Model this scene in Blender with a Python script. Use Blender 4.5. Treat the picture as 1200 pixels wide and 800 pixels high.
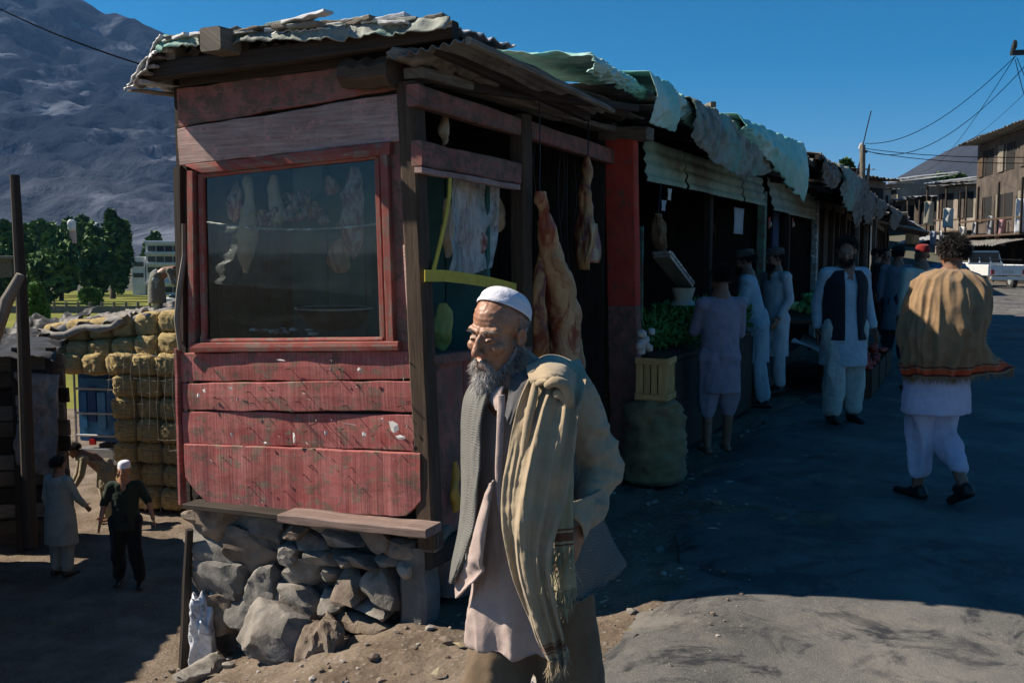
import bpy, math, random
import numpy as np
from mathutils import Vector, Matrix, Euler
R = math.radians
sc = bpy.context.scene
for o in list(bpy.data.objects): bpy.data.objects.remove(o)

# ---------------------------------------------------------------- camera
PITCH = math.atan(105/1167.0); CAMZ = 1.65
cam = bpy.data.objects.new('camera', bpy.data.cameras.new('camera'))
cam.data.lens = 35; cam.data.sensor_width = 36; cam.data.clip_end = 40000; cam.data.clip_start = .05
cam.location = (0, 0, CAMZ); cam.rotation_euler = (math.pi/2-PITCH, 0, 0)
sc.collection.objects.link(cam); sc.camera = cam

# street frame: s runs along the row of stalls, t across the street to the right
D = Vector((.4202, .9074, 0)); N = Vector((.9074, -.4202, 0)); C0 = Vector((-.48, 4.9, 0))
def W(s, t, z=0): return C0+D*s+N*t+Vector((0, 0, z))

# ---------------------------------------------------------------- sun and sky
LD = (D*.325+N*1.15+Vector((0, 0, -1))).normalized()          # direction the light travels
SUN_EL = math.asin(-LD.z)
sun = bpy.data.objects.new('sun', bpy.data.lights.new('sun', 'SUN'))
sun.data.energy = 4.95; sun.data.angle = R(.55); sun.data.color = (1, .90, .76)
sun.rotation_euler = LD.to_track_quat('-Z', 'Y').to_euler(); sc.collection.objects.link(sun)
world = bpy.data.worlds.new('World'); sc.world = world; world.use_nodes = True
nt = world.node_tree; bgn = nt.nodes['Background']
sky = nt.nodes.new('ShaderNodeTexSky'); sky.sky_type = 'NISHITA'; sky.sun_disc = False
sky.sun_elevation = SUN_EL; sky.sun_rotation = math.atan2(-LD.x, -LD.y)
sky.altitude = 2200; sky.air_density = 1.0; sky.dust_density = .25; sky.ozone_density = 3.0
hs = nt.nodes.new('ShaderNodeHueSaturation'); hs.inputs['Saturation'].default_value = 1.55; hs.inputs['Hue'].default_value = .490; nt.links.new(sky.outputs[0], hs.inputs['Color'])
nt.links.new(hs.outputs[0], bgn.inputs[0]); bgn.inputs[1].default_value = .05
sc.view_settings.view_transform = 'Standard'; sc.view_settings.look = 'None'
sc.view_settings.exposure = .9; sc.view_settings.gamma = 1
sc.render.engine = 'CYCLES'
sc.cycles.max_bounces = 8; sc.cycles.transparent_max_bounces = 12

# ---------------------------------------------------------------- rays through the photograph, used to place real points at a chosen distance
def ray(px, py):
    u = (px-600)/1167.0; v = (400-py)/1167.0
    return Vector((u, math.cos(PITCH)+v*math.sin(PITCH), -math.sin(PITCH)+v*math.cos(PITCH)))
CP = Vector((0, 0, CAMZ))
def atY(px, py, Y): r = ray(px, py); return CP+r*(Y/r.y)
def atZ(px, py, z): r = ray(px, py); return CP+r*((z-CAMZ)/r.z)
def atS(px, py, s): r = ray(px, py); return CP+r*((s-(CP-C0).dot(D))/r.dot(D))
def atT(px, py, t): r = ray(px, py); return CP+r*((t-(CP-C0).dot(N))/r.dot(N))
def ST(p): q = p-C0; return q.dot(D), q.dot(N), p.z

# ---------------------------------------------------------------- numpy noise
_rs = np.random.RandomState(7); _G = _rs.normal(size=(256, 3)); _G /= np.linalg.norm(_G, axis=1)[:, None]; _PM = _rs.permutation(256)
def pn(P):
    P = np.asarray(P, float); I = np.floor(P).astype(int); F = P-I; U = F*F*F*(F*(F*6-15)+10)
    out = 0
    for dx in (0, 1):
        for dy in (0, 1):
            for dz in (0, 1):
                h = _PM[(_PM[(_PM[(I[:, 0]+dx) & 255]+I[:, 1]+dy) & 255]+I[:, 2]+dz) & 255]
                g = _G[h]; d = F-np.array([dx, dy, dz])
                w = (U[:, 0] if dx else 1-U[:, 0])*(U[:, 1] if dy else 1-U[:, 1])*(U[:, 2] if dz else 1-U[:, 2])
                out = out+w*(g*d).sum(1)
    return out*1.6
def fbm(P, o=4, g=.5):
    P = np.asarray(P, float); a = 1; r = 0
    for i in range(o): r = r+a*pn(P*2**i+i*17.3); a *= g
    return r
def sm(a, b, x): x = np.clip((np.asarray(x, float)-a)/(b-a), 0, 1); return x*x*(3-2*x)

# ---------------------------------------------------------------- objects
ORG = {}
def tag(o, label=None, cat=None, group=None, kind=None):
    if label: o['label'] = label
    if cat: o['category'] = cat
    if group: o['group'] = group
    if kind: o['kind'] = kind
    return o
def thing(name, label, cat, loc=(0, 0, 0), group=None, rotz=0):
    o = bpy.data.objects.new(name, None); o.empty_display_size = .1; sc.collection.objects.link(o)
    o.location = loc; o.rotation_euler = (0, 0, rotz); ORG[o.name] = Vector(loc) if not rotz else None
    return tag(o, label, cat, group)
class MB:
    def __init__(s): s.v = []; s.f = []; s.uv = []; s.n = 0
    def add(s, v, f, uv=None):
        v = [tuple(p) for p in v]; s.v += v
        s.uv += list(uv) if uv is not None else [(p[0]+p[1], p[2]) for p in v]
        s.f += [tuple(i+s.n for i in q) for q in f]; s.n += len(v); return s
    def build(s, name, mat, parent=None, smooth=False, label=None, cat=None, group=None, kind=None, local=False, ang=None):
        org = Vector((0, 0, 0))
        if parent is not None and not local: org = ORG.get(parent.name) or Vector((0, 0, 0))
        me = bpy.data.meshes.new(name)
        loc = Vector((0, 0, 0)); vv = np.array(s.v, float).reshape(-1, 3)
        if parent is None and not local and kind != 'structure':
            loc = Vector(((vv[:, 0].min()+vv[:, 0].max())/2, (vv[:, 1].min()+vv[:, 1].max())/2, vv[:, 2].min())); org = loc
        vv = vv-np.array(org)
        me.from_pydata(vv.tolist(), [], s.f); me.validate()
        uvl = me.uv_layers.new(name='UVMap'); li = np.zeros(len(me.loops), int); me.loops.foreach_get('vertex_index', li)
        uvl.data.foreach_set('uv', np.array(s.uv, float)[li].ravel())
        me.materials.append(mat)
        if smooth: me.polygons.foreach_set('use_smooth', [True]*len(me.polygons))
        if smooth and ang: me.set_sharp_from_angle(angle=R(ang))
        o = bpy.data.objects.new(name, me); sc.collection.objects.link(o); o.location = loc
        if parent is not None: o.parent = parent; ORG[o.name] = org if not local else Vector((0, 0, 0))
        else: ORG[o.name] = loc
        return tag(o, label, cat, group, kind)
def build(name, mat, parent, vf, **k): m = MB(); m.add(*vf); return m.build(name, mat, parent, **k)

def rot_of(a, up):
    a = Vector(a).normalized(); up = Vector(up); v = (up-a*up.dot(a)).normalized(); return a, a.cross(v).normalized(), v
_ru = random.Random(3)
def beam(p0, p1, w, h, up=(0, 0, 1), n=1, jit=0., c=None, wf=None, sag=0., end=0., seed=None, off=None):
    """chamfered plank/beam from p0 to p1. w = size along 'up', h = thickness. wf(u)->(lo,hi) multipliers along up."""
    rr = random.Random(seed if seed is not None else _ru.random())
    p0 = Vector(p0); p1 = Vector(p1); a, side, v = rot_of(p1-p0, up); L = (p1-p0).length
    if c is None: c = min(w, h)*.12
    V = []; F = []; UV = []; uo = rr.random()*50; vo = rr.random()*50
    for i in range(n+1):
        u = i/n; ctr = p0.lerp(p1, u)+Vector((0, 0, -sag*4*u*(1-u)))
        lo, hi = (-w/2, w/2) if wf is None else tuple(x*w for x in wf(u))
        lo += rr.uniform(-jit, jit); hi += rr.uniform(-jit, jit); hh = h/2+rr.uniform(-jit, jit)*.3
        so = rr.uniform(-jit, jit)*.4 if h > w*.5 else 0
        if off: ctr = ctr+off(u)
        for (y, z) in ((lo, -hh+c), (lo+c, -hh), (hi-c, -hh), (hi, -hh+c), (hi, hh-c), (hi-c, hh), (lo+c, hh), (lo, hh-c)):
            e = (rr.uniform(-end, end) if i in (0, n) else 0)
            V.append(ctr+v*y+side*(z+so)+a*e); UV.append((uo+u*L, vo+y+z*.7))
    for i in range(n):
        for k in range(8):
            F.append((i*8+k, (i+1)*8+k, (i+1)*8+(k+1) % 8, i*8+(k+1) % 8))
    F.append(tuple(range(8))); F.append(tuple(n*8+k for k in reversed(range(8))))
    return V, F, UV
def box(lo, hi, c=.004):
    """box in street coordinates lo=(s,t,z) hi=(s,t,z)"""
    m = [(a+b)/2 for a, b in zip(lo, hi)]
    return beam(W(m[0], lo[1], m[2]), W(m[0], hi[1], m[2]), hi[2]-lo[2], hi[0]-lo[0], c=c)
def tube(pts, r, n=8, caps=True):
    pts = [Vector(p) for p in pts]; rs = r if isinstance(r, (list, tuple)) else [r]*len(pts)
    V = []; F = []; UV = []; L = 0; pv = None
    for i, p in enumerate(pts):
        a = (pts[min(i+1, len(pts)-1)]-pts[max(i-1, 0)]).normalized()
        if pv is None: pv = Vector((0, 0, 1)) if abs(a.z) < .9 else Vector((1, 0, 0))
        pv = (pv-a*pv.dot(a)).normalized(); q = a.cross(pv)
        if i: L += (p-pts[i-1]).length
        for k in range(n):
            t = 2*math.pi*k/n; V.append(p+(pv*math.cos(t)+q*math.sin(t))*rs[i]); UV.append((L, k/n*rs[0]*6))
    for i in range(len(pts)-1):
        for k in range(n): F.append((i*n+k, i*n+(k+1) % n, (i+1)*n+(k+1) % n, (i+1)*n+k))
    if caps: F.append(tuple(reversed(range(n)))); F.append(tuple((len(pts)-1)*n+k for k in range(n)))
    return V, F, UV
def wire(a, b, sag, r=.006, n=14, k=4):
    a = Vector(a); b = Vector(b); return tube([a.lerp(b, i/n)-Vector((0, 0, sag*4*(i/n)*(1-i/n))) for i in range(n+1)], r, k)
def grid(fn, nu, nv, closed=False):
    V = []; F = []; UV = []
    for j in range(nv+1):
        for i in range(nu+1):
            V.append(Vector(fn(i/nu, j/nv))); UV.append((i/nu, j/nv))
    for j in range(nv):
        for i in range(nu):
            a = j*(nu+1)+i; F.append((a, a+1, a+nu+2, a+nu+1))
    return V, F, UV
def solid(vf, th, dirv=None):
    """give a sheet thickness"""
    V, F, UV = vf; V = [Vector(v) for v in V]; nn = [Vector((0, 0, 0)) for _ in V]; cnt = {}
    for f in F:
        no = (V[f[1]]-V[f[0]]).cross(V[f[2]]-V[f[0]])
        for i in f: nn[i] += no
        for i in range(len(f)):
            e = (f[i], f[(i+1) % len(f)]); cnt[e] = cnt.get(e, 0)+1
    n = len(V); V2 = V+[v-(k.normalized() if k.length > 1e-12 else Vector((0, 0, 1)))*th for v, k in zip(V, nn)]
    F2 = list(F)+[tuple(i+n for i in reversed(f)) for f in F]
    for (a, b) in cnt:
        if (b, a) not in cnt: F2.append((b, a, a+n, b+n))
    return V2, F2, list(UV)+list(UV)
import bmesh
def _ico(sub):
    bm = bmesh.new(); bmesh.ops.create_icosphere(bm, subdivisions=sub, radius=1)
    v = np.array([p.co for p in bm.verts]); f = [tuple(q.index for q in x.verts) for x in bm.faces]; bm.free(); return v, f
ICO = {k: _ico(k) for k in (1, 2, 3, 4)}
def rock(c, size, seed=0, sub=3, rot=0, cuts=9, rough=.06, amp=.62, ex=5):
    r = np.random.RandomState(seed); v, f = ICO[sub]; v = v.copy(); v = v/((np.abs(v)**ex).sum(1)**(1/ex))[:, None]
    for _ in range(cuts):
        n = r.normal(size=3); n /= np.linalg.norm(n); d = r.uniform(amp, .98)*1.06; k = v@n
        m = k > d; v[m] -= n*(k[m]-d)[:, None]*.92
    v += v*(fbm(v*2.2+seed*3.1, 3)*rough)[:, None]
    v = v*np.array(size)/2; cr, sr = math.cos(rot), math.sin(rot)
    v = v@np.array([[cr, sr, 0], [-sr, cr, 0], [0, 0, 1]])+np.array(c)
    return v.tolist(), f, (v[:, :2]*1.0).tolist()

# ---------------------------------------------------------------- materials
def newmat(name):
    m = bpy.data.materials.new(name); m.use_nodes = True; return m, m.node_tree, m.node_tree.nodes['Principled BSDF']
def nd(t, ty, **k):
    n = t.nodes.new(ty)
    for a, b in k.items():
        if hasattr(n, a): setattr(n, a, b)
        else: n.inputs[a].default_value = b
    return n
def ramp(t, fac, stops):
    r = t.nodes.new('ShaderNodeValToRGB'); e = r.color_ramp.elements
    while len(e) > 2: e.remove(e[0])
    for i, (p, c) in enumerate(stops):
        x = e[i] if i < 2 else e.new(p); x.position = p; x.color = (*c, 1) if len(c) == 3 else c
    t.links.new(fac, r.inputs[0]); return r.outputs[0]
def coords(t, kind='Object', scale=(1, 1, 1), rot=(0, 0, 0)):
    tc = t.nodes.new('ShaderNodeTexCoord'); mp = t.nodes.new('ShaderNodeMapping')
    mp.inputs['Scale'].default_value = scale; mp.inputs['Rotation'].default_value = rot
    t.links.new(tc.outputs[kind], mp.inputs[0]); return mp.outputs[0]
def noise(t, vec, s, det=5, rough=.6, dist=0):
    n = nd(t, 'ShaderNodeTexNoise'); n.inputs['Scale'].default_value = s; n.inputs['Detail'].default_value = det
    n.inputs['Roughness'].default_value = rough; n.inputs['Distortion'].default_value = dist; t.links.new(vec, n.inputs['Vector']); return n.outputs[0]
def mixc(t, fac, a, b, mode='MIX'):
    m = t.nodes.new('ShaderNodeMix'); m.data_type = 'RGBA'; m.blend_type = mode
    for s, x in ((0, fac), (6, a), (7, b)):
        if isinstance(x, (int, float)): m.inputs[s].default_value = x
        elif isinstance(x, tuple): m.inputs[s].default_value = (*x, 1)
        else: t.links.new(x, m.inputs[s])
    return m.outputs[2]
def bump(t, b, h, strength, dist=.01):
    n = t.nodes.new('ShaderNodeBump'); n.inputs['Strength'].default_value = strength; n.inputs['Distance'].default_value = dist
    t.links.new(h, n.inputs['Height'])
    if b.inputs['Normal'].is_linked: t.links.new(b.inputs['Normal'].links[0].from_socket, n.inputs['Normal'])
    t.links.new(n.outputs[0], b.inputs['Normal'])
def mat_rough(name, c1, c2, s=4, rough=.85, bs=.4, bd=.01, s2=None, c3=None, kind='Object', scale=(1, 1, 1), spec=.3, det=6, cut=(.35, .65)):
    m, t, b = newmat(name); v = coords(t, kind, scale)
    n = noise(t, v, s, det); col = ramp(t, n, [(cut[0], c1), (cut[1], c2)])
    if c3: n3 = noise(t, v, s*.35, 4); col = mixc(t, ramp(t, n3, [(.5, (0, 0, 0)), (.62, (1, 1, 1))]), col, c3)
    t.links.new(col, b.inputs['Base Color']); b.inputs['Roughness'].default_value = rough; b.inputs['Specular IOR Level'].default_value = spec
    if bs: bump(t, b, noise(t, v, s2 or s*4, 8, .65), bs, bd)
    return m
def mat_wood(name, dark, light, rough=.8, bs=.5, paint=None, cover=.6, pvar=None, lap=False):
    """grain along UV u. paint: colour laid over the wood, cover = share painted"""
    m, t, b = newmat(name); v = coords(t, 'UV', (3, 8, 1) if lap else (1.6, 34, 1)); v2 = coords(t, 'UV', (1, 1, 1))
    g = noise(t, v, 2.0, 7, .65, .6); col = ramp(t, g, [(.3, dark), (.68, light)]); big = noise(t, v2, 2.3, 4)
    col = mixc(t, ramp(t, big, [(.35, (0, 0, 0)), (.75, (.5, .5, .5))]), col, tuple(x*.55 for x in dark))
    b.inputs['Roughness'].default_value = rough; b.inputs['Specular IOR Level'].default_value = .25
    if paint:
        pv = pvar or tuple(min(1, x*1.5+.02) for x in paint)
        pc = mixc(t, ramp(t, noise(t, v2, 5, 6, .7), [(.3, (0, 0, 0)), (.7, (1, 1, 1))]), paint, pv)
        dr = noise(t, v2, 11, 8, .75); add = nd(t, 'ShaderNodeMath', operation='ADD'); t.links.new(dr, add.inputs[0])
        sc_ = nd(t, 'ShaderNodeMath', operation='MULTIPLY'); t.links.new(g, sc_.inputs[0]); sc_.inputs[1].default_value = .45; t.links.new(sc_.outputs[0], add.inputs[1])
        th = .40+.62*cover*.72
        mask = ramp(t, add.outputs[0], [(th-.02, (0, 0, 0)), (th+.035, (1, 1, 1))])
        col = mixc(t, mask, pc, col)
    if lap:
        vv = coords(t, 'UV', (60, 1.2, 1)); lp = noise(t, vv, 1.6, 3, .5, .3)
        col = mixc(t, ramp(t, lp, [(.40, (.5, .5, .5)), (.62, (0, 0, 0))]), col, tuple(x*.6 for x in (paint or dark))); bump(t, b, lp, .35, .004)
    dirt = noise(t, v2, 3.1, 8, .7); col = mixc(t, ramp(t, dirt, [(.52, (0, 0, 0)), (.8, (.7, .7, .7))]), col, (.045, .032, .024))
    t.links.new(col, b.inputs['Base Color']); bump(t, b, g, bs, .004); return m
def mat_cloth(name, c1, c2=None, weave=900, rough=.95, bs=.25, stripes=None, kind='Object', fuzz=.3):
    m, t, b = newmat(name); v = coords(t, kind); c2 = c2 or tuple(x*.75 for x in c1)
    col = mixc(t, ramp(t, noise(t, v, 9, 6, .7), [(.35, (0, 0, 0)), (.65, (1, 1, 1))]), c1, c2)
    if stripes:   # list of (v0, v1, colour) along UV v
        tc = t.nodes.new('ShaderNodeTexCoord'); sp = t.nodes.new('ShaderNodeSeparateXYZ'); t.links.new(tc.outputs['UV'], sp.inputs[0])
        for a, bb, cc in stripes:
            x = ramp(t, sp.outputs[1], [(0, (0, 0, 0)), (max(a-.002, 0), (0, 0, 0)), (a, (1, 1, 1)), (bb, (1, 1, 1)), (min(bb+.002, 1), (0, 0, 0))]); col = mixc(t, x, col, cc)
    t.links.new(col, b.inputs['Base Color']); b.inputs['Roughness'].default_value = rough
    b.inputs['Specular IOR Level'].default_value = .15; b.inputs['Sheen Weight'].default_value = fuzz*.4; b.inputs['Sheen Roughness'].default_value = .5
    bump(t, b, noise(t, v, weave*.2, 3, .6), bs, .002); bump(t, b, noise(t, v, 22, 4, .6), .3, .01)
    return m
def mat_plain(name, c, rough=.6, metal=0, spec=.4, **k):
    m, t, b = newmat(name); b.inputs['Base Color'].default_value = (*c, 1); b.inputs['Roughness'].default_value = rough
    b.inputs['Metallic'].default_value = metal; b.inputs['Specular IOR Level'].default_value = spec
    v = coords(t); b.inputs['Base Color'].default_value = (*c, 1)
    col = mixc(t, ramp(t, noise(t, v, 14, 5, .7), [(.35, (0, 0, 0)), (.7, (1, 1, 1))]), c, tuple(x*.72 for x in c)); t.links.new(col, b.inputs['Base Color'])
    return m
def mat_film(name, c, alpha=.35, rough=.25, bs=.6, sc_=9, spec=.6):
    """thin clear or tinted plastic film / dirty glass"""
    m, t, b = newmat(name); b.inputs['Base Color'].default_value = (*c, 1); b.inputs['Roughness'].default_value = rough; b.inputs['Specular IOR Level'].default_value = spec
    v = coords(t, 'Object', (1, 1, .5)); n = noise(t, v, sc_, 7, .7, 1.2)
    a = ramp(t, n, [(.35, (alpha*.45,)*3), (.72, (min(1, alpha*1.7),)*3)]); t.links.new(a, b.inputs['Alpha']); bump(t, b, n, bs, .02); return m
def mat_glass(name, dirt=.12, tint=(.30, .42, .40)):
    m, t, b = newmat(name); t.nodes.remove(b); out = t.nodes['Material Output']
    tr = nd(t, 'ShaderNodeBsdfTransparent'); tr.inputs[0].default_value = (.84, .93, .91, 1)
    gl = nd(t, 'ShaderNodeBsdfGlossy'); gl.inputs['Roughness'].default_value = .03; gl.inputs['Color'].default_value = (1, 1, 1, 1)
    df = nd(t, 'ShaderNodeBsdfDiffuse'); df.inputs[0].default_value = (*tint, 1)
    fr = nd(t, 'ShaderNodeFresnel'); fr.inputs[0].default_value = 1.5
    mx = t.nodes.new('ShaderNodeMixShader'); t.links.new(fr.outputs[0], mx.inputs[0]); t.links.new(tr.outputs[0], mx.inputs[1]); t.links.new(gl.outputs[0], mx.inputs[2])
    m2 = t.nodes.new('ShaderNodeMixShader'); v = coords(t, 'Object', (1, 1, 1), (.1, .5, 0)); v_ = coords(t, 'Object', (.6, .6, 3.5), (.05, .35, 0))
    n = noise(t, v, 7, 9, .75, 1.5); n2 = noise(t, v_, 3, 8, .7, 1.0)
    a = ramp(t, n, [(.42, (dirt*.15,)*3), (.75, (dirt*1.8,)*3)]); a2 = ramp(t, n2, [(.5, (0, 0, 0)), (.75, (dirt*2.2,)*3)])
    s_ = mixc(t, 1.0, a, a2, 'ADD'); t.links.new(s_, m2.inputs[0]); t.links.new(mx.outputs[0], m2.inputs[1]); t.links.new(df.outputs[0], m2.inputs[2])
    t.links.new(m2.outputs[0], out.inputs[0]); return m
# ================================================================ SETTING
def ground_z(s, t):
    s = np.asarray(s, float); t = np.asarray(t, float)
    z = -.20*(1-sm(0, 1.7, t))                                   # verge dips from the road to the foot of the wall
    z = z*(1-sm(.2, 1.6, s)*.9)
    lo = -.34*np.clip(-t, 0, 1.65); z = z+lo*(1-sm(.5, 1.5, s))
    z = z-(np.clip(-t-1.62, 0, None)*2.6)
    z = np.maximum(z, -2.8)
    return z
def bumps(x, y, z, a=1.):
    P = np.stack([x, y, z*0], -1); return a*(fbm(P*1.1, 4)*.045+fbm(P*5, 3)*.026+fbm(P*17, 2)*.009)
def hf(name, ss, tt, zfn, mat, kind='structure', smooth=True):
    S, T = np.meshgrid(ss, tt, indexing='ij'); s = S.ravel(); t = T.ravel()
    x = C0.x+D.x*s+N.x*t; y = C0.y+D.y*s+N.y*t; z = zfn(s, t, x, y)
    V = np.stack([x, y, z], -1).tolist(); n = len(tt); F = []
    for i in range(len(ss)-1):
        for j in range(n-1): a = i*n+j; F.append((a, a+n, a+n+1, a+1))
    m = MB(); m.add(V, F, np.stack([s, t], -1).tolist()); return m.build(name, mat, None, smooth=smooth, kind=kind)
def ground_mat():
    m, t, b = newmat('dirt'); v = coords(t)
    n = noise(t, v, 1.7, 8, .7); c = ramp(t, n, [(.3, (.105, .075, .052)), (.5, (.17, .13, .095)), (.7, (.25, .20, .155))])
    peb = nd(t, 'ShaderNodeTexVoronoi'); peb.inputs['Scale'].default_value = 26; t.links.new(v, peb.inputs[0])
    c = mixc(t, ramp(t, peb.outputs[0], [(.12, (.8, .8, .8)), (.3, (0, 0, 0))]), c, (.27, .235, .20))
    straw = noise(t, coords(t, 'Object', (9, 60, 9), (0, 0, .7)), 1, 4, .6, 3); c = mixc(t, ramp(t, straw, [(.66, (0, 0, 0)), (.74, (.8, .8, .8))]), c, (.34, .27, .15))
    t.links.new(c, b.inputs['Base Color']); b.inputs['Roughness'].default_value = .95; b.inputs['Specular IOR Level'].default_value = .15
    bump(t, b, noise(t, v, 20, 9, .72), .9, .03); bump(t, b, peb.outputs[0], .5, -.012); return m
M_dirt = ground_mat()
def asphalt_mat():
    m, t, b = newmat('asphalt'); v = coords(t)
    n = noise(t, v, .9, 7, .65); c = ramp(t, n, [(.32, (.050, .048, .046)), (.52, (.10, .095, .088)), (.72, (.165, .155, .14))])
    g = noise(t, v, 150, 2, .6); c = mixc(t, ramp(t, g, [(.56, (0, 0, 0)), (.68, (.75, .75, .75))]), c, (.22, .205, .185))
    stn = noise(t, v, 2.6, 6, .75, 1.2); c = mixc(t, ramp(t, stn, [(.50, (0, 0, 0)), (.60, (.9, .9, .9))]), c, (.026, .026, .028))
    du = noise(t, v, 1.3, 6, .6, .5); c = mixc(t, ramp(t, du, [(.50, (0, 0, 0)), (.66, (.55, .55, .55))]), c, (.22, .20, .17))
    t.links.new(c, b.inputs['Base Color']); r = ramp(t, stn, [(.5, (.85,)*3), (.66, (.42,)*3)]); t.links.new(r, b.inputs['Roughness'])
    b.inputs['Specular IOR Level'].default_value = .35
    bump(t, b, noise(t, v, 120, 3, .7), .55, .006); bump(t, b, noise(t, v, 9, 5), .4, .02); return m
M_asph = asphalt_mat()
ss = np.unique(np.r_[np.linspace(-30, -6, 20), np.linspace(-6, -2, 40), np.linspace(-2, 3, 130), np.linspace(3, 14, 90), np.linspace(14, 40, 60), np.linspace(40, 120, 16)])
tt = np.unique(np.r_[np.linspace(-60, -14, 24), np.linspace(-14, -3, 90), np.linspace(-3, 2.2, 140), np.linspace(2.2, 12, 20), np.linspace(12, 40, 12)])
hf('ground', ss, tt, lambda s, t, x, y: ground_z(s, t)+bumps(x, y, x, np.where(t > 2.3, .1, 1.))-.004-.05*sm(1.6, 2.3, t)-9*sm(28.5, 31, y)*(1-sm(-9, -6, t)), M_dirt)
def road_edge(s): return 1.12-.45*sm(.5, 3, s)+pn(np.stack([s*.9, s*0, s*0], -1))*.14+pn(np.stack([s*4.1, s*0, s*0+5], -1))*.05
rs = np.unique(np.r_[np.linspace(-30, -6, 20), np.linspace(-6, 14, 260), np.linspace(14, 110, 90)])
rw = np.unique(np.r_[np.linspace(0, .6, 12), np.linspace(.6, 13, 60)])
S_, T_ = np.meshgrid(rs, rw, indexing='ij'); s_ = S_.ravel(); t_ = T_.ravel()+road_edge(S_.ravel())
x_ = C0.x+D.x*s_+N.x*t_; y_ = C0.y+D.y*s_+N.y*t_
z_ = np.maximum(ground_z(s_, t_), -.2)*.9+.014+.02*sm(0, .5, T_.ravel())+fbm(np.stack([x_, y_, x_*0], -1)*.7, 3)*.012-.02*(1-sm(0, .12, T_.ravel()))
n_ = len(rw); m = MB(); m.add(np.stack([x_, y_, z_], -1).tolist(), [(i*n_+j, (i+1)*n_+j, (i+1)*n_+j+1, i*n_+j+1) for i in range(len(rs)-1) for j in range(n_-1)], np.stack([s_, t_], -1).tolist())
m.build('road', M_asph, None, smooth=True, kind='structure')
def gz(x, y):
    s, t, _ = ST(Vector((x, y, 0))); return float(ground_z(np.array([s]), np.array([t]))[0])

# valley floor and green field, falling away beyond the yard
M_field = mat_rough('field_grass', (.10, .12, .022), (.21, .20, .04), s=.12, rough=.95, bs=.5, bd=.1, s2=2, c3=(.15, .16, .03), spec=.1)
M_valley = mat_rough('valley_soil', (.06, .065, .05), (.13, .125, .10), s=.01, rough=.95, bs=.1, spec=.05)
def fz(Y): return -2.83 if Y < 30 else float(np.interp(Y, [30, 70, 105, 160, 235, 400, 9000], [-2.86, -3.25, -4.7, -6.5, -8.4, -14, -14]))
ys = list(np.linspace(28, 110, 22))+list(np.linspace(120, 400, 12)); xs = list(np.linspace(-260, 10, 60))
V = [(x, y, fz(y)+float(.0)) for y in ys for x in xs]; k = len(xs)
m = MB(); m.add(V, [(j*k+i, j*k+i+1, (j+1)*k+i+1, (j+1)*k+i) for j in range(len(ys)-1) for i in range(k-1)]); m.build('field', M_field, None, smooth=True, kind='structure')
m = MB(); m.add([(-14000, -6000, -14.3), (14000, -6000, -14.3), (14000, 16000, -14.3), (-14000, 16000, -14.3)], [(0, 1, 2, 3)]); m.build('valley_floor', M_valley, None, kind='structure')

# mountains -------------------------------------------------------
def mountain_mat(name, dark, mid, pale, sc_=1, lo=.52):
    m, t, b = newmat(name); v = coords(t, 'Object', (.004*sc_, .004*sc_, .0022*sc_), (.3, .5, 0)); v2 = coords(t, 'Object', (.004*sc_, .004*sc_, .004*sc_))
    n = noise(t, v2, 1.6, 10, .62); c = ramp(t, n, [(.36, dark), (.66, mid)])
    n2 = noise(t, v, 1.5, 11, .60, .35); c = mixc(t, ramp(t, n2, [(lo, (0, 0, 0)), (lo+.10, (.85, .85, .85))]), c, pale)
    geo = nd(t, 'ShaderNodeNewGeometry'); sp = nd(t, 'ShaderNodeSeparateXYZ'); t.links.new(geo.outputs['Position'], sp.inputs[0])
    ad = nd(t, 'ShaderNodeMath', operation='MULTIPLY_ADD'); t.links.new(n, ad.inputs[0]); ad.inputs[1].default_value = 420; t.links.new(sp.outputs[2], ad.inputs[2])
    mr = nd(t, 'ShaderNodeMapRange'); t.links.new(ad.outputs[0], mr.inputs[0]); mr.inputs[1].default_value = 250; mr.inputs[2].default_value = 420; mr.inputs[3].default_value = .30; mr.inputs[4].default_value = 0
    c = mixc(t, mr.outputs[0], c, pale)  # lower slopes paler: the haze over them is put into the colour
    t.links.new(c, b.inputs['Base Color']); b.inputs['Roughness'].default_value = 1; b.inputs['Specular IOR Level'].default_value = .05
    bump(t, b, n2, .9, 40); return m
M_mtnL = mountain_mat('hazed_mountain_rock', (.004, .009, .020), (.012, .019, .034), (.14, .155, .19), lo=.56)  # navy rock: shade and blue distance are partly in the colour
M_mtnR = mountain_mat('hill_rock', (.026, .029, .036), (.045, .048, .055), (.065, .066, .07), .8, .55)
def mountain(name, Y0, depth, prof, foot, mat, seed, nx=420, ny=150, rough=.10):
    """prof: list of (px, height above the camera in metres at the ridge); front slope runs from Y0-depth up to the ridge at Y0"""
    px = np.linspace(prof[0][0], prof[-1][0], nx); H = np.interp(px, [a for a, b in prof], [b for a, b in prof])
    V = []; vs = np.linspace(0, 1.35, ny)
    for v in vs:
        Yv = Y0-depth*(1-v); x = (px-600)/1167*Y0
        sh = np.where(v <= 1, v**1.15, 1-(v-1)*1.4)
        P = np.stack([x/620, np.full(nx, Yv/620), np.full(nx, seed*1.)], -1)
        rdg = 1-np.abs(fbm(P, 5, .55)); r2 = 1-np.abs(fbm(P*3.3, 4, .55))
        z = foot+(H-foot)*sh*(1+(rdg-.8)*1.15*rough*5*sh*(1.1-min(v, 1)))+(r2-.75)*H*rough*(.35 if v > .95 else .8)*min(1, v*4)
        V += [(a, Yv, float(c)) for a, c in zip(x, z)]
    F = [(j*nx+i, j*nx+i+1, (j+1)*nx+i+1, (j+1)*nx+i) for j in range(ny-1) for i in range(nx-1)]
    m = MB(); m.add(V, F); return m.build(name, mat, None, smooth=True, kind='structure')
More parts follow.
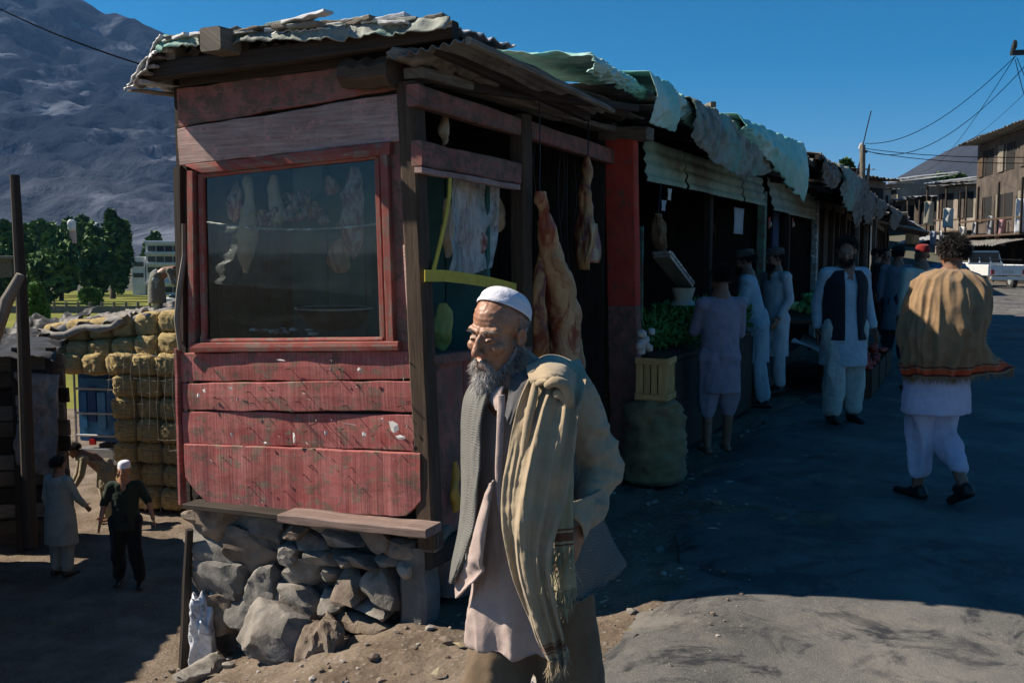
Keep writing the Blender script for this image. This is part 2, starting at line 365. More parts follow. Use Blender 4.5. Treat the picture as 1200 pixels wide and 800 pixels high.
def hp(py, Y): return 1.65+(295-py)/1167*Y
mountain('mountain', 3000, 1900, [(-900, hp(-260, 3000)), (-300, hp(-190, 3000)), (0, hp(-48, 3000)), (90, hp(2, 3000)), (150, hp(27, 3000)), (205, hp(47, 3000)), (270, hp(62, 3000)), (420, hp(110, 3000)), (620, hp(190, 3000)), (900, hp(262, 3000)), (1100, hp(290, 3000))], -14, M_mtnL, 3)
mountain('hill', 2300, 900, [(900, hp(292, 2300)), (1000, hp(250, 2300)), (1035, hp(216, 2300)), (1080, hp(189, 2300)), (1140, hp(160, 2300)), (1200, hp(146, 2300)), (1400, hp(90, 2300)), (1900, hp(60, 2300))], -14, M_mtnR, 9, nx=180, ny=60, rough=.05)

# loose stones and litter on the verge and along the road edge
rs_ = np.random.RandomState(4); gm = MB(); g2m = MB(); lt = MB()
for k in range(1500):
    s_ = rs_.uniform(-2.2, 6); t_ = rs_.uniform(-1.6, 1.7) if k % 4 else rs_.uniform(1.2, 6); z = float(ground_z(np.array([s_]), np.array([t_]))[0]); p = W(s_, t_, 0)
    zb = z+float(bumps(np.array([p.x]), np.array([p.y]), np.array([p.x]))[0])+.004 if t_ < 1.3 else .03
    r = .006+(.035 if t_ < 1.2 else .010)*rs_.random()**5; v, f, uv = rock((p.x, p.y, zb), (2*r, 2*r*.8, 1.3*r), k, 1, rot=k, cuts=4); (gm if k % 2 else g2m).add(v, f, uv)
M_peb = mat_rough('pebble', (.16, .14, .12), (.34, .30, .26), s=3, rough=.9, bs=.2); M_peb2 = mat_rough('brown_pebble', (.10, .075, .055), (.22, .17, .13), s=3, rough=.9, bs=.2)
gm.build('pebbles', M_peb, None, kind='stuff'); g2m.build('brown_pebbles', M_peb2, None, kind='stuff')
for k in range(150):
    s_ = rs_.uniform(-1.6, 8); t_ = rs_.uniform(-1.2, 1.25); z = float(ground_z(np.array([s_]), np.array([t_]))[0])+.035; p = W(s_, t_, z); a = rs_.uniform(0, 6.3); L = rs_.uniform(.02, .09); w = rs_.uniform(.004, .02); d = Vector((math.cos(a), math.sin(a), rs_.uniform(-.1, .3))); sd = Vector((-math.sin(a), math.cos(a), 0)); lt.add(*solid(([p-sd*w, p+d*L*.5-sd*w*.6+Vector((0, 0, .006)), p+d*L, p+sd*w], [(0, 1, 2, 3)], [(0, 0)]*4), .0015))
lt.build('litter_scraps', mat_rough('straw_scraps', (.20, .16, .09), (.42, .36, .26), s=5), None, kind='stuff')
# ================================================================ MATERIALS FOR THE STALLS
GREY_D = (.075, .060, .048); GREY_L = (.20, .165, .135)
M_red = mat_wood('red_paint_wood', (.12, .075, .055), (.30, .21, .16), paint=(.30, .062, .056), pvar=(.46, .19, .17), cover=.82, lap=True, bs=.6)
M_redfr = mat_wood('red_frame_wood', (.15, .08, .06), (.28, .19, .15), paint=(.22, .042, .032), pvar=(.30, .10, .08), cover=.78, bs=.5)
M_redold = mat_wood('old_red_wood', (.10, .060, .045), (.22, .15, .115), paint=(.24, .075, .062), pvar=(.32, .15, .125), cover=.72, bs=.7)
M_pinkw = mat_wood('pinkish_bare_wood', (.24, .145, .125), (.50, .36, .315), paint=(.42, .20, .18), cover=.5, bs=.6)
M_redpost = mat_wood('bright_red_post', (.10, .035, .025), (.22, .10, .07), paint=(.42, .035, .022), pvar=(.50, .08, .05), cover=.92, bs=.6)
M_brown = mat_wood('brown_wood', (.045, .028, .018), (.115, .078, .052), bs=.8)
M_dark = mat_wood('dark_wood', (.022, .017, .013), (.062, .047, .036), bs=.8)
M_grey = mat_wood('weathered_grey_wood', (.10, .085, .068), (.30, .26, .21), bs=1.0)
M_pine = mat_wood('sunlit_pine_wood', (.42, .23, .08), (.74, .47, .19), bs=.4)  # saturation raised so the crate colour carries a warm sun patch
M_green = mat_wood('green_paint_wood', (.10, .09, .07), (.22, .19, .15), paint=(.09, .25, .17), pvar=(.14, .30, .22), cover=.66, bs=.5)
M_blue = mat_wood('blue_paint_wood', (.05, .05, .05), (.12, .12, .11), paint=(.018, .05, .15), pvar=(.025, .07, .20), cover=.8, bs=.5)
M_white = mat_wood('white_paint_wood', (.25, .23, .20), (.45, .42, .38), paint=(.62, .62, .60), cover=.6, bs=.4)
M_rust = mat_rough('rusty_metal', (.05, .032, .024), (.16, .10, .07), s=7, bs=.4, spec=.4, rough=.6)
M_iron = mat_plain('dark_iron', (.05, .05, .05), rough=.5, metal=.6)
def tin_mat(name, c1, c2, rough=.42, metal=.75, s=5):
    m, t, b = newmat(name); v = coords(t); n = noise(t, v, s, 8, .7); c = ramp(t, n, [(.38, c1), (.62, c2)])
    r = noise(t, v, s*.6, 6, .7, 1); c = mixc(t, ramp(t, r, [(.56, (0, 0, 0)), (.66, (.8, .8, .8))]), c, (.10, .055, .035))
    t.links.new(c, b.inputs['Base Color']); b.inputs['Metallic'].default_value = metal; b.inputs['Roughness'].default_value = rough; bump(t, b, n, .4, .01); return m
M_tin = tin_mat('dull_tin', (.22, .20, .18), (.42, .40, .37), metal=.35, rough=.6)
M_foil = tin_mat('crumpled_tin', (.38, .38, .38), (.62, .62, .62), metal=.3, rough=.6, s=9)
M_corr = tin_mat('grey_corrugated_iron', (.13, .125, .115), (.26, .25, .23), metal=.3, rough=.65)
M_tarp = mat_rough('green_tarp', (.16, .42, .36), (.27, .60, .52), s=3, rough=.45, bs=.3, bd=.02, c3=(.42, .62, .55), spec=.5, cut=(.3, .7))
M_tarpd = mat_rough('dirty_tarp', (.12, .14, .12), (.30, .31, .27), s=5, rough=.7, bs=.5, bd=.02, c3=(.16, .33, .28))
M_rag = mat_rough('grey_sacking', (.10, .085, .07), (.26, .23, .20), s=8, rough=.95, bs=.6, bd=.01)
M_valance = mat_rough('pale_green_sheet', (.20, .32, .24), (.34, .46, .35), s=4, rough=.6, bs=.3, bd=.01, c3=(.17, .20, .15))
M_stone = mat_rough('grey_stone', (.12, .105, .09), (.31, .28, .24), s=6, rough=.95, bs=.8, bd=.015, s2=22, c3=(.10, .10, .105))
M_stone2 = mat_rough('brown_stone', (.10, .075, .055), (.25, .195, .15), s=7, rough=.95, bs=.8, bd=.015, s2=22, c3=(.17, .15, .13))
M_mortar = mat_rough('mud_mortar', (.07, .058, .047), (.15, .125, .10), s=9, rough=1, bs=1, bd=.02)
M_plaster = mat_rough('grey_cement', (.10, .095, .085), (.20, .185, .165), s=5, rough=.95, bs=.8, bd=.012)
M_film = mat_film('clear_plastic', (.70, .74, .72), .10, .22)
M_filmd = mat_film('dusty_plastic', (.50, .50, .46), .34, .4)
M_glass = mat_glass('dusty_glass', .03, (.14, .17, .165))
M_yellow = mat_plain('yellow_strip', (.62, .47, .045), rough=.5)
M_fat = mat_rough('meat_fat', (.38, .24, .13), (.54, .38, .22), s=9, rough=.42, bs=.5, bd=.006, c3=(.42, .12, .075), spec=.5, cut=(.3, .7))
def meat_mat(name, fat, red, s=5, bias=.5):
    m, t, b = newmat(name); v = coords(t, 'Object', (1.6, 1.6, .7)); n = noise(t, v, s, 8, .65, 1.4)
    c = ramp(t, n, [(bias-.06, red), (bias-.01, tuple((a+b_)/2 for a, b_ in zip(fat, red))), (bias+.05, fat)])
    n2 = noise(t, v, s*5, 5, .7); c = mixc(t, ramp(t, n2, [(.55, (0, 0, 0)), (.75, (.55, .55, .55))]), c, tuple(x*.4 for x in red))
    t.links.new(c, b.inputs['Base Color']); b.inputs['Roughness'].default_value = .42; b.inputs['Specular IOR Level'].default_value = .5
    b.inputs['Subsurface Weight'].default_value = 0; bump(t, b, n, .5, .012); bump(t, b, n2, .35, .004); return m
M_meat = meat_mat('carcass_meat', (.54, .32, .16), (.27, .06, .03), 3.6, .49)
M_meat2 = meat_mat('dark_leg_meat', (.44, .21, .075), (.17, .035, .016), 4.5, .51)
M_meat3 = meat_mat('offal', (.42, .30, .24), (.20, .05, .045), 12, .5)

# ================================================================ BUTCHER'S STALL
stall = thing('butcher_stall', 'red painted wooden butcher stall with glass window standing on rough stone base', 'market stall', W(0, -.75, .25))
def F0(px, py, s=0.0): return atS(px, py, s)
def board(parent, quad, name, mat, s0=0., th=.028, n=14, jit=.004, c=.004, seed=0, top=None, bot=None, wav=.0):
    """front board from its four picture corners (tl, tr, br, bl) on the plane s = s0"""
    tl, tr, br, bl = [F0(*q, s0) for q in quad]; rr = random.Random(seed); V = []; Fc = []; UV = []; uo = rr.random()*30; vo = rr.random()*30
    L = (tr-tl).length
    for i in range(n+1):
        u = i/n; T = tl.lerp(tr, u); B = bl.lerp(br, u)
        if top: T = T+Vector((0, 0, top(u)))
        if bot: B = B+Vector((0, 0, bot(u)))
        T = T+Vector((0, 0, rr.uniform(-jit, jit)+wav*math.sin(u*7+seed))); B = B+Vector((0, 0, rr.uniform(-jit, jit)+wav*math.sin(u*5+seed*2)))
        w = math.sin(u*6+seed*1.7)*.006+rr.uniform(-.002, .002)
        ex = (rr.uniform(-.006, .006))*N if i in (0, n) else Vector((0, 0, 0))
        for k, (a, d) in enumerate(((0, th), (0, c), (c, 0), (.5, -.003), (-c, 0), (0, c), (0, th))):
            if k < 2: p = B
            elif k == 2: p = B+Vector((0, 0, c))
            elif k == 3: p = (T+B)/2
            elif k == 4: p = T-Vector((0, 0, c))
            else: p = T
            V.append(p+D*(d+w)+ex); UV.append((uo+u*L, vo+(p.z)))
    for i in range(n):
        for k in range(6): Fc.append((i*7+k, (i+1)*7+k, (i+1)*7+k+1, i*7+k+1))
        Fc.append((i*7+6, (i+1)*7+6, (i+1)*7, i*7))
    Fc.append(tuple(range(7))[::-1]); Fc.append(tuple(n*7+k for k in range(7)))
    return build(name, mat, parent, (V, Fc, UV))
sl = stall
board(sl, ((206, 104), (468, 70), (468, 104), (209, 149)), 'plank', M_redold, seed=1, th=.03)
board(sl, ((207, 151), (468, 109), (468, 166), (210, 193)), 'plank', M_pinkw, -.006, seed=2, th=.03, wav=.002)
board(sl, ((212, 56), (470, 34), (470, 70), (212, 102)), 'plank', M_dark, -.012, seed=3, th=.05)
board(sl, ((211, 414), (486, 411), (488, 444), (212, 447)), 'plank', M_red, -.004, seed=4)
board(sl, ((212, 449), (488, 446), (490, 483), (213, 480)), 'plank', M_red, -.012, seed=5, wav=.0015)
board(sl, ((214, 482), (489, 486), (490, 529), (216, 519)), 'plank', M_red, -.002, seed=6, wav=.0015)
def lowcurve(u): return -.0+.16*max(0, 1-u/.16)**2.0+.085*max(0, (u-.93)/.07)**1.6
board(sl, ((216, 520), (492, 531), (493, 606), (219, 592)), 'plank', M_red, -.030, seed=7, n=36, jit=.0015, bot=lowcurve, th=.03)
# inner backing, seen dark in the gaps, and the plank ends at the corner
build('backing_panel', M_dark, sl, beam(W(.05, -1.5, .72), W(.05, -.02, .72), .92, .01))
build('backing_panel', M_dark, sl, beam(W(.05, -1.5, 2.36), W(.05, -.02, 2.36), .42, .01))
board(sl, ((456, 166), (484, 164), (488, 411), (463, 411)), 'corner_board', M_redold, .012, n=3, seed=8)
board(sl, ((472, 287), (479, 287), (487, 411), (480, 411)), 'corner_strip', M_pinkw, -.012, th=.02, n=10, jit=.002, seed=9)
pa = F0(476, 98, .03); pb = F0(499, 640, .03)
build('corner_post', M_brown, sl, beam(pb+N*.03, pa+N*.02, .11, .10, up=D, n=8, jit=.004))
# window frame (outer moulding, inner moulding), sill, pane
wf = thing  # noqa
win = board(sl, ((217, 193), (457, 166), (456, 181), (236, 203)), 'window_frame', M_redfr, -.018, th=.05, n=10, jit=.001)
def vbar(a, b, w, dep, mat, name, s0, parent, seed=0, j=.0012):
    return build(name, mat, parent, beam(F0(*a, s0)+D*dep/2, F0(*b, s0)+D*dep/2, w, dep, up=N, n=7, jit=j, c=.004, seed=seed))
vbar((224, 408), (222, 200), .045, .05, M_redfr, 'frame_stile', -.02, win, 1)
vbar((238, 400), (234, 204), .035, .03, M_redfr, 'frame_stile', .0, win, 2)
vbar((457, 408), (449, 178), .045, .05, M_redfr, 'frame_stile', -.02, win, 3)
vbar((448, 400), (441, 183), .03, .03, M_redfr, 'frame_stile', .002, win, 4)
board(win, ((236, 203), (441, 181), (441, 186), (238, 208)), 'frame_rail', M_redfr, .0, th=.03, n=8, jit=.001)
board(win, ((222, 402), (466, 400), (466, 411), (222, 413)), 'frame_rail', M_redfr, -.03, th=.06, n=8, jit=.001)
board(win, ((240, 397), (448, 395), (448, 401), (240, 403)), 'frame_rail', M_redfr, -.004, th=.03, n=8, jit=.001)
a, b_, c_, d_ = [F0(*q, .02) for q in ((236, 200), (446, 180), (452, 400), (240, 402))]
m = MB(); m.add([a, b_, c_, d_], [(0, 3, 2, 1)]); m.build('pane', M_glass, win)
# ledge under the boards: a dark half and a light plank
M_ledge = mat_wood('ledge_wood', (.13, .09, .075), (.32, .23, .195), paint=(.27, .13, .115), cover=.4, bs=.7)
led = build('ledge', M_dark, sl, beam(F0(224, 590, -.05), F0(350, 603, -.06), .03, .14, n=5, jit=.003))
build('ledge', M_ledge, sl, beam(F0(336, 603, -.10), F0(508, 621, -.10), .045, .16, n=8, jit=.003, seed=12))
# left edge upright, loose splintered slat
build('edge_strip', M_red, sl, beam(F0(214, 590, .0), F0(209, 408, .0), .05, .02, up=D, n=6, jit=.003))
build('edge_strip', M_dark, sl, beam(F0(214, 400, .05), F0(209, 196, .05), .05, .035, up=N, n=6, jit=.004))
build('loose_slat', M_grey, sl, tube([F0(211, 410, -.03), F0(207, 375, -.05), F0(210, 340, -.03), F0(216, 300, -.01), F0(215, 262, .0)], [.012, .016, .018, .014, .010], 6))
# nails and torn scraps of paper stuck on the lower boards
rr = random.Random(5); nails = MB()
for k in range(44):
    px = rr.uniform(222, 484); py = rr.choice([rr.uniform(418, 440), rr.uniform(453, 478), rr.uniform(488, 520), rr.uniform(540, 590)])
    if rr.random() < .45: px = rr.uniform(330, 480); py = rr.uniform(520, 560) if rr.random() < .5 else rr.uniform(455, 520)
    p = F0(px, py, -.03); nails.add(*tube([p+D*.02, p-D*rr.uniform(.006, .022)+N*rr.uniform(-.004, .004)], .0022, 5))
nails.build('nails', M_rust, sl, kind='stuff')
def scrap(px, py, w, h, k, mat):
    p = F0(px, py, -.036); r_ = random.Random(k)
    pts = [(-w, h*r_.uniform(.2, 1)), (-w*.2, h), (w*r_.uniform(.3, 1), h*.5), (w, -h*.4), (w*.1, -h), (-w*.6, -h*.6)]
    V = [p+N*a+Vector((0, 0, b_))-D*r_.uniform(0, .01) for a, b_ in pts]+[p-D*.008]
    m = MB(); m.add(*solid((V, [(i, 6, (i+1) % 6) for i in range(6)], [(0, 0)]*7), .0015)); m.build('paper_scrap', mat, sl)
M_paper = mat_plain('torn_paper', (.62, .58, .55), rough=.9)
M_pinkpaper = mat_plain('torn_pink_paper', (.45, .27, .26), rough=.9)
for i, (x, y, w, h) in enumerate(((462, 500, .030, .030), (470, 512, .028, .012), (345, 513, .010, .03), (422, 433, .014, .012), (233, 463, .01, .012), (271, 455, .014, .010), (427, 509, .012, .014), (312, 519, .014, .008), (382, 507, .01, .012), (272, 509, .01, .011), (240, 458, .014, .01), (330, 422, .028, .006), (388, 433, .006, .012), (410, 497, .04, .006), (279, 468, .008, .012), (478, 499, .008, .01), (357, 461, .012, .004), (448, 491, .014, .008))):
    scrap(x, y, w, h, i, M_paper if i < 12 else M_pinkpaper)

# side face: beams, posts, sill, red lower panel
def sbeam(q0, q1, w, h, mat, name, t=.03, n=8, jit=.004, parent=sl, up=(0, 0, 1), seed=None):
    return build(name, mat, parent, beam(atT(*q0, t), atT(*q1, t), w, h, up=up, n=n, jit=jit, seed=seed))
sbeam((484, 111), (716, 184), .105, .07, M_redold, 'top_beam')
sbeam((486, 86), (740, 160), .05, .12, M_grey, 'wall_plate', .02, jit=.010)
sbeam((488, 180), (606, 204), .12, .06, M_redold, 'transom_beam', .04)
sbeam((490, 199), (606, 220), .03, .04, M_pinkw, 'transom_strip', .06)
mp = build('door_post', M_brown, sl, beam(atT(613, 560, .03), atT(610, 135, .03), .12, .10, up=D, n=8, jit=.005))
build('window_sill', M_redold, sl, beam(atT(497, 421, .02), atT(612, 409, .02), .05, .12, n=5, jit=.004))
for k in range(3):
    x0 = 500+k*38; s0, s1 = .06+k*.38, .06+(k+1)*.38-.006
    build('side_panel', M_redfr if k == 1 else M_redold, sl, beam(W((s0+s1)/2, .03, .16), W((s0+s1)/2, .03, 1.11), s1-s0, .025, up=D, n=4, jit=.003))
build('side_sill', M_dark, sl, beam(W(-.0, .03, .12), W(2.75, .05, .10), .12, .12, n=5, jit=.006))
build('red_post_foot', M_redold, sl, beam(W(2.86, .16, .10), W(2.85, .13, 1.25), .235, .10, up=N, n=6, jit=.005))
rp = build('red_post', M_redpost, sl, beam(W(2.85, .13, 1.252), W(2.84, .10, 2.47), .235, .10, up=N, n=10, jit=.004))
build('red_post_cap', M_grey, sl, beam(W(2.86, -.05, 2.52), W(2.84, .32, 2.50), .09, .16, n=4, jit=.010))
# far side, back, floor and ceiling (dark interior)
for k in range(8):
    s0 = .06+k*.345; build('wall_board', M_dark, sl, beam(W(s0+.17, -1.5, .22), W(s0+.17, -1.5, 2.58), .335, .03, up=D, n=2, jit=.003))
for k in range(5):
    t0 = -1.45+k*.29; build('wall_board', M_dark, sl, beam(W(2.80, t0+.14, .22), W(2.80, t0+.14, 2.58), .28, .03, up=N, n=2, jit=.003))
build('light_stop_panel', M_dark, sl, box((.06, -1.56, .20), (2.86, -1.53, 2.74)))  # unseen panel added to stop sun leaking between the wall boards
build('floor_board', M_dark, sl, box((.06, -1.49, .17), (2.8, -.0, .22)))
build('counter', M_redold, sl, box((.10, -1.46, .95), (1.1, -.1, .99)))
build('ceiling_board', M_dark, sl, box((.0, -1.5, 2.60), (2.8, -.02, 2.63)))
# yellow strips across the side window, plastic sheet, small things
def strip(pts, w, mat, name, t, parent=sl, th=.006, upv=(0, 0, 1)):
    P = [atT(x, y, t) for x, y in pts]; m = MB(); V = []; 
    for i, p in enumerate(P):
        a = (P[min(i+1, len(P)-1)]-P[max(i-1, 0)]).normalized(); u = a.cross(N).normalized()
        V += [p+u*w/2, p-u*w/2]
    F = [(2*i, 2*i+1, 2*i+3, 2*i+2) for i in range(len(P)-1)]
    m.add(*solid((V, F, [(0, 0)]*len(V)), th)); return m.build(name, mat, parent)
strip([(497, 323), (520, 323), (545, 326), (575, 331), (604, 338)], .058, M_yellow, 'yellow_strip', .075)
strip([(527, 202), (526, 230), (521, 260), (514, 290), (507, 318)], .030, M_yellow, 'yellow_strip', .07)

# ---- roof
roof = build('roof', M_corr, sl, ([], [], [])) if False else None
def corr(p00, p10, p01, nw, amp, wav, nv=6, th=.004, crumple=0., seed=0, droop=None):
    """corrugated sheet: p00->p10 across the corrugations, p00->p01 along them"""
    p00, p10, p01 = map(Vector, (p00, p10, p01)); e1 = p10-p00; e2 = p01-p00; no = e1.cross(e2).normalized()
    if no.z < 0: no = -no
    nu = nw*6
    def f(u, v):
        p = p00+e1*u+e2*v; q = np.array([[p.x*1.7+seed, p.y*1.7, p.z]])
        d = amp*math.sin(2*math.pi*u*nw)+crumple*float(fbm(q, 3)[0])
        if droop: d += droop(u, v)
        return p+no*d
    return solid(grid(f, nu, nv), th)
rt = build('roof', M_corr, sl, corr(W(-.08, -1.38, 2.71), W(-.08, .30, 2.665), W(3.0, -1.45, 2.68), 22, .012, 0, 10, crumple=.03, seed=1), smooth=True, ang=50)
rk = 'rafter'
build('rafter', M_dark, sl, beam(W(-.12, -1.58, 2.60), W(-.12, .30, 2.66), .09, .07, n=6, jit=.006))
for tt_ in (-1.38, -.9, -.35, .05): build('rafter', M_grey if tt_ in (-1.38, -.35) else M_dark, sl, beam(W(-.15, tt_, 2.69), W(2.9, tt_, 2.64), .07, .07, n=5, jit=.005))
p = atS(246, 45, -.30); build('roof_beam_end', M_grey, sl, beam(p, p+D*1.2+Vector((0, 0, .0))+N*.02, .12, .13, n=4, jit=.006, c=.01))
p = atS(424, 88, -.06); build('log_end', M_brown, sl, beam(p-N*.10, p+N*.18, .14, .14, n=6, jit=.014, c=.045))
# corrugated awning over the selling side
q0 = atS(470, 42, -.20); q1 = atS(556, 28, -.20); e0 = atY(590, 128, 6.6); e1 = atY(684, 117, 6.25)
aw = corr(W(-.16, -.05, 2.56), W(-.16, .36, 2.61), W(1.9, -.05, 2.50), 7, .011, 0, 8, crumple=.02, seed=4)
build('awning_sheet', M_corr, sl, aw, smooth=True, ang=50)
build('awning_edge_pole', M_grey, sl, tube([W(-.15, .38, 2.60), W(.8, .39, 2.57), W(1.72, .42, 2.52)], .020, 8))
build('awning_strut', M_dark, sl, beam(W(.2, -.02, 2.50), W(1.95, .50, 2.56), .05, .04, n=4, jit=.005))
build('awning_strut', M_dark, sl, beam(W(-.1, .2, 2.58), W(1.8, .22, 2.50), .05, .05, n=4, jit=.005))
# crumpled tin and plastic wrapped over the front edge
def crumple(p00, p10, p11, p01, nu, nv, amp, seed, mat, name, th=.006, parent=sl, f=6., drop=None, ridg=1.0, smooth=True):
    P = [Vector(x) for x in (p00, p10, p11, p01)]; no = (P[1]-P[0]).cross(P[3]-P[0]).normalized()
    vs = []
    for j in range(nv+1):
        for i in range(nu+1):
            u, v = i/nu, j/nv; vs.append((P[0]*(1-u)+P[1]*u)*(1-v)+(P[3]*(1-u)+P[2]*u)*v)
    A = np.array([tuple(x) for x in vs]); U = np.tile(np.arange(nu+1)/nu, nv+1); Vv = np.repeat(np.arange(nv+1)/nv, nu+1)
    d = amp*((1-np.abs(fbm(A*f+seed, 3, .55))*2)*ridg+fbm(A*f*.5+seed*2, 2)*.7)
    lat = fbm(A*f*.6+seed*5, 2)*amp*.9
    A = A+np.array(no)[None]*d[:, None]+np.array((P[1]-P[0]).normalized())[None]*lat[:, None]
    if drop: A[:, 2] += drop(U, Vv)
    F = [(j*(nu+1)+i, j*(nu+1)+i+1, (j+1)*(nu+1)+i+1, (j+1)*(nu+1)+i) for j in range(nv) for i in range(nu)]
    return build(name, mat, parent, solid((A.tolist(), F, np.stack([U, Vv], -1).tolist()), th), smooth=smooth)
crumple(W(-.17, -1.42, 2.735), W(-.19, -.30, 2.71), W(.5, -.30, 2.75), W(.5, -1.42, 2.79), 100, 34, .016, 1, M_foil, 'tin_wrap', f=11)
crumple(W(-.17, -.55, 2.715), W(-.17, .30, 2.665), W(.6, .28, 2.71), W(.6, -.55, 2.76), 90, 34, .020, 2, M_foil, 'tin_wrap', f=8)
crumple(W(-.215, -1.42, 2.70), W(-.215, .30, 2.64), W(-.16, .30, 2.70), W(-.16, -1.42, 2.77), 80, 5, .018, 5, M_tarpd, 'tin_lip', f=9)
a0 = atS(160, 100, -.20); a1 = atS(226, 92, -.20); a2 = atS(262, 40, -.20); a3 = atS(222, 46, -.20)
crumple(W(-.20, -1.64, 2.53), W(-.20, -1.40, 2.755), W(.6, -1.36, 2.79), W(.6, -1.64, 2.58), 50, 50, .018, 3, M_foil, 'tin_wrap', f=7)
crumple(W(-.22, -1.64, 2.49), W(-.22, -1.40, 2.69), W(-.17, -1.40, 2.75), W(-.17, -1.64, 2.55), 24, 5, .02, 6, M_foil, 'tin_lip', f=9)
# rags and straw bulging out under the roof at the corner
for k in range(9):
    s_ = -.02+k*.2; build('wadding', M_rag, sl, rock(W(s_, .03+.02*(k % 2), 2.575), (.26, .22, .09), 40+k, 3, rot=k, rough=.25), smooth=True)

# ---- stone foundation, every stone its own piece
fnd = thing('stone_foundation', 'rough rubble stone and cement base under the red butcher stall', 'wall', W(.1, -.75, -.9))
build('mortar_core', M_mortar, fnd, box((.06, -1.46, -1.3), (2.9, -.03, .20)))
S0 = -.02
def stn(px, py, w, h, k, mat=None, d=.24, s0=-.0, rot=None, cuts=8, amp=.66):
    p = atS(px, py, s0); kx = (p-atS(px+10, py, s0)).length/10; kz = (p-atS(px, py+10, s0)).length/10
    r0 = math.atan2(N.y, N.x)+(rot or 0)
    return build('stone', mat or (M_stone if k % 3 else M_stone2), fnd, rock(p+D*.06, (w*kx*1.2, d, h*kz*1.2), k, 3, rot=r0, cuts=15, amp=.48, rough=.10, ex=7), smooth=True, ang=24)
for k, q in enumerate([(352, 672, 44, 36), (350, 703, 42, 34), (404, 690, 34, 34), (442, 684, 46, 50), (432, 712, 60, 24), (420, 733, 62, 30), (362, 634, 36, 26), (398, 636, 44, 24), (440, 634, 44, 26), (470, 640, 30, 22), (372, 655, 30, 22), (418, 660, 44, 20), (458, 655, 40, 20), (385, 708, 26, 26), (400, 655, 26, 18), (476, 668, 24, 28), (335, 650, 26, 24), (345, 620, 30, 18), (380, 617, 40, 16), (425, 617, 44, 16), (468, 622, 34, 14), (328, 690, 20, 26), (380, 676, 22, 24)]):
    stn(*q, 100+k, s0=-.01-.02*(k % 3))
for k, q in enumerate([(252, 612, 52, 30), (302, 612, 46, 30), (248, 645, 48, 34), (298, 647, 50, 36), (262, 682, 56, 34), (312, 684, 34, 34), (250, 717, 46, 30), (296, 718, 44, 30)]):
    p = atS(q[0], q[1], -.0); kx = (p-atS(q[0]+10, q[1], 0)).length/10
    build('cement_block' if k % 3 else 'stone', M_plaster if k % 3 else M_stone2, fnd, rock(p+D*.05, (q[2]*kx*1.22, .22, q[3]*kx*1.3), 300+k, 4, rot=math.atan2(N.y, N.x), cuts=9, amp=.66, rough=.11, ex=10), smooth=True, ang=26)
build('corner_block', M_plaster, fnd, beam(F0(494, 742, .06), F0(490, 636, .06), .15, .18, up=N, n=6, jit=.006, c=.02))
build('brace_block', M_grey, fnd, beam(F0(503, 636, .0), F0(520, 622, .3), .1, .1, up=N, n=3, jit=.006))
for k in range(5): build('stone', M_stone2 if k % 2 else M_stone, fnd, rock(W(.35+k*.55, -.02, -.02-.02*k+.05*(k % 2)), (.34, .5, .3), 500+k, 3, rot=1.1, cuts=8), smooth=True, ang=34)
# loose boulders fallen at the foot, each a thing
boul = [(322, 735, 70, 54, 'pale grey layered boulder lying at the foot of the stone base'), (338, 780, 66, 44, 'brown boulder lowest in front of the stone base, partly buried'), (366, 750, 32, 40, 'small brown upright stone leaning by the grey boulder'), (385, 745, 26, 30, 'small round brown stone beneath the rubble wall'), (244, 786, 52, 26, 'flat pale stone at the lower left corner of the base')]
for k, (px, py, w, h, lb) in enumerate(boul):
    p = atS(px, py, -.22); kx = (p-atS(px+10, py, -.22)).length/10
    o = build('boulder', M_stone if k in (0, 4) else M_stone2, None, rock(p, (w*kx*1.1, .34, h*kx*1.2), 600+k, 4, rot=.3*k-.4, cuts=16, rough=.12, amp=.5, ex=6), smooth=True, ang=24); tag(o, lb, 'stone')
# leaning stick and crushed silver plastic beside the base
o = build('wooden_stake', M_dark, None, tube([atS(214, 806, -.04), atS(217, 740, -.05), atS(219, 680, -.05), atS(222, 620, -.06)], [.03, .028, .026, .022], 7)); tag(o, 'dark rough stake propped against the left edge of the stone base', 'stake')
p = atS(238, 742, -.05)
vf = rock(p, (.13, .12, .42), 77, 4, cuts=3, rough=.35, amp=.7); o = build('plastic_bag', tin_mat('silver_plastic', (.42, .44, .47), (.60, .62, .66), metal=.1, rough=.25, s=20), None, vf, smooth=True); tag(o, 'crumpled silvery plastic bag stuffed between stake and stone base', 'bag')

# torn flat strips, split planks and folded tin piled along the front edge of the roof
for k in range(26):
    r_ = random.Random(k+70); t0 = -1.40+k*.056+r_.uniform(-.03, .03); L = r_.uniform(.12, .30); z = 2.74-.045*(t0+1.4)/1.5+.010*(k % 3)+.022*math.sin((t0+1.4)*1.8)**2; s_ = -.16+r_.uniform(-.03, .06)
    build('roof_strip', (M_foil, M_grey, M_foil, M_tarpd)[k % 4], sl, beam(W(s_, t0, z), W(s_+r_.uniform(-.05, .08), t0+L, z+r_.uniform(-.012, .022)), r_.uniform(.012, .022), r_.uniform(.05, .13), n=6, jit=.005, c=.003))
for k in range(7):
    r_ = random.Random(k+170); t0 = -1.62+k*.045; build('roof_strip', M_foil if k % 2 else M_grey, sl, beam(W(-.19, t0, 2.51+k*.038), W(.30, t0+r_.uniform(-.03, .05), 2.53+k*.040), .014, .07, n=6, jit=.006, c=.003))
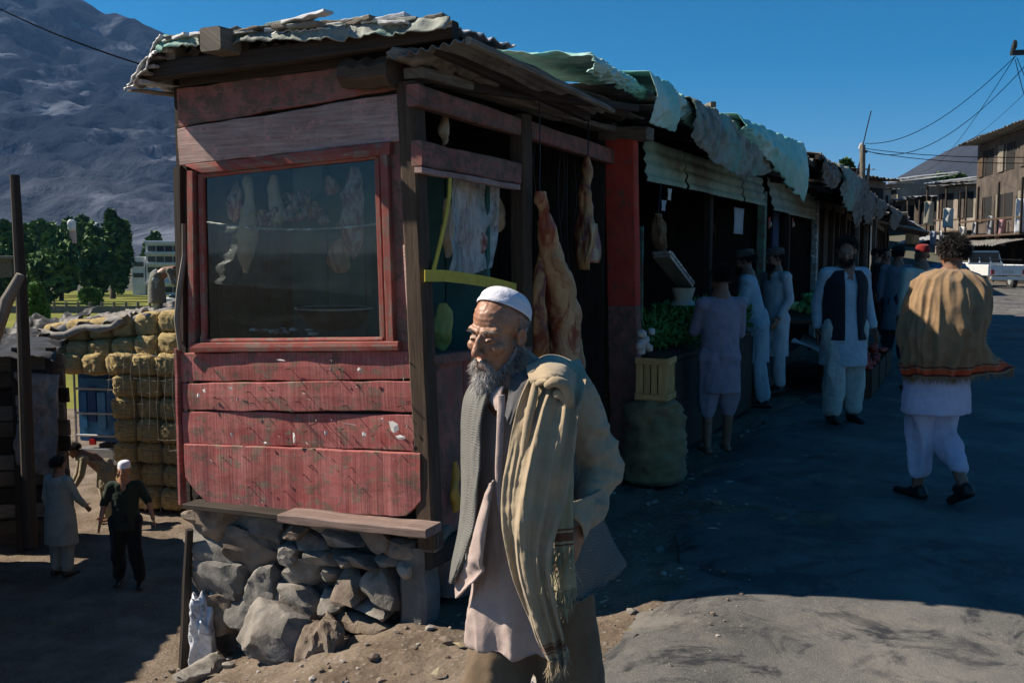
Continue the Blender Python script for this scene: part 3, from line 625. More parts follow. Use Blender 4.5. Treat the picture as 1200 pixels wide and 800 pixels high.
for k in range(38):
    r_ = random.Random(k+7); px = r_.uniform(218, 484); py = r_.uniform(418, 590); p = F0(px, py, -.032); a = -r_.uniform(.0, .5) if k % 3 else r_.uniform(-1.5, 0); L = r_.uniform(.006, .026); u = N*math.cos(a)+Vector((0, 0, math.sin(a))); v_ = N*-math.sin(a)+Vector((0, 0, math.cos(a))); w = r_.uniform(.0015, .005)
    m = MB(); m.add(*solid(([p-u*L-D*r_.uniform(.001, .008), p-v_*w, p+u*L-D*r_.uniform(.002, .012), p+v_*w], [(0, 1, 2, 3)], [(0, 0)]*4), .001)); m.build('splinter', M_pinkw if k % 2 else M_dark, sl)
# ================================================================ MEAT AND THINGS IN THE STALL
def loft(rings, n=20, cap=True, fn=None):
    """rings: (centre, rx, ry[, ang]) horizontal-ish sections stacked along the list"""
    V = []; F = []; UV = []
    for i, r in enumerate(rings):
        c, rx, ry = r[:3]; an = r[3] if len(r) > 3 else 0; c = Vector(c)
        for k in range(n):
            t = 2*math.pi*k/n; x, y = math.cos(t)*rx, math.sin(t)*ry
            V.append(c+Vector((x*math.cos(an)-y*math.sin(an), x*math.sin(an)+y*math.cos(an), 0))); UV.append((k/n, i/len(rings)))
    for i in range(len(rings)-1):
        for k in range(n): F.append((i*n+k, i*n+(k+1) % n, (i+1)*n+(k+1) % n, (i+1)*n+k))
    if cap: F.append(tuple(reversed(range(n)))); F.append(tuple((len(rings)-1)*n+k for k in range(n)))
    if rings[0][0][2] > rings[-1][0][2]: F = [tuple(reversed(f)) for f in F]
    return V, F, UV
def interp_rings(keys, n):
    ks = np.linspace(0, len(keys)-1, n); A = np.array([[*k[0], k[1], k[2]] for k in keys]); out = []
    for x in ks:
        i = min(int(x), len(keys)-2); f = x-i; p0 = A[max(i-1, 0)]; p1 = A[i]; p2 = A[i+1]; p3 = A[min(i+2, len(keys)-1)]
        v = .5*((2*p1)+(-p0+p2)*f+(2*p0-5*p1+4*p2-p3)*f*f+(-p0+3*p1-3*p2+p3)*f**3); out.append(((v[0], v[1], v[2]), max(v[3], .002), max(v[4], .002)))
    return out
def carcass(name, keys, t, mat, n=40, amp=.014, seed=0, lab=None, parent=None, dep=.55, gname='carcass'):
    """keys: (px, py, half width px) down the hanging piece, on the plane t"""
    K = []
    for px, py, hw in keys:
        c = atT(px, py, t); k = (c-atT(px+10, py, t)).length/10; yy = c.y; kk = yy/1167
        K.append(((c.x, c.y, c.z), hw*.68*kk, hw*.82*kk*dep))
    rg = interp_rings(K, n); V, F, UV = loft(rg, 30); A = np.array([tuple(v) for v in V]); ctr = np.repeat(np.array([r[0] for r in rg]), 30, 0)
    d = A-ctr; ln = np.linalg.norm(d, axis=1)[:, None]+1e-6
    A = A+d/ln*(amp*fbm(A*np.array([9, 9, 5])+seed, 4)+amp*.9*(1-np.abs(fbm(A*np.array([16, 16, 4])+seed*3, 2))*2))[:, None]*np.minimum(1, ln/.03)
    return build(name, mat, parent, (A.tolist(), F, UV), smooth=True), rg
# the big hanging leg and flank
c1 = thing('hanging_carcass', 'large skinned leg and flank of meat hanging in the stall doorway behind the bearded man', 'meat', atT(655, 430, .14))
carcass('leg', [(633, 224, 5), (636, 240, 9), (640, 262, 12), (645, 290, 16), (651, 320, 22), (656, 350, 26), (661, 385, 27), (662, 415, 26), (664, 445, 24), (668, 470, 14)], .16, M_meat, 60, .016, 3, parent=c1, dep=.6)
carcass('flank', [(651, 300, 5), (662, 330, 13), (668, 360, 16), (673, 395, 13), (677, 425, 11), (680, 440, 4)], .22, M_fat, 40, .012, 5, parent=c1, dep=.35)
carcass('flank', [(636, 290, 4), (632, 330, 9), (631, 370, 12), (634, 410, 13), (640, 440, 8)], .10, M_meat2, 40, .012, 9, parent=c1, dep=.5)
build('hook', M_iron, c1, tube([atT(632, 120, .12), atT(633, 180, .13), atT(632, 218, .15), atT(635, 232, .17)], .004, 6))
c2 = thing('meat_joint', 'smaller dark red leg of meat hanging high beside the red post', 'meat', atT(688, 315, .10))
carcass('leg', [(688, 184, 4), (689, 200, 7), (686, 225, 9), (687, 250, 13), (686, 275, 16), (683, 295, 15), (684, 316, 8)], .12, M_meat2, 46, .014, 12, parent=c2, dep=.6)
build('flap', M_meat, c2, solid(grid(lambda u, v: atT(690+u*12-v*2, 262+v*46, .17)+N*.02*math.sin(u*5+v*4), 6, 10), .008), smooth=True)
build('hook', M_iron, c2, tube([atT(690, 140, .08), atT(689, 188, .12)], .004, 6))
# wires and chains in the dark doorway
for k, (x, y0, y1) in enumerate(((624, 150, 222), (627, 150, 228), (656, 160, 300), (666, 165, 420), (674, 170, 260), (660, 165, 260))):
    o = build('cord', M_iron, None, tube([atT(x+2*math.sin(j+k), y0+(y1-y0)*j/6, -.1) for j in range(7)], .003, 5))
    tag(o, 'thin dark cord hanging in the stall doorway', 'cord', 'cords hanging in the stall doorway')
# clear bag of fat in the side window, and other pieces
bg = thing('plastic_bag', 'large clear plastic bag of fat hanging in the side window', 'bag', atT(558, 322, -.05))
crV = grid(lambda u, v: atT(532+(50+6*math.sin(v*3))*u-(6*v), 206+v*(112+6*math.sin(u*4)), -.06)-N*(.03*math.sin(u*3.14))+N*.03*float(pn([[u*4, v*3, 1]])[0]), 30, 40)
build('film', mat_film('bag_film', (.80, .80, .76), .48, .25), bg, crV, smooth=True)
carcass('contents', [(545, 210, 9), (548, 230, 14), (550, 255, 20), (553, 280, 23), (552, 305, 18), (550, 318, 8)], -.14, M_meat3, 40, .02, 21, parent=bg, dep=.4)
def offcut(px, py, h, w, t, mat, seed, lab, grp=None, nm='meat_piece', s=None):
    ob, _ = carcass(nm, [(px, py, w*.3), (px+1, py+h*.25, w*.7), (px-1, py+h*.6, w), (px+1, py+h*.85, w*.8), (px, py+h, w*.3)], t, mat, 26, .014, seed, dep=.5); tag(ob, lab, 'meat', grp)
offcut(520, 130, 40, 8, -.05, M_fat, 30, 'pale strip of fat hanging in the slot above the side window')
offcut(524, 232, 70, 11, -.10, M_fat, 31, 'yellowish lump of fat hanging left of the clear bag')
offcut(584, 232, 40, 8, -.10, M_fat, 33, 'small pinkish scrap hanging right of the clear bag')
offcut(519, 355, 56, 16, -.20, mat_plain('yellow_green_plastic', (.40, .38, .10), rough=.4), 34, 'yellow green plastic bag standing inside the side window', nm='carrier_bag')
offcut(536, 345, 22, 12, -.30, M_paper, 35, 'pale crumpled wrapping behind the yellow green bag', nm='wrapping')
offcut(533, 540, 60, 9, .09, mat_plain('old_yellow_plastic', (.42, .27, .05), rough=.5), 36, 'old yellow plastic bag hanging by the stall step', nm='carrier_bag')
# behind the front window (on planes s = const)
def wpiece(px, py, h, w, s, mat, seed, lab, nm='meat_piece', grp=None, dep=.5):
    K = []
    for f, g in ((0, .3), (.25, .7), (.6, 1), (.85, .75), (1, .25)):
        c = atS(px+math.sin(f*5+seed)*2, py+h*f, s); kk = c.y/1167; K.append(((c.x, c.y, c.z), w*g*kk, w*g*kk*dep))
    rg = interp_rings(K, 26); V, F, UV = loft(rg, 22); A = np.array([tuple(v) for v in V]); ctr = np.repeat(np.array([r[0] for r in rg]), 22, 0); d = A-ctr; ln = np.linalg.norm(d, axis=1)[:, None]+1e-6
    A = A+d/ln*(.018*fbm(A*7+seed, 4))[:, None]; o = build(nm, mat, None, (A.tolist(), F, UV), smooth=True); return tag(o, lab, 'meat', grp)
wpiece(290, 205, 115, 10, 0.116, M_fat, 50, 'long pale strip of meat hanging at the left of the front window')
wpiece(276, 212, 50, 9, 0.179, M_meat3, 51, 'thin reddish strip behind the long pale strip in the window')
wpiece(414, 195, 110, 13, 0.13, M_meat3, 52, 'pale ribs of meat hanging at the right of the front window')
wpiece(398, 280, 40, 15, 0.165, M_meat, 53, 'red piece of meat low at the right of the front window')
wpiece(322, 205, 60, 10, 0.165, M_fat, 54, 'pale flap of fat near the middle of the front window')
wpiece(386, 205, 24, 9, 0.147, M_meat, 55, 'small pale scrap hung high right of centre in the window')
for k in range(34):
    r_ = random.Random(k); wpiece(345+r_.gauss(0, 26), 218+r_.random()*42, 14, 7, (.12+r_.random()*.12), M_meat3 if k % 3 else M_meat2, 60+k, 'dark lump of offal in the cluster hanging in the front window', 'offal_lump', 'offal lumps hanging in the window')
# tray-like pan on the counter behind the glass, and small scraps
pc = atS(392, 366, .36); K = []
pan = thing('cooking_pan', 'round dark pan with a bright rim on the counter behind the glass', 'pan', pc)
prof = [(.05, -.10), (.13, -.085), (.175, -.04), (.20, .02), (.21, .025), (.195, .02), (.165, -.03), (.12, -.07), (.02, -.085)]
V, F, UV = loft([((pc.x, pc.y, pc.z+z), r, r) for r, z in prof], 28, cap=False); build('bowl', M_iron, pan, (V, F, UV), smooth=True)
build('rim', M_tin, pan, tube([(pc.x+.21*math.cos(a*math.pi/16), pc.y+.21*math.sin(a*math.pi/16), pc.z+.025) for a in range(33)], .006, 6))
for k in range(14):
    r_ = random.Random(k+9); px = 290+r_.random()*80; p = atS(px, 392-r_.random()*8, .12+r_.random()*.2); tag(build('meat_scrap', M_paper if k % 3 else M_meat3, None, rock(p, (.03+.03*r_.random(), .03, .02), k, 2, rough=.3), smooth=True), 'small pale scrap lying on the counter inside the window', 'meat', 'scraps on the counter inside the window')
# a slack plastic sheet and string stretched behind the glass
o = build('plastic_sheet', M_film, None, grid(lambda u, v: atS(244+u*192, 262+v*70+u*14, .09)+D*(.02*math.sin(u*9+v*3)+.03*float(pn([[u*5, v*9, 2]])[0])), 60, 24), smooth=True); tag(o, 'creased clear plastic sheet stretched across the inside of the front window', 'plastic sheet')
o = build('string', M_white, None, wire(atS(240, 260, .08), atS(445, 262, .08), .035, .006, 16, 5)); tag(o, 'white string slung across the inside of the front window', 'string')
o = build('bottle_of_water', M_film, None, rock(atS(362, 210, .2), (.16, .12, .22), 5, 3), smooth=True); tag(o, 'knotted clear plastic bag hanging behind the upper middle of the window', 'bag'); o.name = 'knotted_bag'

for k in range(5):
    build('teal_lining', mat_rough('teal_paint%d' % k, (.03, .10, .09), (.06, .16, .14), s=4, rough=.6), sl, box((.95+.0*k, -1.46+k*.28, 1.0), (.99, -1.19+k*.28, 2.2)))
# ================================================================ ROW OF SHOPS ALONG THE STREET
def shop(name, label, s0, s1, z0=.02, zt=2.45, back=-2.6, wood=M_dark, post=None, interior=M_dark, roofz=(2.72, 3.05), over=.35, sheet=M_corr, floor=True, nboards=None, seed=0):
    sh = thing(name, label, 'shop', W((s0+s1)/2, -.6, z0)); rr = random.Random(seed)
    L = s1-s0
    nb = max(3, int(L/.42))
    for k in range(nb):
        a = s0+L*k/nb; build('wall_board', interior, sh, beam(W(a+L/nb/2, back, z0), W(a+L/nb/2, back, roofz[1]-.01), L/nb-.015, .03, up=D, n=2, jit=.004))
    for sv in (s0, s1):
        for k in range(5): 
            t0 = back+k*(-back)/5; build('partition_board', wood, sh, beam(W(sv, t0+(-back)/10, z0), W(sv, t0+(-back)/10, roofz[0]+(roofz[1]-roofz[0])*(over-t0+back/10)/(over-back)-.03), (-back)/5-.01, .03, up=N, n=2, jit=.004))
    build('floor_board', M_dark, sh, box((s0, back, z0-.4), (s1, .0, z0+.12)))
    build('lintel', wood, sh, beam(W(s0, -.02, zt), W(s1, -.02, zt), .14, .09, n=8, jit=.006))
    build('roof_sheet', sheet, sh, corr(W(s0-.1, over, roofz[0]), W(s1+.1, over, roofz[0]), W(s0-.1, back-.1, roofz[1]), int(L*5), .012, 0, 5, crumple=.04, seed=seed), smooth=True, ang=50)
    for k in range(int(L/1.2)+1): build('rafter', M_dark, sh, beam(W(s0+.2+k*1.2, over-.05, roofz[0]-.07), W(s0+.2+k*1.2, back, roofz[1]-.07), .08, .06, n=3, jit=.004))
    return sh
def post(sh, s, t, z0, z1, w, mat, name='post'): return build(name, mat, sh, beam(W(s, t, z0), W(s+.0, t, z1), w, w*.8, up=D, n=6, jit=.004))
sh2 = shop('greengrocer_shop', 'dark open greengrocer shop with green tarpaulin over its eave, next to the red post', 3.0, 8.55, seed=2)
sh3 = shop('vegetable_shop', 'open shop with blue doors and white corner post beyond the green post', 8.75, 13.1, seed=3, zt=2.4, roofz=(2.62, 3.0))
sh4 = shop('timber_shop', 'narrow brown timber shop front beyond the white post', 13.3, 17.6, seed=4, zt=2.5, wood=M_brown, roofz=(2.75, 3.1))
sh5 = shop('end_shop', 'last dark shop of the row with a ragged sagging eave', 17.8, 23.5, seed=5, zt=2.4, wood=M_brown, roofz=(2.6, 2.95), over=.5)
# valance panels of pale green sheet hanging below the eave (each panel a part)
def valance(sh, s0, s1, n, zt, zb, t, mat, seed=0):
    rr = random.Random(seed)
    for k in range(n):
        a = s0+(s1-s0)*k/n; b = s0+(s1-s0)*(k+1)/n-.02; lean = rr.uniform(.02, .10)
        V, F, UV = grid(lambda u, v: W(a+(b-a)*u, t+lean*v+.012*math.sin(v*22), zt+(zb-zt)*v+rr.uniform(-.004, .004)), 4, 14)
        build('valance_panel', mat, sh, solid((V, F, UV), .006), smooth=True, ang=60)
valance(sh2, 3.5, 8.4, 4, 2.55, 2.22, .06, M_valance, 1)
valance(sh3, 8.8, 13.0, 3, 2.60, 2.18, .04, mat_rough('cream_sheet', (.17, .21, .16), (.28, .32, .25), s=3, rough=.7, c3=(.2, .19, .15)), 2)
for s_ in (6.1,): post(sh2, s_, -.04, .1, 2.4, .10, M_dark)
post(sh2, 8.5, .05, .05, 2.4, .13, M_green, 'green_post'); build('brace', M_green, sh2, beam(W(8.6, .02, 2.1), W(9.5, -.2, 1.2), .04, .03))
post(sh3, 13.1, .05, .05, 2.5, .13, M_white, 'white_post')
post(sh3, 10.8, -.02, .05, 2.4, .10, M_dark)
for k, s_ in enumerate((14.4, 15.6, 16.6, 17.6)): post(sh4, s_, .0, .05, 2.5, .14 if k % 2 else .1, M_brown)
for k in range(7): build('front_board', M_brown, sh4, beam(W(13.35+.14+k*.30, -.05, .1), W(13.35+.14+k*.30, -.05, 2.45), .28, .03, up=D, n=2, jit=.005))
for s_ in (19.2, 21.2, 23.4): post(sh5, s_, .1, .05, 2.5, .13, M_grey)
# green tall panel at the near side of the greengrocer, inner shelf posts, diagonal brace and calendar
build('side_panel', M_green, sh2, beam(W(3.35, -.05, .7), W(3.35, -.05, 1.85), .34, .03, up=N, n=3, jit=.004))
build('brace', M_brown, sh2, beam(atT(832, 262, -.6), atT(868, 322, -.3), .09, .05, n=4, jit=.004))
for x in (800, 835): build('stud', M_brown, sh2, beam(atT(x, 222, -1.2), atT(x, 420, -1.2), .08, .06, up=D, n=4, jit=.004))
build('shelf', M_brown, sh2, box((3.4, -2.3, 1.35), (8.2, -1.9, 1.39))); build('shelf', M_brown, sh2, box((3.4, -2.3, 1.8), (8.2, -1.9, 1.84)))
for k in range(5): build('door_leaf', M_blue, sh3, beam(W(9.2+k*.55, -.30-.2*(k % 2), .1), W(9.2+k*.55, -.30-.2*(k % 2), 2.25), .50, .035, up=D, n=3, jit=.002))
def sheet_on(s, t, z, w, h, mat, name, label, cat, up=D, th=.004):
    o = build(name, mat, None, solid(grid(lambda u, v: W(s, t, z)+up*(u-.5)*w+Vector((0, 0, (v-.5)*h))+N*.006*math.sin(u*4+v*3), 4, 5), th), smooth=True); return tag(o, label, cat)
M_pap = mat_plain('pale_paper', (.42, .46, .50), rough=.8)
p = ST(atT(866, 259, .0)); sheet_on(p[0], .0, p[2], .52, .30, M_pap, 'notice_sheet', 'pale blank sheet hung beside the green post', 'paper')
p = ST(atT(777, 228, .02)); sheet_on(p[0], .08, p[2], .12, .10, mat_plain('white_card', (.7, .68, .62)), 'price_card', 'small white card hanging at the top left of the greengrocer', 'paper')
p = ST(atT(770, 241, .02)); sheet_on(p[0], .08, p[2], .14, .09, M_pap, 'price_card', 'small grey card hanging just below the white card', 'paper')
for k, x in enumerate((906, 933)):
    p = ST(atT(x, 261, -.05)); o = sheet_on(p[0], -.1, p[2], .16, .16, mat_plain('red_print' + str(k), (.35, .04, .04)), 'poster', 'small red and white print on the blue door, ' + ('left' if k == 0 else 'right') + ' one of two', 'poster')
    build('pale_motif', M_white, o, rock(W(p[0], -.088, p[2]-.02), (.05, .012, .08), 3+k, 2))
# upper roof line behind: darker shed roof rising above the shops
up2 = thing('upper_shed', 'dark tin roofed shed rising behind the row of shops', 'shed', W(7, -3.6, 0))
build('roof_sheet', M_corr, up2, corr(W(2.6, -1.6, 3.02), W(9.5, -1.5, 3.30), W(2.6, -3.9, 2.95), 30, .014, 0, 4, crumple=.05, seed=8), smooth=True, ang=50)
build('wall', M_brown, up2, box((3.0, -2.1, 2.7), (9.2, -2.0, 3.05))); build('wall', M_brown, up2, box((3.2, -3.7, -1.5), (9.2, -3.6, 2.9)))
build('fascia', M_dark, up2, beam(W(2.6, -1.58, 3.0), W(9.5, -1.48, 3.26), .07, .04, n=8, jit=.006))
up3 = thing('upper_shed', 'second upper tin shed further along behind the ragged eave', 'shed', W(12, -3.6, 0))
build('roof_sheet', M_corr, up3, corr(W(9.2, -.8, 3.15), W(14.8, -.5, 3.30), W(9.2, -5.5, 3.0), 26, .014, 0, 4, crumple=.06, seed=11), smooth=True, ang=50)
build('wall', M_brown, up3, box((9.6, -2.1, 2.7), (14.5, -2.0, 3.1)))
# lower lean-to sheets stepping along the eave
for k, (a, b, z0, z1, t) in enumerate(((6.2, 9.8, 2.86, 2.80, .55), (9.0, 12.5, 2.90, 2.78, .65), (12.4, 15.6, 2.95, 2.86, .6))):
    o = build('eave_sheet', M_corr, (sh2, sh3, sh4)[k], corr(W(a, t, z0), W(b, t+.05, z1), W(a, t-1.2, z0+.16), int((b-a)*6), .012, 0, 4, crumple=.05, seed=20+k), smooth=True, ang=50)
    build('eave_pole', M_dark, (sh2, sh3, sh4)[k], beam(W(a, t-.02, z0-.05), W(b, t+.02, z1-.05), .06, .05, n=6, jit=.008))
build('back_wall', M_brown, up2, box((3.1, -2.75, -2.6), (24, -2.68, 3.0)))
build('light_stop_board', M_brown, sh2, box((2.86, -2.6, -.4), (2.96, .02, 2.9)))  # board added in the gap to keep light streaks off the road
build('light_stop_sheet', M_corr, sh2, corr(W(2.4, .3, 2.80), W(3.4, .3, 2.80), W(2.4, -2.6, 2.95), 6, .012, 0, 4, seed=3), smooth=True)  # extra roof sheet added over the gap to block leaking sun

# tarpaulin draped over the eave: cloth sheets thrown over the edge, hanging down the street side
def drape(name, label, s0, s1, ztop, zfn, tfn, mat, amp, seed, nu=110, nv=50, f=5., th=.004, parent=None, cat='tarpaulin', inner=.7):
    """runs from the roof (v=0) over the eave (v~.45) and down (v=1); zfn(u), tfn(u): hanging length and overhang"""
    vs = []; U = []; Vv = []
    for j in range(nv+1):
        for i in range(nu+1):
            u, v = i/nu, j/nv; s = s0+(s1-s0)*u
            if v < .45: q = v/.45; t = tfn(u)-inner*(1-q); z = ztop(u)+.10*inner*(1-q)
            else: q = (v-.45)/.55; t = tfn(u)+.05*math.sin(q*3.1); z = ztop(u)-q*zfn(u)
            p = W(s, t, z); vs.append(tuple(p)); U.append(u); Vv.append(v)
    A = np.array(vs); U = np.array(U); Vv = np.array(Vv)
    B = np.stack([U*(s1-s0)*f, Vv*f*.5, Vv*0+seed], -1)
    amp = amp*.75; d = amp*.55*(1-np.abs(fbm(B, 4, .6))*2.2)+amp*.5*(.6-np.sqrt(np.abs(fbm(B*1.7+40, 3, .5))))+amp*.18*fbm(B*7, 2); hang = np.clip((Vv-.4)/.3, 0, 1)
    A = A+np.array(N)[None]*(d*(.4+hang))[:, None]+np.array((0, 0, 1))[None]*(d*(1-hang)*1.1)[:, None]
    A[:, 2] += amp*.5*fbm(B*2.3+9, 2)
    F = [(j*(nu+1)+i, j*(nu+1)+i+1, (j+1)*(nu+1)+i+1, (j+1)*(nu+1)+i) for j in range(nv) for i in range(nu)]
    o = build(name, mat, parent, solid((A.tolist(), F, np.stack([U, Vv], -1).tolist()), th), smooth=True)
    if not parent: tag(o, label, cat)
    return o
drape('tarpaulin', 'narrow turquoise tarpaulin tail hanging straight down above the red post', 2.2, 2.8, lambda u: 2.82, lambda u: .32, lambda u: .50, M_tarp, .02, 1, 60, 60, 4)
drape('tarpaulin', 'crumpled turquoise tarpaulin edge on the roof ridge behind the red stall', 1.35, 2.4, lambda u: 2.80-.02*u, lambda u: .10, lambda u: .38, M_tarp, .035, 2, 120, 48, 6)
drape('tarpaulin', 'crumpled turquoise tarpaulin knot on the eave between the tail and the long green sheet', 3.1, 4.3, lambda u: 2.88-.04*u, lambda u: .14+.10*u, lambda u: .34, M_tarp, .05, 3, 100, 48, 6)
drape('tarpaulin', 'dirty white and green plastic sheet sagging over the greengrocer eave', 3.5, 6.6, lambda u: 2.84-.02*u, lambda u: .30+.18*math.sin(u*3.1), lambda u: .42+.1*u, M_tarpd, .05, 4, 160, 68, 3.5)
drape('tarpaulin', 'long pale turquoise tarpaulin hanging in a point over the greengrocer', 4.9, 7.7, lambda u: 2.86, lambda u: .14+.50*u**1.2, lambda u: .50+.16*u, M_tarp, .045, 5, 90, 40, 3)
for k, (a, b, z, h, t) in enumerate(((9.2, 11.6, 2.86, .34, .62), (10.8, 13.2, 2.88, .62, .68), (12.6, 15.0, 2.90, .85, .62), (14.5, 17.2, 2.78, .62, .6), (16.6, 19.5, 2.72, .40, .62), (19.5, 23.0, 2.65, .5, .7))):
    drape('sacking', ('grey sacking bundled on the eave above the blue doors', 'torn grey sacking hanging above the blue doors', 'long twisted grey rag hanging beside the white post', 'dark rag bundle on the eave beyond the white post', 'ragged cloth edge on the timber shop eave', 'ragged dark cloth over the last eave of the row')[k], a, b, lambda u: z, lambda u, h=h, k=k: h*(.45+.55*math.sin(u*3.1+.3)), lambda u: t, M_rag if k != 1 else M_tarpd, .085, 10+k, 60, 30, 4, cat='sacking')
# poles and debris on top of the roofs
for k in range(9):
    r_ = random.Random(k); s_ = 3+k*1.9; o = build('roof_pole', M_grey if k % 2 else M_dark, None, beam(W(s_, .35-r_.random()*.5, 3.0-.02*k), W(s_+1.4, .2-r_.random()*.9, 3.02-.01*k), .05, .05, n=4, jit=.01)); tag(o, 'loose pole lying on the tin roofs of the shop row', 'pole', 'loose poles on the shop roofs')

# ---------------------------------------------------------------- goods
M_leaf = mat_rough('leafy_green', (.035, .14, .03), (.10, .28, .07), s=30, rough=.6, bs=.2, spec=.4)
M_leaf2 = mat_rough('pale_leafy_green', (.24, .36, .10), (.42, .54, .20), s=20, rough=.6, bs=.2, spec=.4)
M_sack = mat_cloth('jute_sack', (.24, .19, .10), (.15, .12, .065), weave=500, bs=.8)
M_onion = mat_rough('white_bulb', (.34, .31, .28), (.50, .46, .42), s=20, rough=.6, bs=.2)
M_tomato = mat_plain('red_vegetable', (.40, .035, .02), rough=.35)
# sloping display bench of the greengrocer
bench = thing('display_bench', 'dark sloping wooden bench heaped with greens beside the red post', 'bench', W(4.6, .28, .02))
build('top', M_brown, bench, beam(W(3.2, .10, .86), W(6.3, .14, .86), .60, .04, up=N+Vector((0, 0, -.18)), n=4, jit=.004)); build('front_board', M_dark, bench, beam(W(3.2, .40, .42), W(6.3, .44, .42), .74, .03, n=4, jit=.004))
for k in range(3): build('leg', M_brown, bench, beam(W(3.3+k*1.4, .34, .0), W(3.3+k*1.4, .34, .8), .07, .07, up=D))
def leafpile(name, label, c, size, n, mat, seed, lw=.05, ll=.10, cat='vegetables', kind='stuff', parent=None):
    rs_ = np.random.RandomState(seed); V = []; F = []
    for k in range(n):
        q = rs_.normal(size=3); q /= np.linalg.norm(q); q[2] = abs(q[2]); q = q*(rs_.random()**.3); base = c+D*q[0]*size[0]+N*q[1]*size[1]+Vector((0, 0, q[2]*size[2]))
        d = Vector(rs_.normal(size=3)).normalized()+Vector((0, 0, .5)); d.normalize(); sd = d.cross(Vector(rs_.normal(size=3))).normalized(); nn = d.cross(sd); L = ll*rs_.uniform(.6, 1.2); w = lw*rs_.uniform(.5, 1.1); i = len(V)
        V += [base, base+d*L*.5+sd*w/2+nn*.01, base+d*L-nn*.02, base+d*L*.5-sd*w/2+nn*.01]; F += [(i, i+1, i+2), (i, i+2, i+3)]
    m = MB(); m.add(V, F); o = m.build(name, mat, parent, smooth=False); 
    if kind: o['kind'] = kind
    if label: o['label'] = label; 
    if cat and kind != 'stuff': o['category'] = cat
    return o
for k in range(9):
    s_ = 3.5+k*.30; c = W(s_, .14+.10*(k % 3-1), .90+.03*(k % 2))
    g = thing('bunch_of_greens', 'dark leafy bunch in the heap of greens on the sloping bench', 'greens', c, 'bunches of greens on the sloping bench')
    leafpile('leaves', None, c, (.24, .22, .26), 520, M_leaf, k, .045, .09, kind=None, cat=None, parent=g)
for k in range(14):
    r_ = random.Random(k+3); o = build('garlic_bulb', M_onion, None, rock(atT(748+r_.random()*16, 388+r_.random()*24, .52), (.052, .052, .048), k, 2, cuts=2), smooth=True); tag(o, 'round white bulb in the small pile above the slatted crate', 'vegetable', 'white bulbs above the crate')
# crate on the sack
cr = thing('wooden_crate', 'slatted pine crate standing on the jute sack by the red post', 'crate', atT(768, 467, .50))
pc = atT(767, 466, .44); S1, T1, Z1 = ST(pc); wz = .275
for k in range(4):
    build('slat', M_pine, cr, beam(W(S1-.10, T1-.078+k*.052, Z1+.01), W(S1-.10, T1-.078+k*.052, Z1+wz+.01), .044, .010, up=N, n=2, jit=.001))
    build('slat', M_pine, cr, beam(W(S1-.08+k*.055, T1+.105, Z1+.01), W(S1-.08+k*.055, T1+.105, Z1+wz+.01), .046, .010, up=D, n=2, jit=.001))
for (z) in (Z1+.02, Z1+wz):
    build('rail', M_pine, cr, beam(W(S1-.115, T1-.11, z), W(S1-.115, T1+.12, z), .045, .012)); build('rail', M_pine, cr, beam(W(S1-.11, T1+.121, z), W(S1+.12, T1+.121, z), .045, .012))
for a, b in ((-.09, -.095), (-.09, .10), (.11, .10)): build('corner_batten', M_pine, cr, beam(W(S1+a, T1+b, Z1), W(S1+a, T1+b, Z1+wz), .03, .03, up=D))
def sack(c, w, h, lab, seed, mat=M_sack, dep=None, group=None):
    keys = [((0, 0, 0), .40, .36), ((0, 0, .08), .50, .46), ((0, 0, .35), .50, .47), ((.01, 0, .65), .47, .42), ((0, 0, .9), .42, .36), ((0, 0, 1.0), .25, .2)]
    rg = interp_rings([((a[0]*w, a[1], a[2]*h), x*w, y*(dep or w)) for a, x, y in keys], 34); V, F, UV = loft(rg, 36); A = np.array([tuple(v) for v in V])
    d = A.copy(); d[:, 2] = 0; ln = np.linalg.norm(d, axis=1)[:, None]+1e-6; A = A+d/ln*(.028*fbm(A*7+seed, 3)+.035*(1-np.abs(fbm(A*np.array([6, 6, 13])+seed, 2))*2))[:, None]
    o = build('sack', mat, None, ((A+np.array(c)).tolist(), F, UV), smooth=True); return tag(o, lab, 'sack', group)
sack(W(S1, T1+.0, .0), .42, Z1+.0, 'full brown jute sack standing under the slatted crate', 2)
# weighing scale / white angled tray
sc_ = thing('weighing_scale', 'white tilted metal pan scale above the heap of greens', 'scale', atT(800, 350, .35))
q = [atT(766, 299, .25), atT(786, 298, .42), atT(813, 334, .42), atT(796, 335, .20)]
m = MB(); m.add(*solid(([q[0], q[1], q[2], q[3]], [(0, 1, 2, 3)], [(0, 0)]*4), .02)); m.build('pan', mat_plain('enamel', (.42, .44, .40), rough=.4), sc_)
for i in range(4): build('rim', M_white, sc_, tube([q[i]+Vector((0, 0, .015)), q[(i+1) % 4]+Vector((0, 0, .015))], .012, 6))
m = MB(); g_ = atT(801, 337, .33); m.add(*loft([((g_.x, g_.y, g_.z), .10, .10), ((g_.x, g_.y, g_.z-.10), .07, .07), ((g_.x, g_.y, g_.z-.14), .12, .12)], 16)); m.build('base', mat_plain('pale_cream_metal', (.5, .48, .38), rough=.4), sc_, smooth=True, ang=40)
build('hanger', M_iron, sc_, tube([q[0], atT(775, 215, .2)], .006, 5))
o, _ = carcass('dried_bunch', [(771, 250, 4), (773, 262, 9), (772, 280, 11), (776, 294, 6)], .3, mat_rough('dry_bunch', (.10, .06, .03), (.20, .13, .07), s=20), 30, .02, 44, dep=.8); tag(o, 'brown dried bunch hanging above the scale', 'herbs')
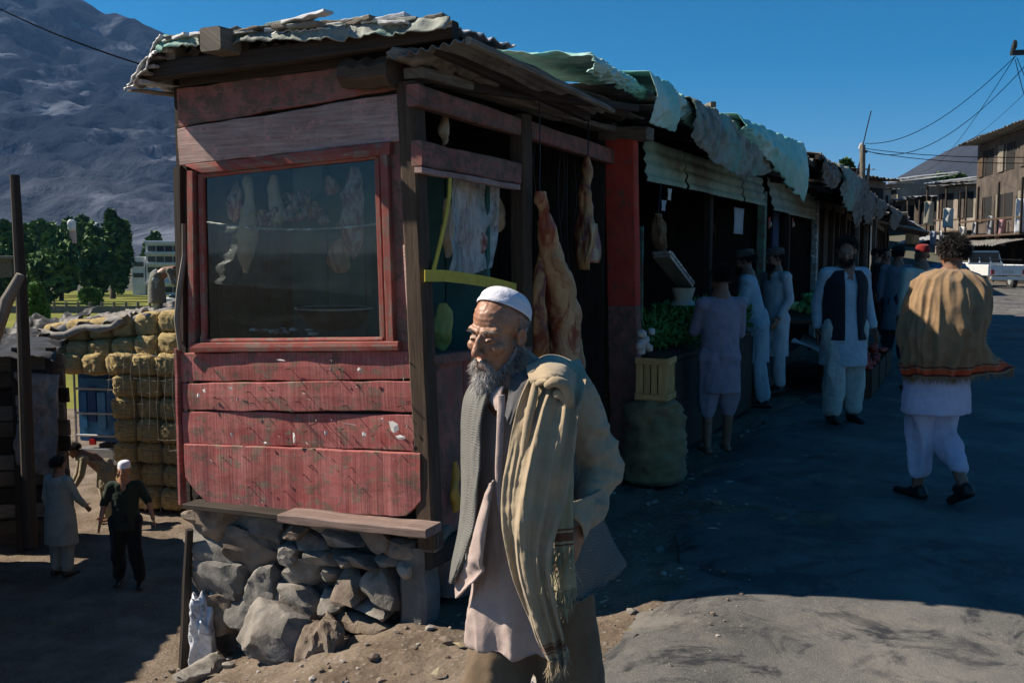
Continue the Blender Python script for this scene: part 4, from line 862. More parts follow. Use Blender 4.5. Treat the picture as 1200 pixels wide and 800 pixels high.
# crate-like tables with vegetables at the next shop
tb = thing('stall_table', 'cloth covered produce table in front of the blue doors', 'table', W(9.6, .55, .02))
build('top', M_brown, tb, box((7.9, .20, .80), (11.6, 1.0, .84)))
build('cloth', mat_cloth('grey_blue_cloth', (.075, .085, .11), (.04, .045, .06)), tb, grid(lambda u, v: W(7.9+3.7*u, 1.02+.02*math.sin(u*40)*(1-v)+.03*(1-v), .82*v+.10*(1-v)), 90, 8), smooth=True)
for a in (8.0, 11.5): build('leg', M_brown, tb, beam(W(a, .9, .0), W(a, .9, .8), .06, .06, up=D))
for k in range(46):
    r_ = random.Random(k+30); o = build('cucumber_head', M_leaf2 if k % 3 else M_leaf, None, rock(W(8.5+r_.random()*2.8, .3+r_.random()*.6, .92+r_.random()*.13), (.15, .13, .12), k, 2, cuts=2, rough=.2), smooth=True); o.name = 'cabbage'; tag(o, 'pale green head of vegetable in the heap before the blue doors', 'vegetable', 'green vegetables before the blue doors')
for j in range(3):
    bxx = thing('produce_box', ('low box of red vegetables left of the row of boxes at the table foot', 'middle low box of red vegetables at the table foot', 'low box of red vegetables at the far end of the table foot')[j], 'box', W(7.6+j*1.0, 1.25, .02))
    s0, t0 = 7.3+j*1.0, 1.1
    for nm, lo_, hi_ in (('side', (s0, t0, .05), (s0+.02, t0+.4, .34)), ('side', (s0+.8, t0, .05), (s0+.82, t0+.4, .34)), ('side', (s0, t0+.4, .05), (s0+.82, t0+.42, .34)), ('base', (s0, t0, .03), (s0+.82, t0+.4, .06))): build(nm, M_brown, bxx, box(lo_, hi_))
    for k in range(16):
        r_ = random.Random(k+j*40); o = build('tomato', M_tomato, None, rock(W(s0+.08+r_.random()*.66, t0+.05+r_.random()*.32, .34+r_.random()*.05), (.09, .09, .08), k, 2, cuts=1), smooth=True); tag(o, 'round red vegetable in the low boxes at the table foot', 'vegetable', 'red vegetables in the low boxes')
o = build('cloth_cover', mat_cloth('grey_cover', (.30, .31, .32)), None, grid(lambda u, v: W(7.4+1.2*u, .62+.6*v, .62-.22*v+.03*math.sin(u*9+v*5)), 20, 12), smooth=True); tag(o, 'pale grey cloth thrown over the boxes beside the produce table', 'cloth')
# ================================================================ LOWER YARD, LEFT
M_mud = mat_rough('mud_wall', (.085, .066, .05), (.17, .135, .10), s=3, rough=1, bs=.9, bd=.03)
M_straw = mat_rough('straw', (.34, .24, .09), (.70, .53, .25), s=9, rough=.95, bs=1, bd=.03, s2=60, c3=(.48, .36, .16), scale=(1, 1, 5))
M_canvas = mat_cloth('grey_canvas', (.30, .275, .25), (.16, .145, .13), weave=200, bs=.5)
M_blackc = mat_cloth('black_plastic', (.02, .02, .022), rough=.5); M_rubber = mat_plain('black_rubber', (.006, .006, .006), rough=1, spec=0)
M_bluep = mat_plain('truck_blue_paint', (.02, .10, .26), rough=.4)
M_silver = mat_plain('silver_bar', (.55, .57, .58), rough=.35, metal=.5)
# dark sheds: one beside the truck, one beyond the left edge whose shade lies on the yard
def bx(x0, x1, y0, y1, z0, z1, c=.01): return beam(Vector(((x0+x1)/2, y0, (z0+z1)/2)), Vector(((x0+x1)/2, y1, (z0+z1)/2)), z1-z0, x1-x0, c=c)
shed = thing('mud_shed', 'dark mud and plank shed at the left edge with black sheeting on its roof', 'shed', (-9, 15, -2.8))
build('wall', M_mud, shed, bx(-14, -7.0, 14.9, 15.5, -2.8, .05))
for k in range(11):
    z = -2.6+k*.25; r_ = random.Random(k); build('plank', (M_mud, M_grey, M_dark)[k % 3], shed, beam((-9.6, 14.75+r_.random()*.06, z+.02), (-6.75+r_.random()*.1, 14.8+r_.random()*.06, z+.12), .225, .07, n=5, jit=.015))
for x in (-7.35, -6.85): build('post', M_dark, shed, beam((x, 14.6, -2.85), (x+.05, 14.6, .25), .14, .12, up=(0, 1, 0), n=4, jit=.01))
crumple((-9.8, 14.3, .15), (-6.6, 14.3, .1), (-7.0, 15.6, .28), (-9.8, 15.6, .32), 40, 24, .06, 31, M_blackc, 'roof_sheeting', parent=shed, f=2)
crumple((-7.3, 14.5, -.1), (-6.65, 14.5, -.15), (-6.75, 14.45, -1.7), (-7.35, 14.5, -1.5), 20, 26, .05, 32, M_canvas, 'hanging_cloth', parent=shed, f=3)
shed2 = thing('mud_store', 'low mud store beyond the left edge of the yard whose shade covers the ground', 'shed', (-11, 11, -2.8))
build('wall', M_mud, shed2, bx(-14, -7.9, 8.6, 14.2, -2.8, .25)); build('roof', M_corr, shed2, corr((-14.2, 8.3, .35), (-14.2, 14.4, .35), (-7.6, 8.3, .30), 24, .015, 0, 6, crumple=.05, seed=3), smooth=True, ang=50)
build('door', M_brown, shed2, bx(-7.92, -7.86, 10.4, 11.3, -2.8, -.9)); build('wall', M_mud, shed2, bx(-10.5, -7.6, 6.0, 8.5, -2.8, -.6))
# loaded truck
tr = thing('loaded_truck', 'blue truck seen from its tail, parked under a tall load of straw bales', 'truck', (-6.5, 18.6, -2.8))
build('cargo_body', M_bluep, tr, bx(-7.55, -5.5, 17.55, 22.5, -1.75, -.45, .03))
build('tailgate', mat_plain('light_blue_panel', (.05, .22, .42), rough=.5), tr, bx(-7.5, -6.55, 17.49, 17.54, -1.65, -.6))
for k in range(5): build('tail_panel', mat_plain('panel_blue_%d' % k, ((.04, .20, .45), (.02, .08, .22), (.10, .30, .50), (.03, .13, .30), (.25, .42, .55))[k], rough=.45), tr, bx(-7.48+k*.19, -7.32+k*.19, 17.45, 17.485, -1.5+(k % 2)*.12, -.85+(k % 2)*.1))
for z in (-.78, -1.22, -1.62): build('rung', M_silver, tr, tube([(-7.5, 17.40, z), (-6.52, 17.40, z+.01)], .022, 6))
for x in (-7.52, -6.5): build('ladder_rail', M_silver, tr, tube([(x, 17.41, -1.75), (x, 17.41, -.4)], .022, 6))
build('bumper', M_silver, tr, bx(-7.4, -6.4, 17.35, 17.5, -2.12, -1.85, .02)); build('chassis', M_iron, tr, bx(-7.2, -5.8, 17.6, 24.6, -2.2, -1.8))
for x in (-7.25, -5.85):
    for y in (18.6, 23.6):
        w = build('wheel', mat_plain('tyre', (.02, .02, .02), rough=.8), tr, tube([(x-.14, y, -2.32), (x+.14, y, -2.32)], .47, 20)); build('rim', M_silver, w, tube([(x-.15, y, -2.32), (x+.15, y, -2.32)], .22, 14))
build('cab', M_bluep, tr, bx(-7.5, -5.6, 22.7, 24.8, -1.9, .1, .08))
for x in (-7.3, -6.6): build('tail_lamp', mat_plain('red_lens', (.5, .02, .02), rough=.3), tr, bx(x, x+.12, 17.46, 17.5, -1.8, -1.7))
bale_m = []
for k in range(4):
    v, f, uv = rock((0, 0, 0), (.45, .62, .40), 900+k, 4, cuts=0, rough=.05, ex=4.2); v = np.array(v); v = v*(1+(pn(v*14+k)*.05+pn(v*45+k)*.035))[:, None]
    v[:, 0] += -.02*np.cos(v[:, 2]*0)*0; dz = np.abs(np.abs(v[:, 1])-.15) < .015; v[dz] *= .955
    me = bpy.data.meshes.new('bale'); me.from_pydata(v.tolist(), [], f); me.materials.append(M_straw); me.polygons.foreach_set('use_smooth', [True]*len(me.polygons)); bale_m.append(me)
def bale(x, y, z, k, lab='straw bale stacked in the tall load on the truck', grp='straw bales on the truck', sc=1):
    o = bpy.data.objects.new('straw_bale', bale_m[k % 4]); sc_ = random.Random(k); o.location = (x, y, z-.0); o.rotation_euler = (sc_.uniform(-.06, .06), sc_.uniform(-.09, .09), sc_.uniform(-.08, .08)); o.scale = (sc, sc, sc*sc_.uniform(.92, 1.04)); bpy.context.scene.collection.objects.link(o); tag(o, lab, 'straw bale', grp)
kk = 0
for r in range(7):                      # right hand columns hanging down the side of the truck
    for c in range(4):
        kk += 1; bale(-6.22+c*.44+.03*(r % 2), 17.15+.05*((r*c) % 3), -.25-r*.385+.0, kk)
for r in range(3):
    for c in range(7):
        if r == 0 and c < 1: continue
        kk += 1; bale(-7.70+c*.455+.05*(r % 2), 17.2+.10*r, -.28+r*.37-.05*max(0, 5-c)*(r > 0), kk)
for c in range(4): kk += 1; bale(-7.3+c*.46, 17.9, .28+c*.04, kk)
for c in range(5): kk += 1; bale(-7.2+c*.46, 18.9, .30, kk)
m = MB()
for k in range(9): m.add(*tube([(-6.42+k*.155+.03*math.sin(j*2+k), 16.84-.02*math.sin(j), -.46*j) for j in range(7)], .005, 4))
for k in range(13): m.add(*tube([(-6.45+.26*j, 16.84, -.1-k*.2-.03*math.sin(j*1.7+k)) for j in range(6)], .005, 4))
o = m.build('cargo_net', M_rag, None); tag(o, 'rope net hung over the right hand columns of straw bales', 'net')
o = crumple((-8.3, 17.0, .0), (-6.1, 17.05, .55), (-5.9, 19.6, .75), (-8.4, 19.6, .35), 70, 60, .16, 41, M_canvas, 'canvas_sheet', f=1.6, parent=None); tag(o, 'crumpled grey canvas sheet thrown over the top of the straw load', 'canvas')
for k in range(5):
    a = Vector((-8.0+k*.45, 17.0+.2*k, .15+.1*k)); o = build('sheet_roll', M_canvas, None, tube([a+Vector((i*.22, .05*math.sin(i*2+k), .035*i+.05*math.sin(i*1.7+k*2))) for i in range(9)], [.05+.03*math.sin(i*1.3+k)**2 for i in range(9)], 8), smooth=True); tag(o, 'rolled fold of pale canvas lying on the straw load', 'canvas', 'canvas folds on the load')
o = crumple((-9.0, 16.6, -.05), (-7.6, 16.6, .1), (-7.4, 18, .55), (-9.2, 18, .3), 30, 24, .12, 42, M_blackc, 'black_sheet', f=2, parent=None); tag(o, 'black plastic sheet bunched left of the pale canvas on the load', 'plastic sheet')
# poles at the left edge
o = build('wooden_pole', M_dark, None, tube([atY(36, 640, 12), atY(31, 500, 12), atY(26, 360, 12), atY(17, 205, 12)], [.085, .08, .07, .055], 9)); tag(o, 'tall dark bare pole leaning slightly at the left edge of the yard', 'pole')
o = build('forked_branch', M_grey, None, tube([atY(-12, 420, 11), atY(2, 375, 11), atY(8, 352, 11), atY(24, 322, 11)], [.05, .06, .075, .05], 8), smooth=True); tag(o, 'pale crooked branch sticking up beside the tall pole', 'branch')
o = build('electric_wire', M_rubber, None, wire(atY(-60, -22, 9), atY(196, 85, 6), .06, .005, 16)); tag(o, 'dark wire running down to the roof corner of the stall', 'wire')

# ---------------------------------------------------------------- trees, houses and fields behind
M_leafd = [mat_rough('tree_leaf_%s' % n, a, b_, s=.6, rough=.7, bs=0, spec=.2) for n, a, b_ in (('dark', (.028, .070, .020), (.095, .17, .04)), ('mid', (.04, .09, .025), (.10, .18, .045)), ('bright', (.075, .15, .03), (.15, .25, .055)))]
def crown(name, c, rx, rz, n, leaf, mat, seed, parent, lobes=9):
    rs_ = np.random.RandomState(seed); L = rs_.normal(size=(lobes, 3)); L /= np.linalg.norm(L, axis=1)[:, None]; L *= rs_.uniform(.35, .75, (lobes, 1)); rad = rs_.uniform(.20, .45, lobes); L[0] = 0; rad[0] = .6
    k = rs_.randint(0, lobes, n); q = rs_.normal(size=(n, 3)); q /= np.linalg.norm(q, axis=1)[:, None]; P = L[k]+q*(rad[k]*rs_.uniform(.72, 1.05, n))[:, None]
    P *= np.array([rx, rx, rz]); P += np.array(c); a = rs_.normal(size=(n, 3)); a[:, 2] *= .6; a /= np.linalg.norm(a, axis=1)[:, None]; b_ = np.cross(a, rs_.normal(size=(n, 3))); b_ /= np.linalg.norm(b_, axis=1)[:, None]
    sz = leaf*rs_.uniform(.5, 1.2, n)[:, None]; V = np.stack([P-a*sz, P+b_*sz*.6, P+a*sz, P-b_*sz*.6], 1).reshape(-1, 3)
    m = MB(); m.add(V.tolist(), [(4*i, 4*i+1, 4*i+2, 4*i+3) for i in range(n)]); return m.build(name, mat, parent)
M_bark = mat_rough('bark', (.05, .04, .03), (.12, .095, .07), s=5)
def tree(px, ytop, ybot, Y, rxp, kind, lab, seed, n=5200, leaf=.0105):
    g = atY(px, ybot, Y); top = atY(px, ytop, Y); H = top.z-g.z; rx = rxp/1167*Y*(1.22 if Y > 130 else 1); t = thing('broadleaf_tree', lab, 'tree', g, None)
    build('trunk', M_bark, t, tube([g, g+Vector((H*.02, 0, H*.25)), g+Vector((-.01*H, 0, H*.5))], [H*.035, H*.025, H*.012], 7))
    for k in range(3): build('limb', M_bark, t, tube([g+Vector((0, 0, H*.22)), g+Vector((math.cos(k*2.1)*rx*.5, math.sin(k*2.1)*rx*.5, H*.62))], [H*.015, H*.006], 6))
    crown('crown', (g.x, g.y, g.z+H*.52), rx, H*.52, n, leaf*Y*.42, M_leafd[kind], seed, t, 16)
for k, q in enumerate([(20, 262, 352, 175, 26, 0, 'dark tree leftmost behind the tall pole'), (72, 270, 352, 150, 32, 0, 'big dark round tree in the middle of the left grove'), (62, 247, 330, 215, 26, 1, 'green tree top rising behind the big dark round tree'), (132, 243, 350, 190, 22, 0, 'tall dark tree left of the white building'), (116, 285, 352, 165, 20, 0, 'lower dark tree between the big round tree and the white building'), (182, 270, 345, 260, 12, 1, 'small tree top peeping over the white building'), (45, 330, 392, 62, 17, 2, 'bright green bush beside the tall pole'), (107, 336, 362, 112, 12, 2, 'small bright bush in front of the big dark tree'), (5, 285, 360, 160, 18, 1, 'tree cut by the left edge of the photo'), (95, 258, 330, 240, 22, 0, 'dark far tree behind the pink house'), (100, 252, 345, 235, 26, 0, 'tall dark tree between and behind the two big round trees'), (38, 268, 350, 225, 24, 0, 'dark tree filling the gap behind the tall pole'), (-12, 255, 355, 200, 22, 0, 'dark tree mostly outside the left edge')]):
    tree(*q, seed=k+1)
wl = thing('field_wall', 'long low grey wall with posts across the green field', 'wall', atY(110, 372, 100))
for k in range(17):
    x = -20+k*14; a = atY(x, 371, 100); b_ = atY(x+13.6, 371, 100); build('panel', M_plaster, wl, beam(a+Vector((0, 0, .55)), b_+Vector((0, 0, .55)), 1.1, .15)); build('post', M_grey, wl, beam(a, a+Vector((0, 0, 1.5)), .22, .22, up=(1, 0, 0)))
# white four storey building
M_wb = mat_rough('white_render', (.50, .52, .54), (.62, .63, .64), s=.4, rough=.8, bs=.1); M_win = mat_plain('dark_window', (.02, .03, .035), rough=.15)
wb = thing('white_building', 'white four storey building with dark window bands beyond the trees', 'building', atY(185, 348, 228))
Yb = 228.; kx = Yb/1167
def pbox(x0, x1, y0, y1, Y, dep): a = atY(x0, y0, Y); b_ = atY(x1, y1, Y); return bx(min(a.x, b_.x), max(a.x, b_.x), Y, Y+dep, min(a.z, b_.z), max(a.z, b_.z))
build('wall', M_wb, wb, pbox(170, 214, 282, 350, Yb, 12)); build('wall', M_wb, wb, pbox(154, 171, 301, 350, Yb+.5, 10))
for k, y in enumerate((288, 300.5, 313, 336)):
    for j in range(4): f = build('window', M_win, wb, pbox(173+j*10, 182+j*10, y, y+6.5, Yb-.12, .2)); 
    build('slab_band', M_wb, wb, pbox(169, 214, y-5.2, y-2.5, Yb-.8, 1))
for y in (307, 320): build('window', M_win, wb, pbox(156, 168, y, y+5, Yb+.38, .2))
ph = thing('pink_house', 'pink domed house half hidden among the trees', 'house', atY(110, 296, 205))
pg = mat_rough('pink_render', (.36, .25, .24), (.48, .36, .34), s=.4); build('wall', pg, ph, pbox(98, 124, 281, 300, 205, 6)); c = atY(113, 280, 207); build('dome', pg, ph, rock(c, (3.0, 3, 3.4), 2, 3, cuts=0), smooth=True); c = atY(113, 266, 207); build('finial', M_wb, ph, rock(c, (1.2, 1.2, 1.8), 2, 2, cuts=0), smooth=True)
ph = thing('pale_turret', 'small pale turret rising from the trees left of the pink dome', 'tower', atY(84, 285, 212)); c = atY(84, 264, 212); build('cap', M_wb, ph, rock(c, (1.6, 1.6, 2.4), 4, 2, cuts=2)); build('shaft', pg, ph, pbox(81, 87, 266, 285, 212, 1.2))
ph = thing('low_house', 'low grey house roof at the left edge between trees', 'house', atY(5, 320, 150)); build('roof', M_plaster, ph, pbox(-20, 16, 300, 303, 150, 6)); build('wall', M_mud, ph, pbox(-18, 14, 303, 325, 151, 5))
pcx = thing('parked_car', 'white car parked in front of the white building', 'car', atY(203, 356, 150)); build('body', M_wb, pcx, rock(atY(206, 352, 150), (3.8, 1.6, 1.0), 3, 3, cuts=0), smooth=True); build('cabin', M_win, pcx, rock(atY(207, 348, 150), (2.2, 1.4, .9), 3, 3, cuts=0), smooth=True)

# the truck stands askew: its tail and load turned a little to the left
PV = Vector((-6.4, 17.2, 0)); TH = R(-13); RZ = Matrix.Rotation(TH, 3, 'Z')
for o in bpy.data.objects:
    if o.parent is None and o.name.split('.')[0] in ('straw_bale', 'loaded_truck', 'cargo_net', 'canvas_sheet', 'sheet_roll', 'black_sheet'):
        o.location = PV+RZ @ (Vector(o.location)-PV)+Vector((-.38, 0, 0)); o.rotation_euler.z += TH
# ================================================================ FAR END OF THE STREET AND RIGHT SIDE
M_brick = mat_rough('dull_brick', (.045, .036, .03), (.10, .08, .065), s=1.2, rough=.95, bs=.5, bd=.03)
M_tinw = mat_plain('pale_tin_roof', (.42, .43, .44), rough=.45, metal=.2)
M_pale = mat_rough('pale_dusty_render', (.22, .20, .175), (.38, .355, .32), s=.8, rough=.95, bs=.4, bd=.03); M_paled = mat_rough('dusty_mud_render', (.15, .125, .10), (.27, .235, .20), s=.8, rough=.95, bs=.4, bd=.03)
M_open = mat_plain('dark_opening', (.012, .012, .012), rough=.9)
def fbx(A, B, dep, u0, u1, d0, d1, z0, z1):
    """box in facade coordinates: A->B along the facade (metres u), d into the building"""
    A = Vector(A); B = Vector(B); e = (B-A).normalized(); nrm = Vector((-e.y, e.x, 0))
    if nrm.dot(A) < 0: nrm = -nrm
    p = A+e*u0+nrm*((d0+d1)/2)+Vector((0, 0, (z0+z1)/2)); q = A+e*u1+nrm*((d0+d1)/2)+Vector((0, 0, (z0+z1)/2)); return beam(p, q, z1-z0, abs(d1-d0), c=.01, n=3, jit=.025 if min(z1-z0, u1-u0) < .5 else 0)
def house(name, lab, A, B, dep, h, storeys, mat, seed, roof=M_corr, cat='house', z0=0., awn=True, slope=.25):
    A = Vector(A); B = Vector(B); L = (B-A).length; t = thing(name, lab, cat, (A+B)/2); r_ = random.Random(seed)
    build('wall', mat, t, fbx(A, B, dep, 0, L, 0, dep, z0-1, h)); sh_ = (h-z0)/storeys; n = max(2, int(L/(3.4 if cat == 'building' else 2.2)))
    for s_ in range(storeys):
        for k in range(n):
            w = L/n; u0 = k*w+w*.15; u1 = (k+1)*w-w*.15
            zz0 = z0+s_*sh_+(0.1 if s_ == 0 else sh_*.28); zz1 = z0+(s_+1)*sh_-.45
            o = build('window' if s_ else 'shop_opening', M_open, t, fbx(A, B, dep, u0, u1, -.02, .03, zz0, zz1))
            if s_: build('frame', r_.choice((M_brown, M_grey)), o, fbx(A, B, dep, (u0+u1)/2-.04, (u0+u1)/2+.04, -.06, .0, zz0, zz1)); build('shutter', r_.choice((M_brown, M_grey, M_brick)), o, fbx(A, B, dep, u0-.05, u0+(u1-u0)*r_.uniform(.2, .45), -.08, -.03, zz0, zz1))
            else: build('door_post', M_dark, t, fbx(A, B, dep, u0-.12, u0, -.08, .0, z0, zz1))
        if s_ and not (cat == 'building' and s_ == 2): build('balcony_floor', M_brown, t, fbx(A, B, dep, 0, L, -.9, .0, z0+s_*sh_-.12, z0+s_*sh_)); [build('balcony_post', M_dark, t, fbx(A, B, dep, k*L/n, k*L/n+.1, -.9, -.8, z0+s_*sh_, z0+(s_+1)*sh_)) for k in range(n+1)]; build('railing', M_brown, t, fbx(A, B, dep, 0, L, -.88, -.83, z0+s_*sh_+.7, z0+s_*sh_+.8))
    e = (B-A).normalized(); nr = Vector((-e.y, e.x, 0)); nr = nr if nr.dot(A) > 0 else -nr
    build('roof', roof, t, corr(A-e*.4-nr*1.1+Vector((0, 0, h+.05)), B+e*.4-nr*1.1+Vector((0, 0, h+.05)), A-e*.4+nr*(dep+.2)+Vector((0, 0, h+slope)), max(6, int(L*2)), .03, 0, 4, crumple=.08, seed=seed), smooth=True, ang=50)
    if awn: build('awning', r_.choice((roof, M_tinw)), t, corr(A-nr*1.9+Vector((0, 0, z0+sh_-.6)), B-nr*1.9+Vector((0, 0, z0+sh_-.6)), A+Vector((0, 0, z0+sh_-.15)), max(6, int(L*2)), .03, 0, 3, crumple=.05, seed=seed+1), smooth=True, ang=50)
    return t
def g2(px, Y): return Vector(((px-600)/1167*Y, Y, 0))
def hpz(py, Y): return 1.65+(295-py)/1167*Y
house('corner_house', 'dark three storey timber and brick house with balconies at the right edge', g2(1139, 58), g2(1215, 47), 9, 7.7, 3, M_brick, 1, cat='building')
house('street_house', 'two storey house with pale tin awning left of the dark corner house', g2(1094, 72), g2(1140, 68), 6, 6.2, 2, M_paled, 2)
house('street_house', 'narrow two storey house with brick wall in the middle of the street end', g2(1068, 80), g2(1096, 78), 6, 5.9, 2, M_brick, 3, roof=M_tinw)
house('street_house', 'low house with sloping pale roof at the bend of the street', g2(1040, 88), g2(1070, 84), 6, 6.0, 2, M_pale, 4, roof=M_tinw)
house('street_house', 'small shop with tin roof just beyond the utility pole', g2(1014, 46), g2(1040, 60), 5, 3.6, 1, M_paled, 5)
house('street_house', 'grey shop behind the ragged last eave of the row', g2(1024, 38), g2(1034, 50), 4, 3.0, 1, M_pale, 6)
house('hill_house', 'flat roofed mud house above the row on the slope behind the pole', g2(968, 60), g2(1034, 66), 8, 6.2, 1, M_paled, 7, awn=False, z0=3.4)
house('hill_house', 'second mud house higher on the slope left of the pole', g2(955, 75), g2(1005, 78), 8, 7.9, 1, M_brick, 8, awn=False, z0=5.)
house('hill_house', 'pale mud house stepping down behind the pole', g2(1000, 84), g2(1040, 86), 8, 6.9, 1, M_pale, 9, awn=False, z0=4.4)
for k, (x0, x1, Y, h, z0_, mt, lb) in enumerate([(1046, 1066, 104, 9.0, 5.0, M_pale, 'pale walled far house stepping up behind the bend of the street'), (1066, 1088, 112, 9.6, 5.6, M_paled, 'far mud house with pale roof under the dark trees'), (1090, 1110, 100, 8.4, 4.8, M_brick, 'far brick house showing above the tin awnings'), (1108, 1136, 94, 8.0, 4.4, M_pale, 'far cement house tucked against the dark corner house'), (1030, 1048, 96, 8.0, 4.4, M_paled, 'small far mud house right of the utility pole')]):
    house('far_house', lb, g2(x0, Y), g2(x1, Y-2), 6, h, 1, mt, 30+k, roof=M_tinw if k % 2 == 0 else M_corr, awn=False, z0=z0_, slope=.9)
m = MB(); m.add(*grid(lambda u, v: (12+60*u, 62+90*v, -.3+6.*math.sin(min(1, v*1.6)*1.57)*(.6+.4*math.sin(u*5))+.8*float(pn([[u*7, v*7, 3]])[0])), 40, 30)); m.build('slope', M_valley, None, smooth=True, kind='structure')
# washing and cloths hung under the eaves
for k, (x0, x1, y0, y1, Y, c, nm) in enumerate([(1165, 1177, 236, 276, 50, (.66, .68, .70), 'pale grey cloth hanging under the balcony of the corner house'), (1144, 1155, 258, 288, 54, (.60, .36, .38), 'pink cloth hanging left of the pale grey cloth'), (1136, 1142, 255, 285, 56, (.30, .32, .34), 'narrow grey cloth hanging at the corner of the corner house'), (1120, 1126, 262, 286, 60, (.38, .40, .42), 'small grey cloth under the pale tin awning'), (1105, 1113, 267, 290, 60, (.68, .68, .64), 'off white cloth hanging left of the small grey cloth'), (1089, 1100, 246, 268, 66, (.70, .70, .64), 'square pale sheet on the upper wall of the street house'), (1073, 1080, 272, 288, 62, (.30, .36, .46), 'bluish cloth hanging at the end of the street'), (1045, 1060, 268, 287, 60, (.50, .48, .36), 'cream cloth hanging at the bend of the street'), (1069, 1079, 238, 265, 72, (.46, .42, .32), 'cream upright banner on the middle house'), (1083, 1087, 272, 285, 62, (.5, .5, .5), 'tiny white cloth beside the bluish cloth')]):
    a = atY(x0, y0, Y); b_ = atY(x1, y1, Y); o = build('hanging_cloth', mat_cloth('washing_%d' % k, c), None, solid(grid(lambda u, v: (a.x+(b_.x-a.x)*u, Y-2.2+.06*math.sin(u*7+v*2), a.z+(b_.z-a.z)*v+.03*math.sin(u*5)), 10, 8), .01), smooth=True); tag(o, nm, 'cloth')
# utility pole with whip aerial
up = thing('utility_pole', 'grey utility pole with cross bracket and whip aerial beyond the shop row', 'utility pole', g2(1009, 32))
P0 = g2(1009, 32); build('shaft', M_grey, up, tube([P0, atY(1011, 170, 32)], [.13, .09], 10)); build('aerial', M_iron, up, tube([atY(1011, 172, 32), atY(1016, 150, 32), atY(1021, 130, 32)], .018, 5)); build('bracket', M_iron, up, beam(atY(1008, 176, 32), atY(1016, 178, 32), .08, .08)); build('insulator', M_white, up, rock(atY(1009, 171, 32), (.14, .14, .2), 3, 2))
build('stay', M_iron, up, tube([atY(1011, 180, 32), atY(1003, 205, 32)], .02, 5)); build('side_post', M_grey, up, tube([atY(1012, 240, 32), atY(1018, 200, 32), atY(1019, 192, 32)], [.06, .05, .02], 6))
rp2 = thing('right_utility_pole', 'utility pole just beyond the right edge with its dark crossarm reaching in', 'utility pole', g2(1222, 21)); rp2.name = 'power_pole'; ORG['power_pole'] = ORG['right_utility_pole'] if 'right_utility_pole' in ORG else g2(1222, 21)
build('shaft', M_grey, rp2, tube([g2(1222, 21), atY(1222, 20, 21)], [.14, .1], 10)); build('crossarm', M_iron, rp2, beam(atY(1185, 62, 21), atY(1260, 60, 21), .10, .10)); build('insulator', M_iron, rp2, rock(atY(1189, 53, 21), (.12, .12, .22), 3, 2)); 
for k, (a, b_, sg) in enumerate([(atY(1190, 66, 21), atY(1014, 168, 32), .5), (atY(1210, 68, 21), atY(1014, 176, 32), .8), (atY(1260, 190, 21), atY(1014, 177, 32), .15), (atY(1260, 183, 21), atY(1014, 174, 32), .12), (atY(1190, 66, 21), atY(1082, 200, 70), .6), (atY(1250, 60, 21), atY(1105, 178, 70), .5), (atY(1192, 68, 21), atY(1225, 140, 26), .05), (atY(1250, 110, 21), atY(1155, 160, 60), .3), (atY(1190, 70, 21), atY(1200, 110, 22), .02)]):
    o = build('power_line', M_rubber, None, wire(a, b_, sg, .010 if k < 4 else .008, 18, 4)); tag(o, ('wire', 'wire')[0] and ['upper wire from the crossarm down to the utility pole', 'second wire sagging below the upper wire to the utility pole', 'lower of the two nearly level wires at the utility pole', 'upper of the two nearly level wires at the utility pole', 'thin wire falling from the crossarm to the street houses', 'thin wire crossing the hill towards the street houses', 'short stay wire hanging from the crossarm', 'thin wire reaching the corner house roof', 'tiny loop of wire under the crossarm insulator'][k], 'wire')
for k, q in enumerate([(992, 184, 214, 90, 9, 0, 'dark round tree on the slope left of the utility pole'), (1106, 203, 232, 110, 20, 0, 'wide dark tree in front of the hill'), (1060, 213, 240, 115, 14, 1, 'small tree on the skyline at the street end'), (1085, 208, 236, 120, 12, 0, 'small dark tree between skyline trees'), (1040, 217, 240, 120, 9, 1, 'low tree at the foot of the hill'), (1128, 205, 232, 105, 10, 1, 'tree beside the dark corner house')]):
    tree(*q, seed=k+51, n=3600)
# pick-up truck seen from behind
M_wp = mat_plain('white_car_paint', (.60, .62, .63), rough=.3, spec=.5)
pk = thing('pickup_truck', 'white pickup truck seen from behind at the right edge of the road', 'pickup truck', g2(1178, 44)); c = g2(1180, 44); Z = lambda p, x, y, z: (p.x+x, p.y+y, z)
def pb(x0, x1, y0, y1, z0, z1, cc=.03): return bx(c.x+x0, c.x+x1, c.y+y0, c.y+y1, z0, z1, cc)
build('tailgate', M_wp, pk, pb(-.80, .80, -.04, .04, .62, 1.05, .02)); build('bed_side', M_wp, pk, pb(-.88, -.80, -.02, 2.1, .58, 1.08)); build('bed_side', M_wp, pk, pb(.80, .88, -.02, 2.1, .58, 1.08))
build('bumper', M_silver, pk, pb(-.82, .82, -.2, -.06, .42, .56)); build('cab', M_wp, pk, pb(-.84, .84, 2.1, 3.6, .6, 1.15, .06)); roof_ = build('cab_roof', M_wp, pk, pb(-.68, .68, 2.3, 3.4, 1.62, 1.70, .03))
for x in (-.70, -.24, .24, .70): build('pillar', M_wp, pk, beam((c.x+x*1.06, c.y+2.14, 1.12), (c.x+x*.95, c.y+2.34, 1.65), .05, .06, up=(0, 1, 0)))
build('rear_window', M_win, pk, pb(-.66, .66, 2.22, 2.26, 1.15, 1.62, .01)); build('bonnet', M_wp, pk, pb(-.82, .82, 3.6, 4.7, .6, 1.05, .08))
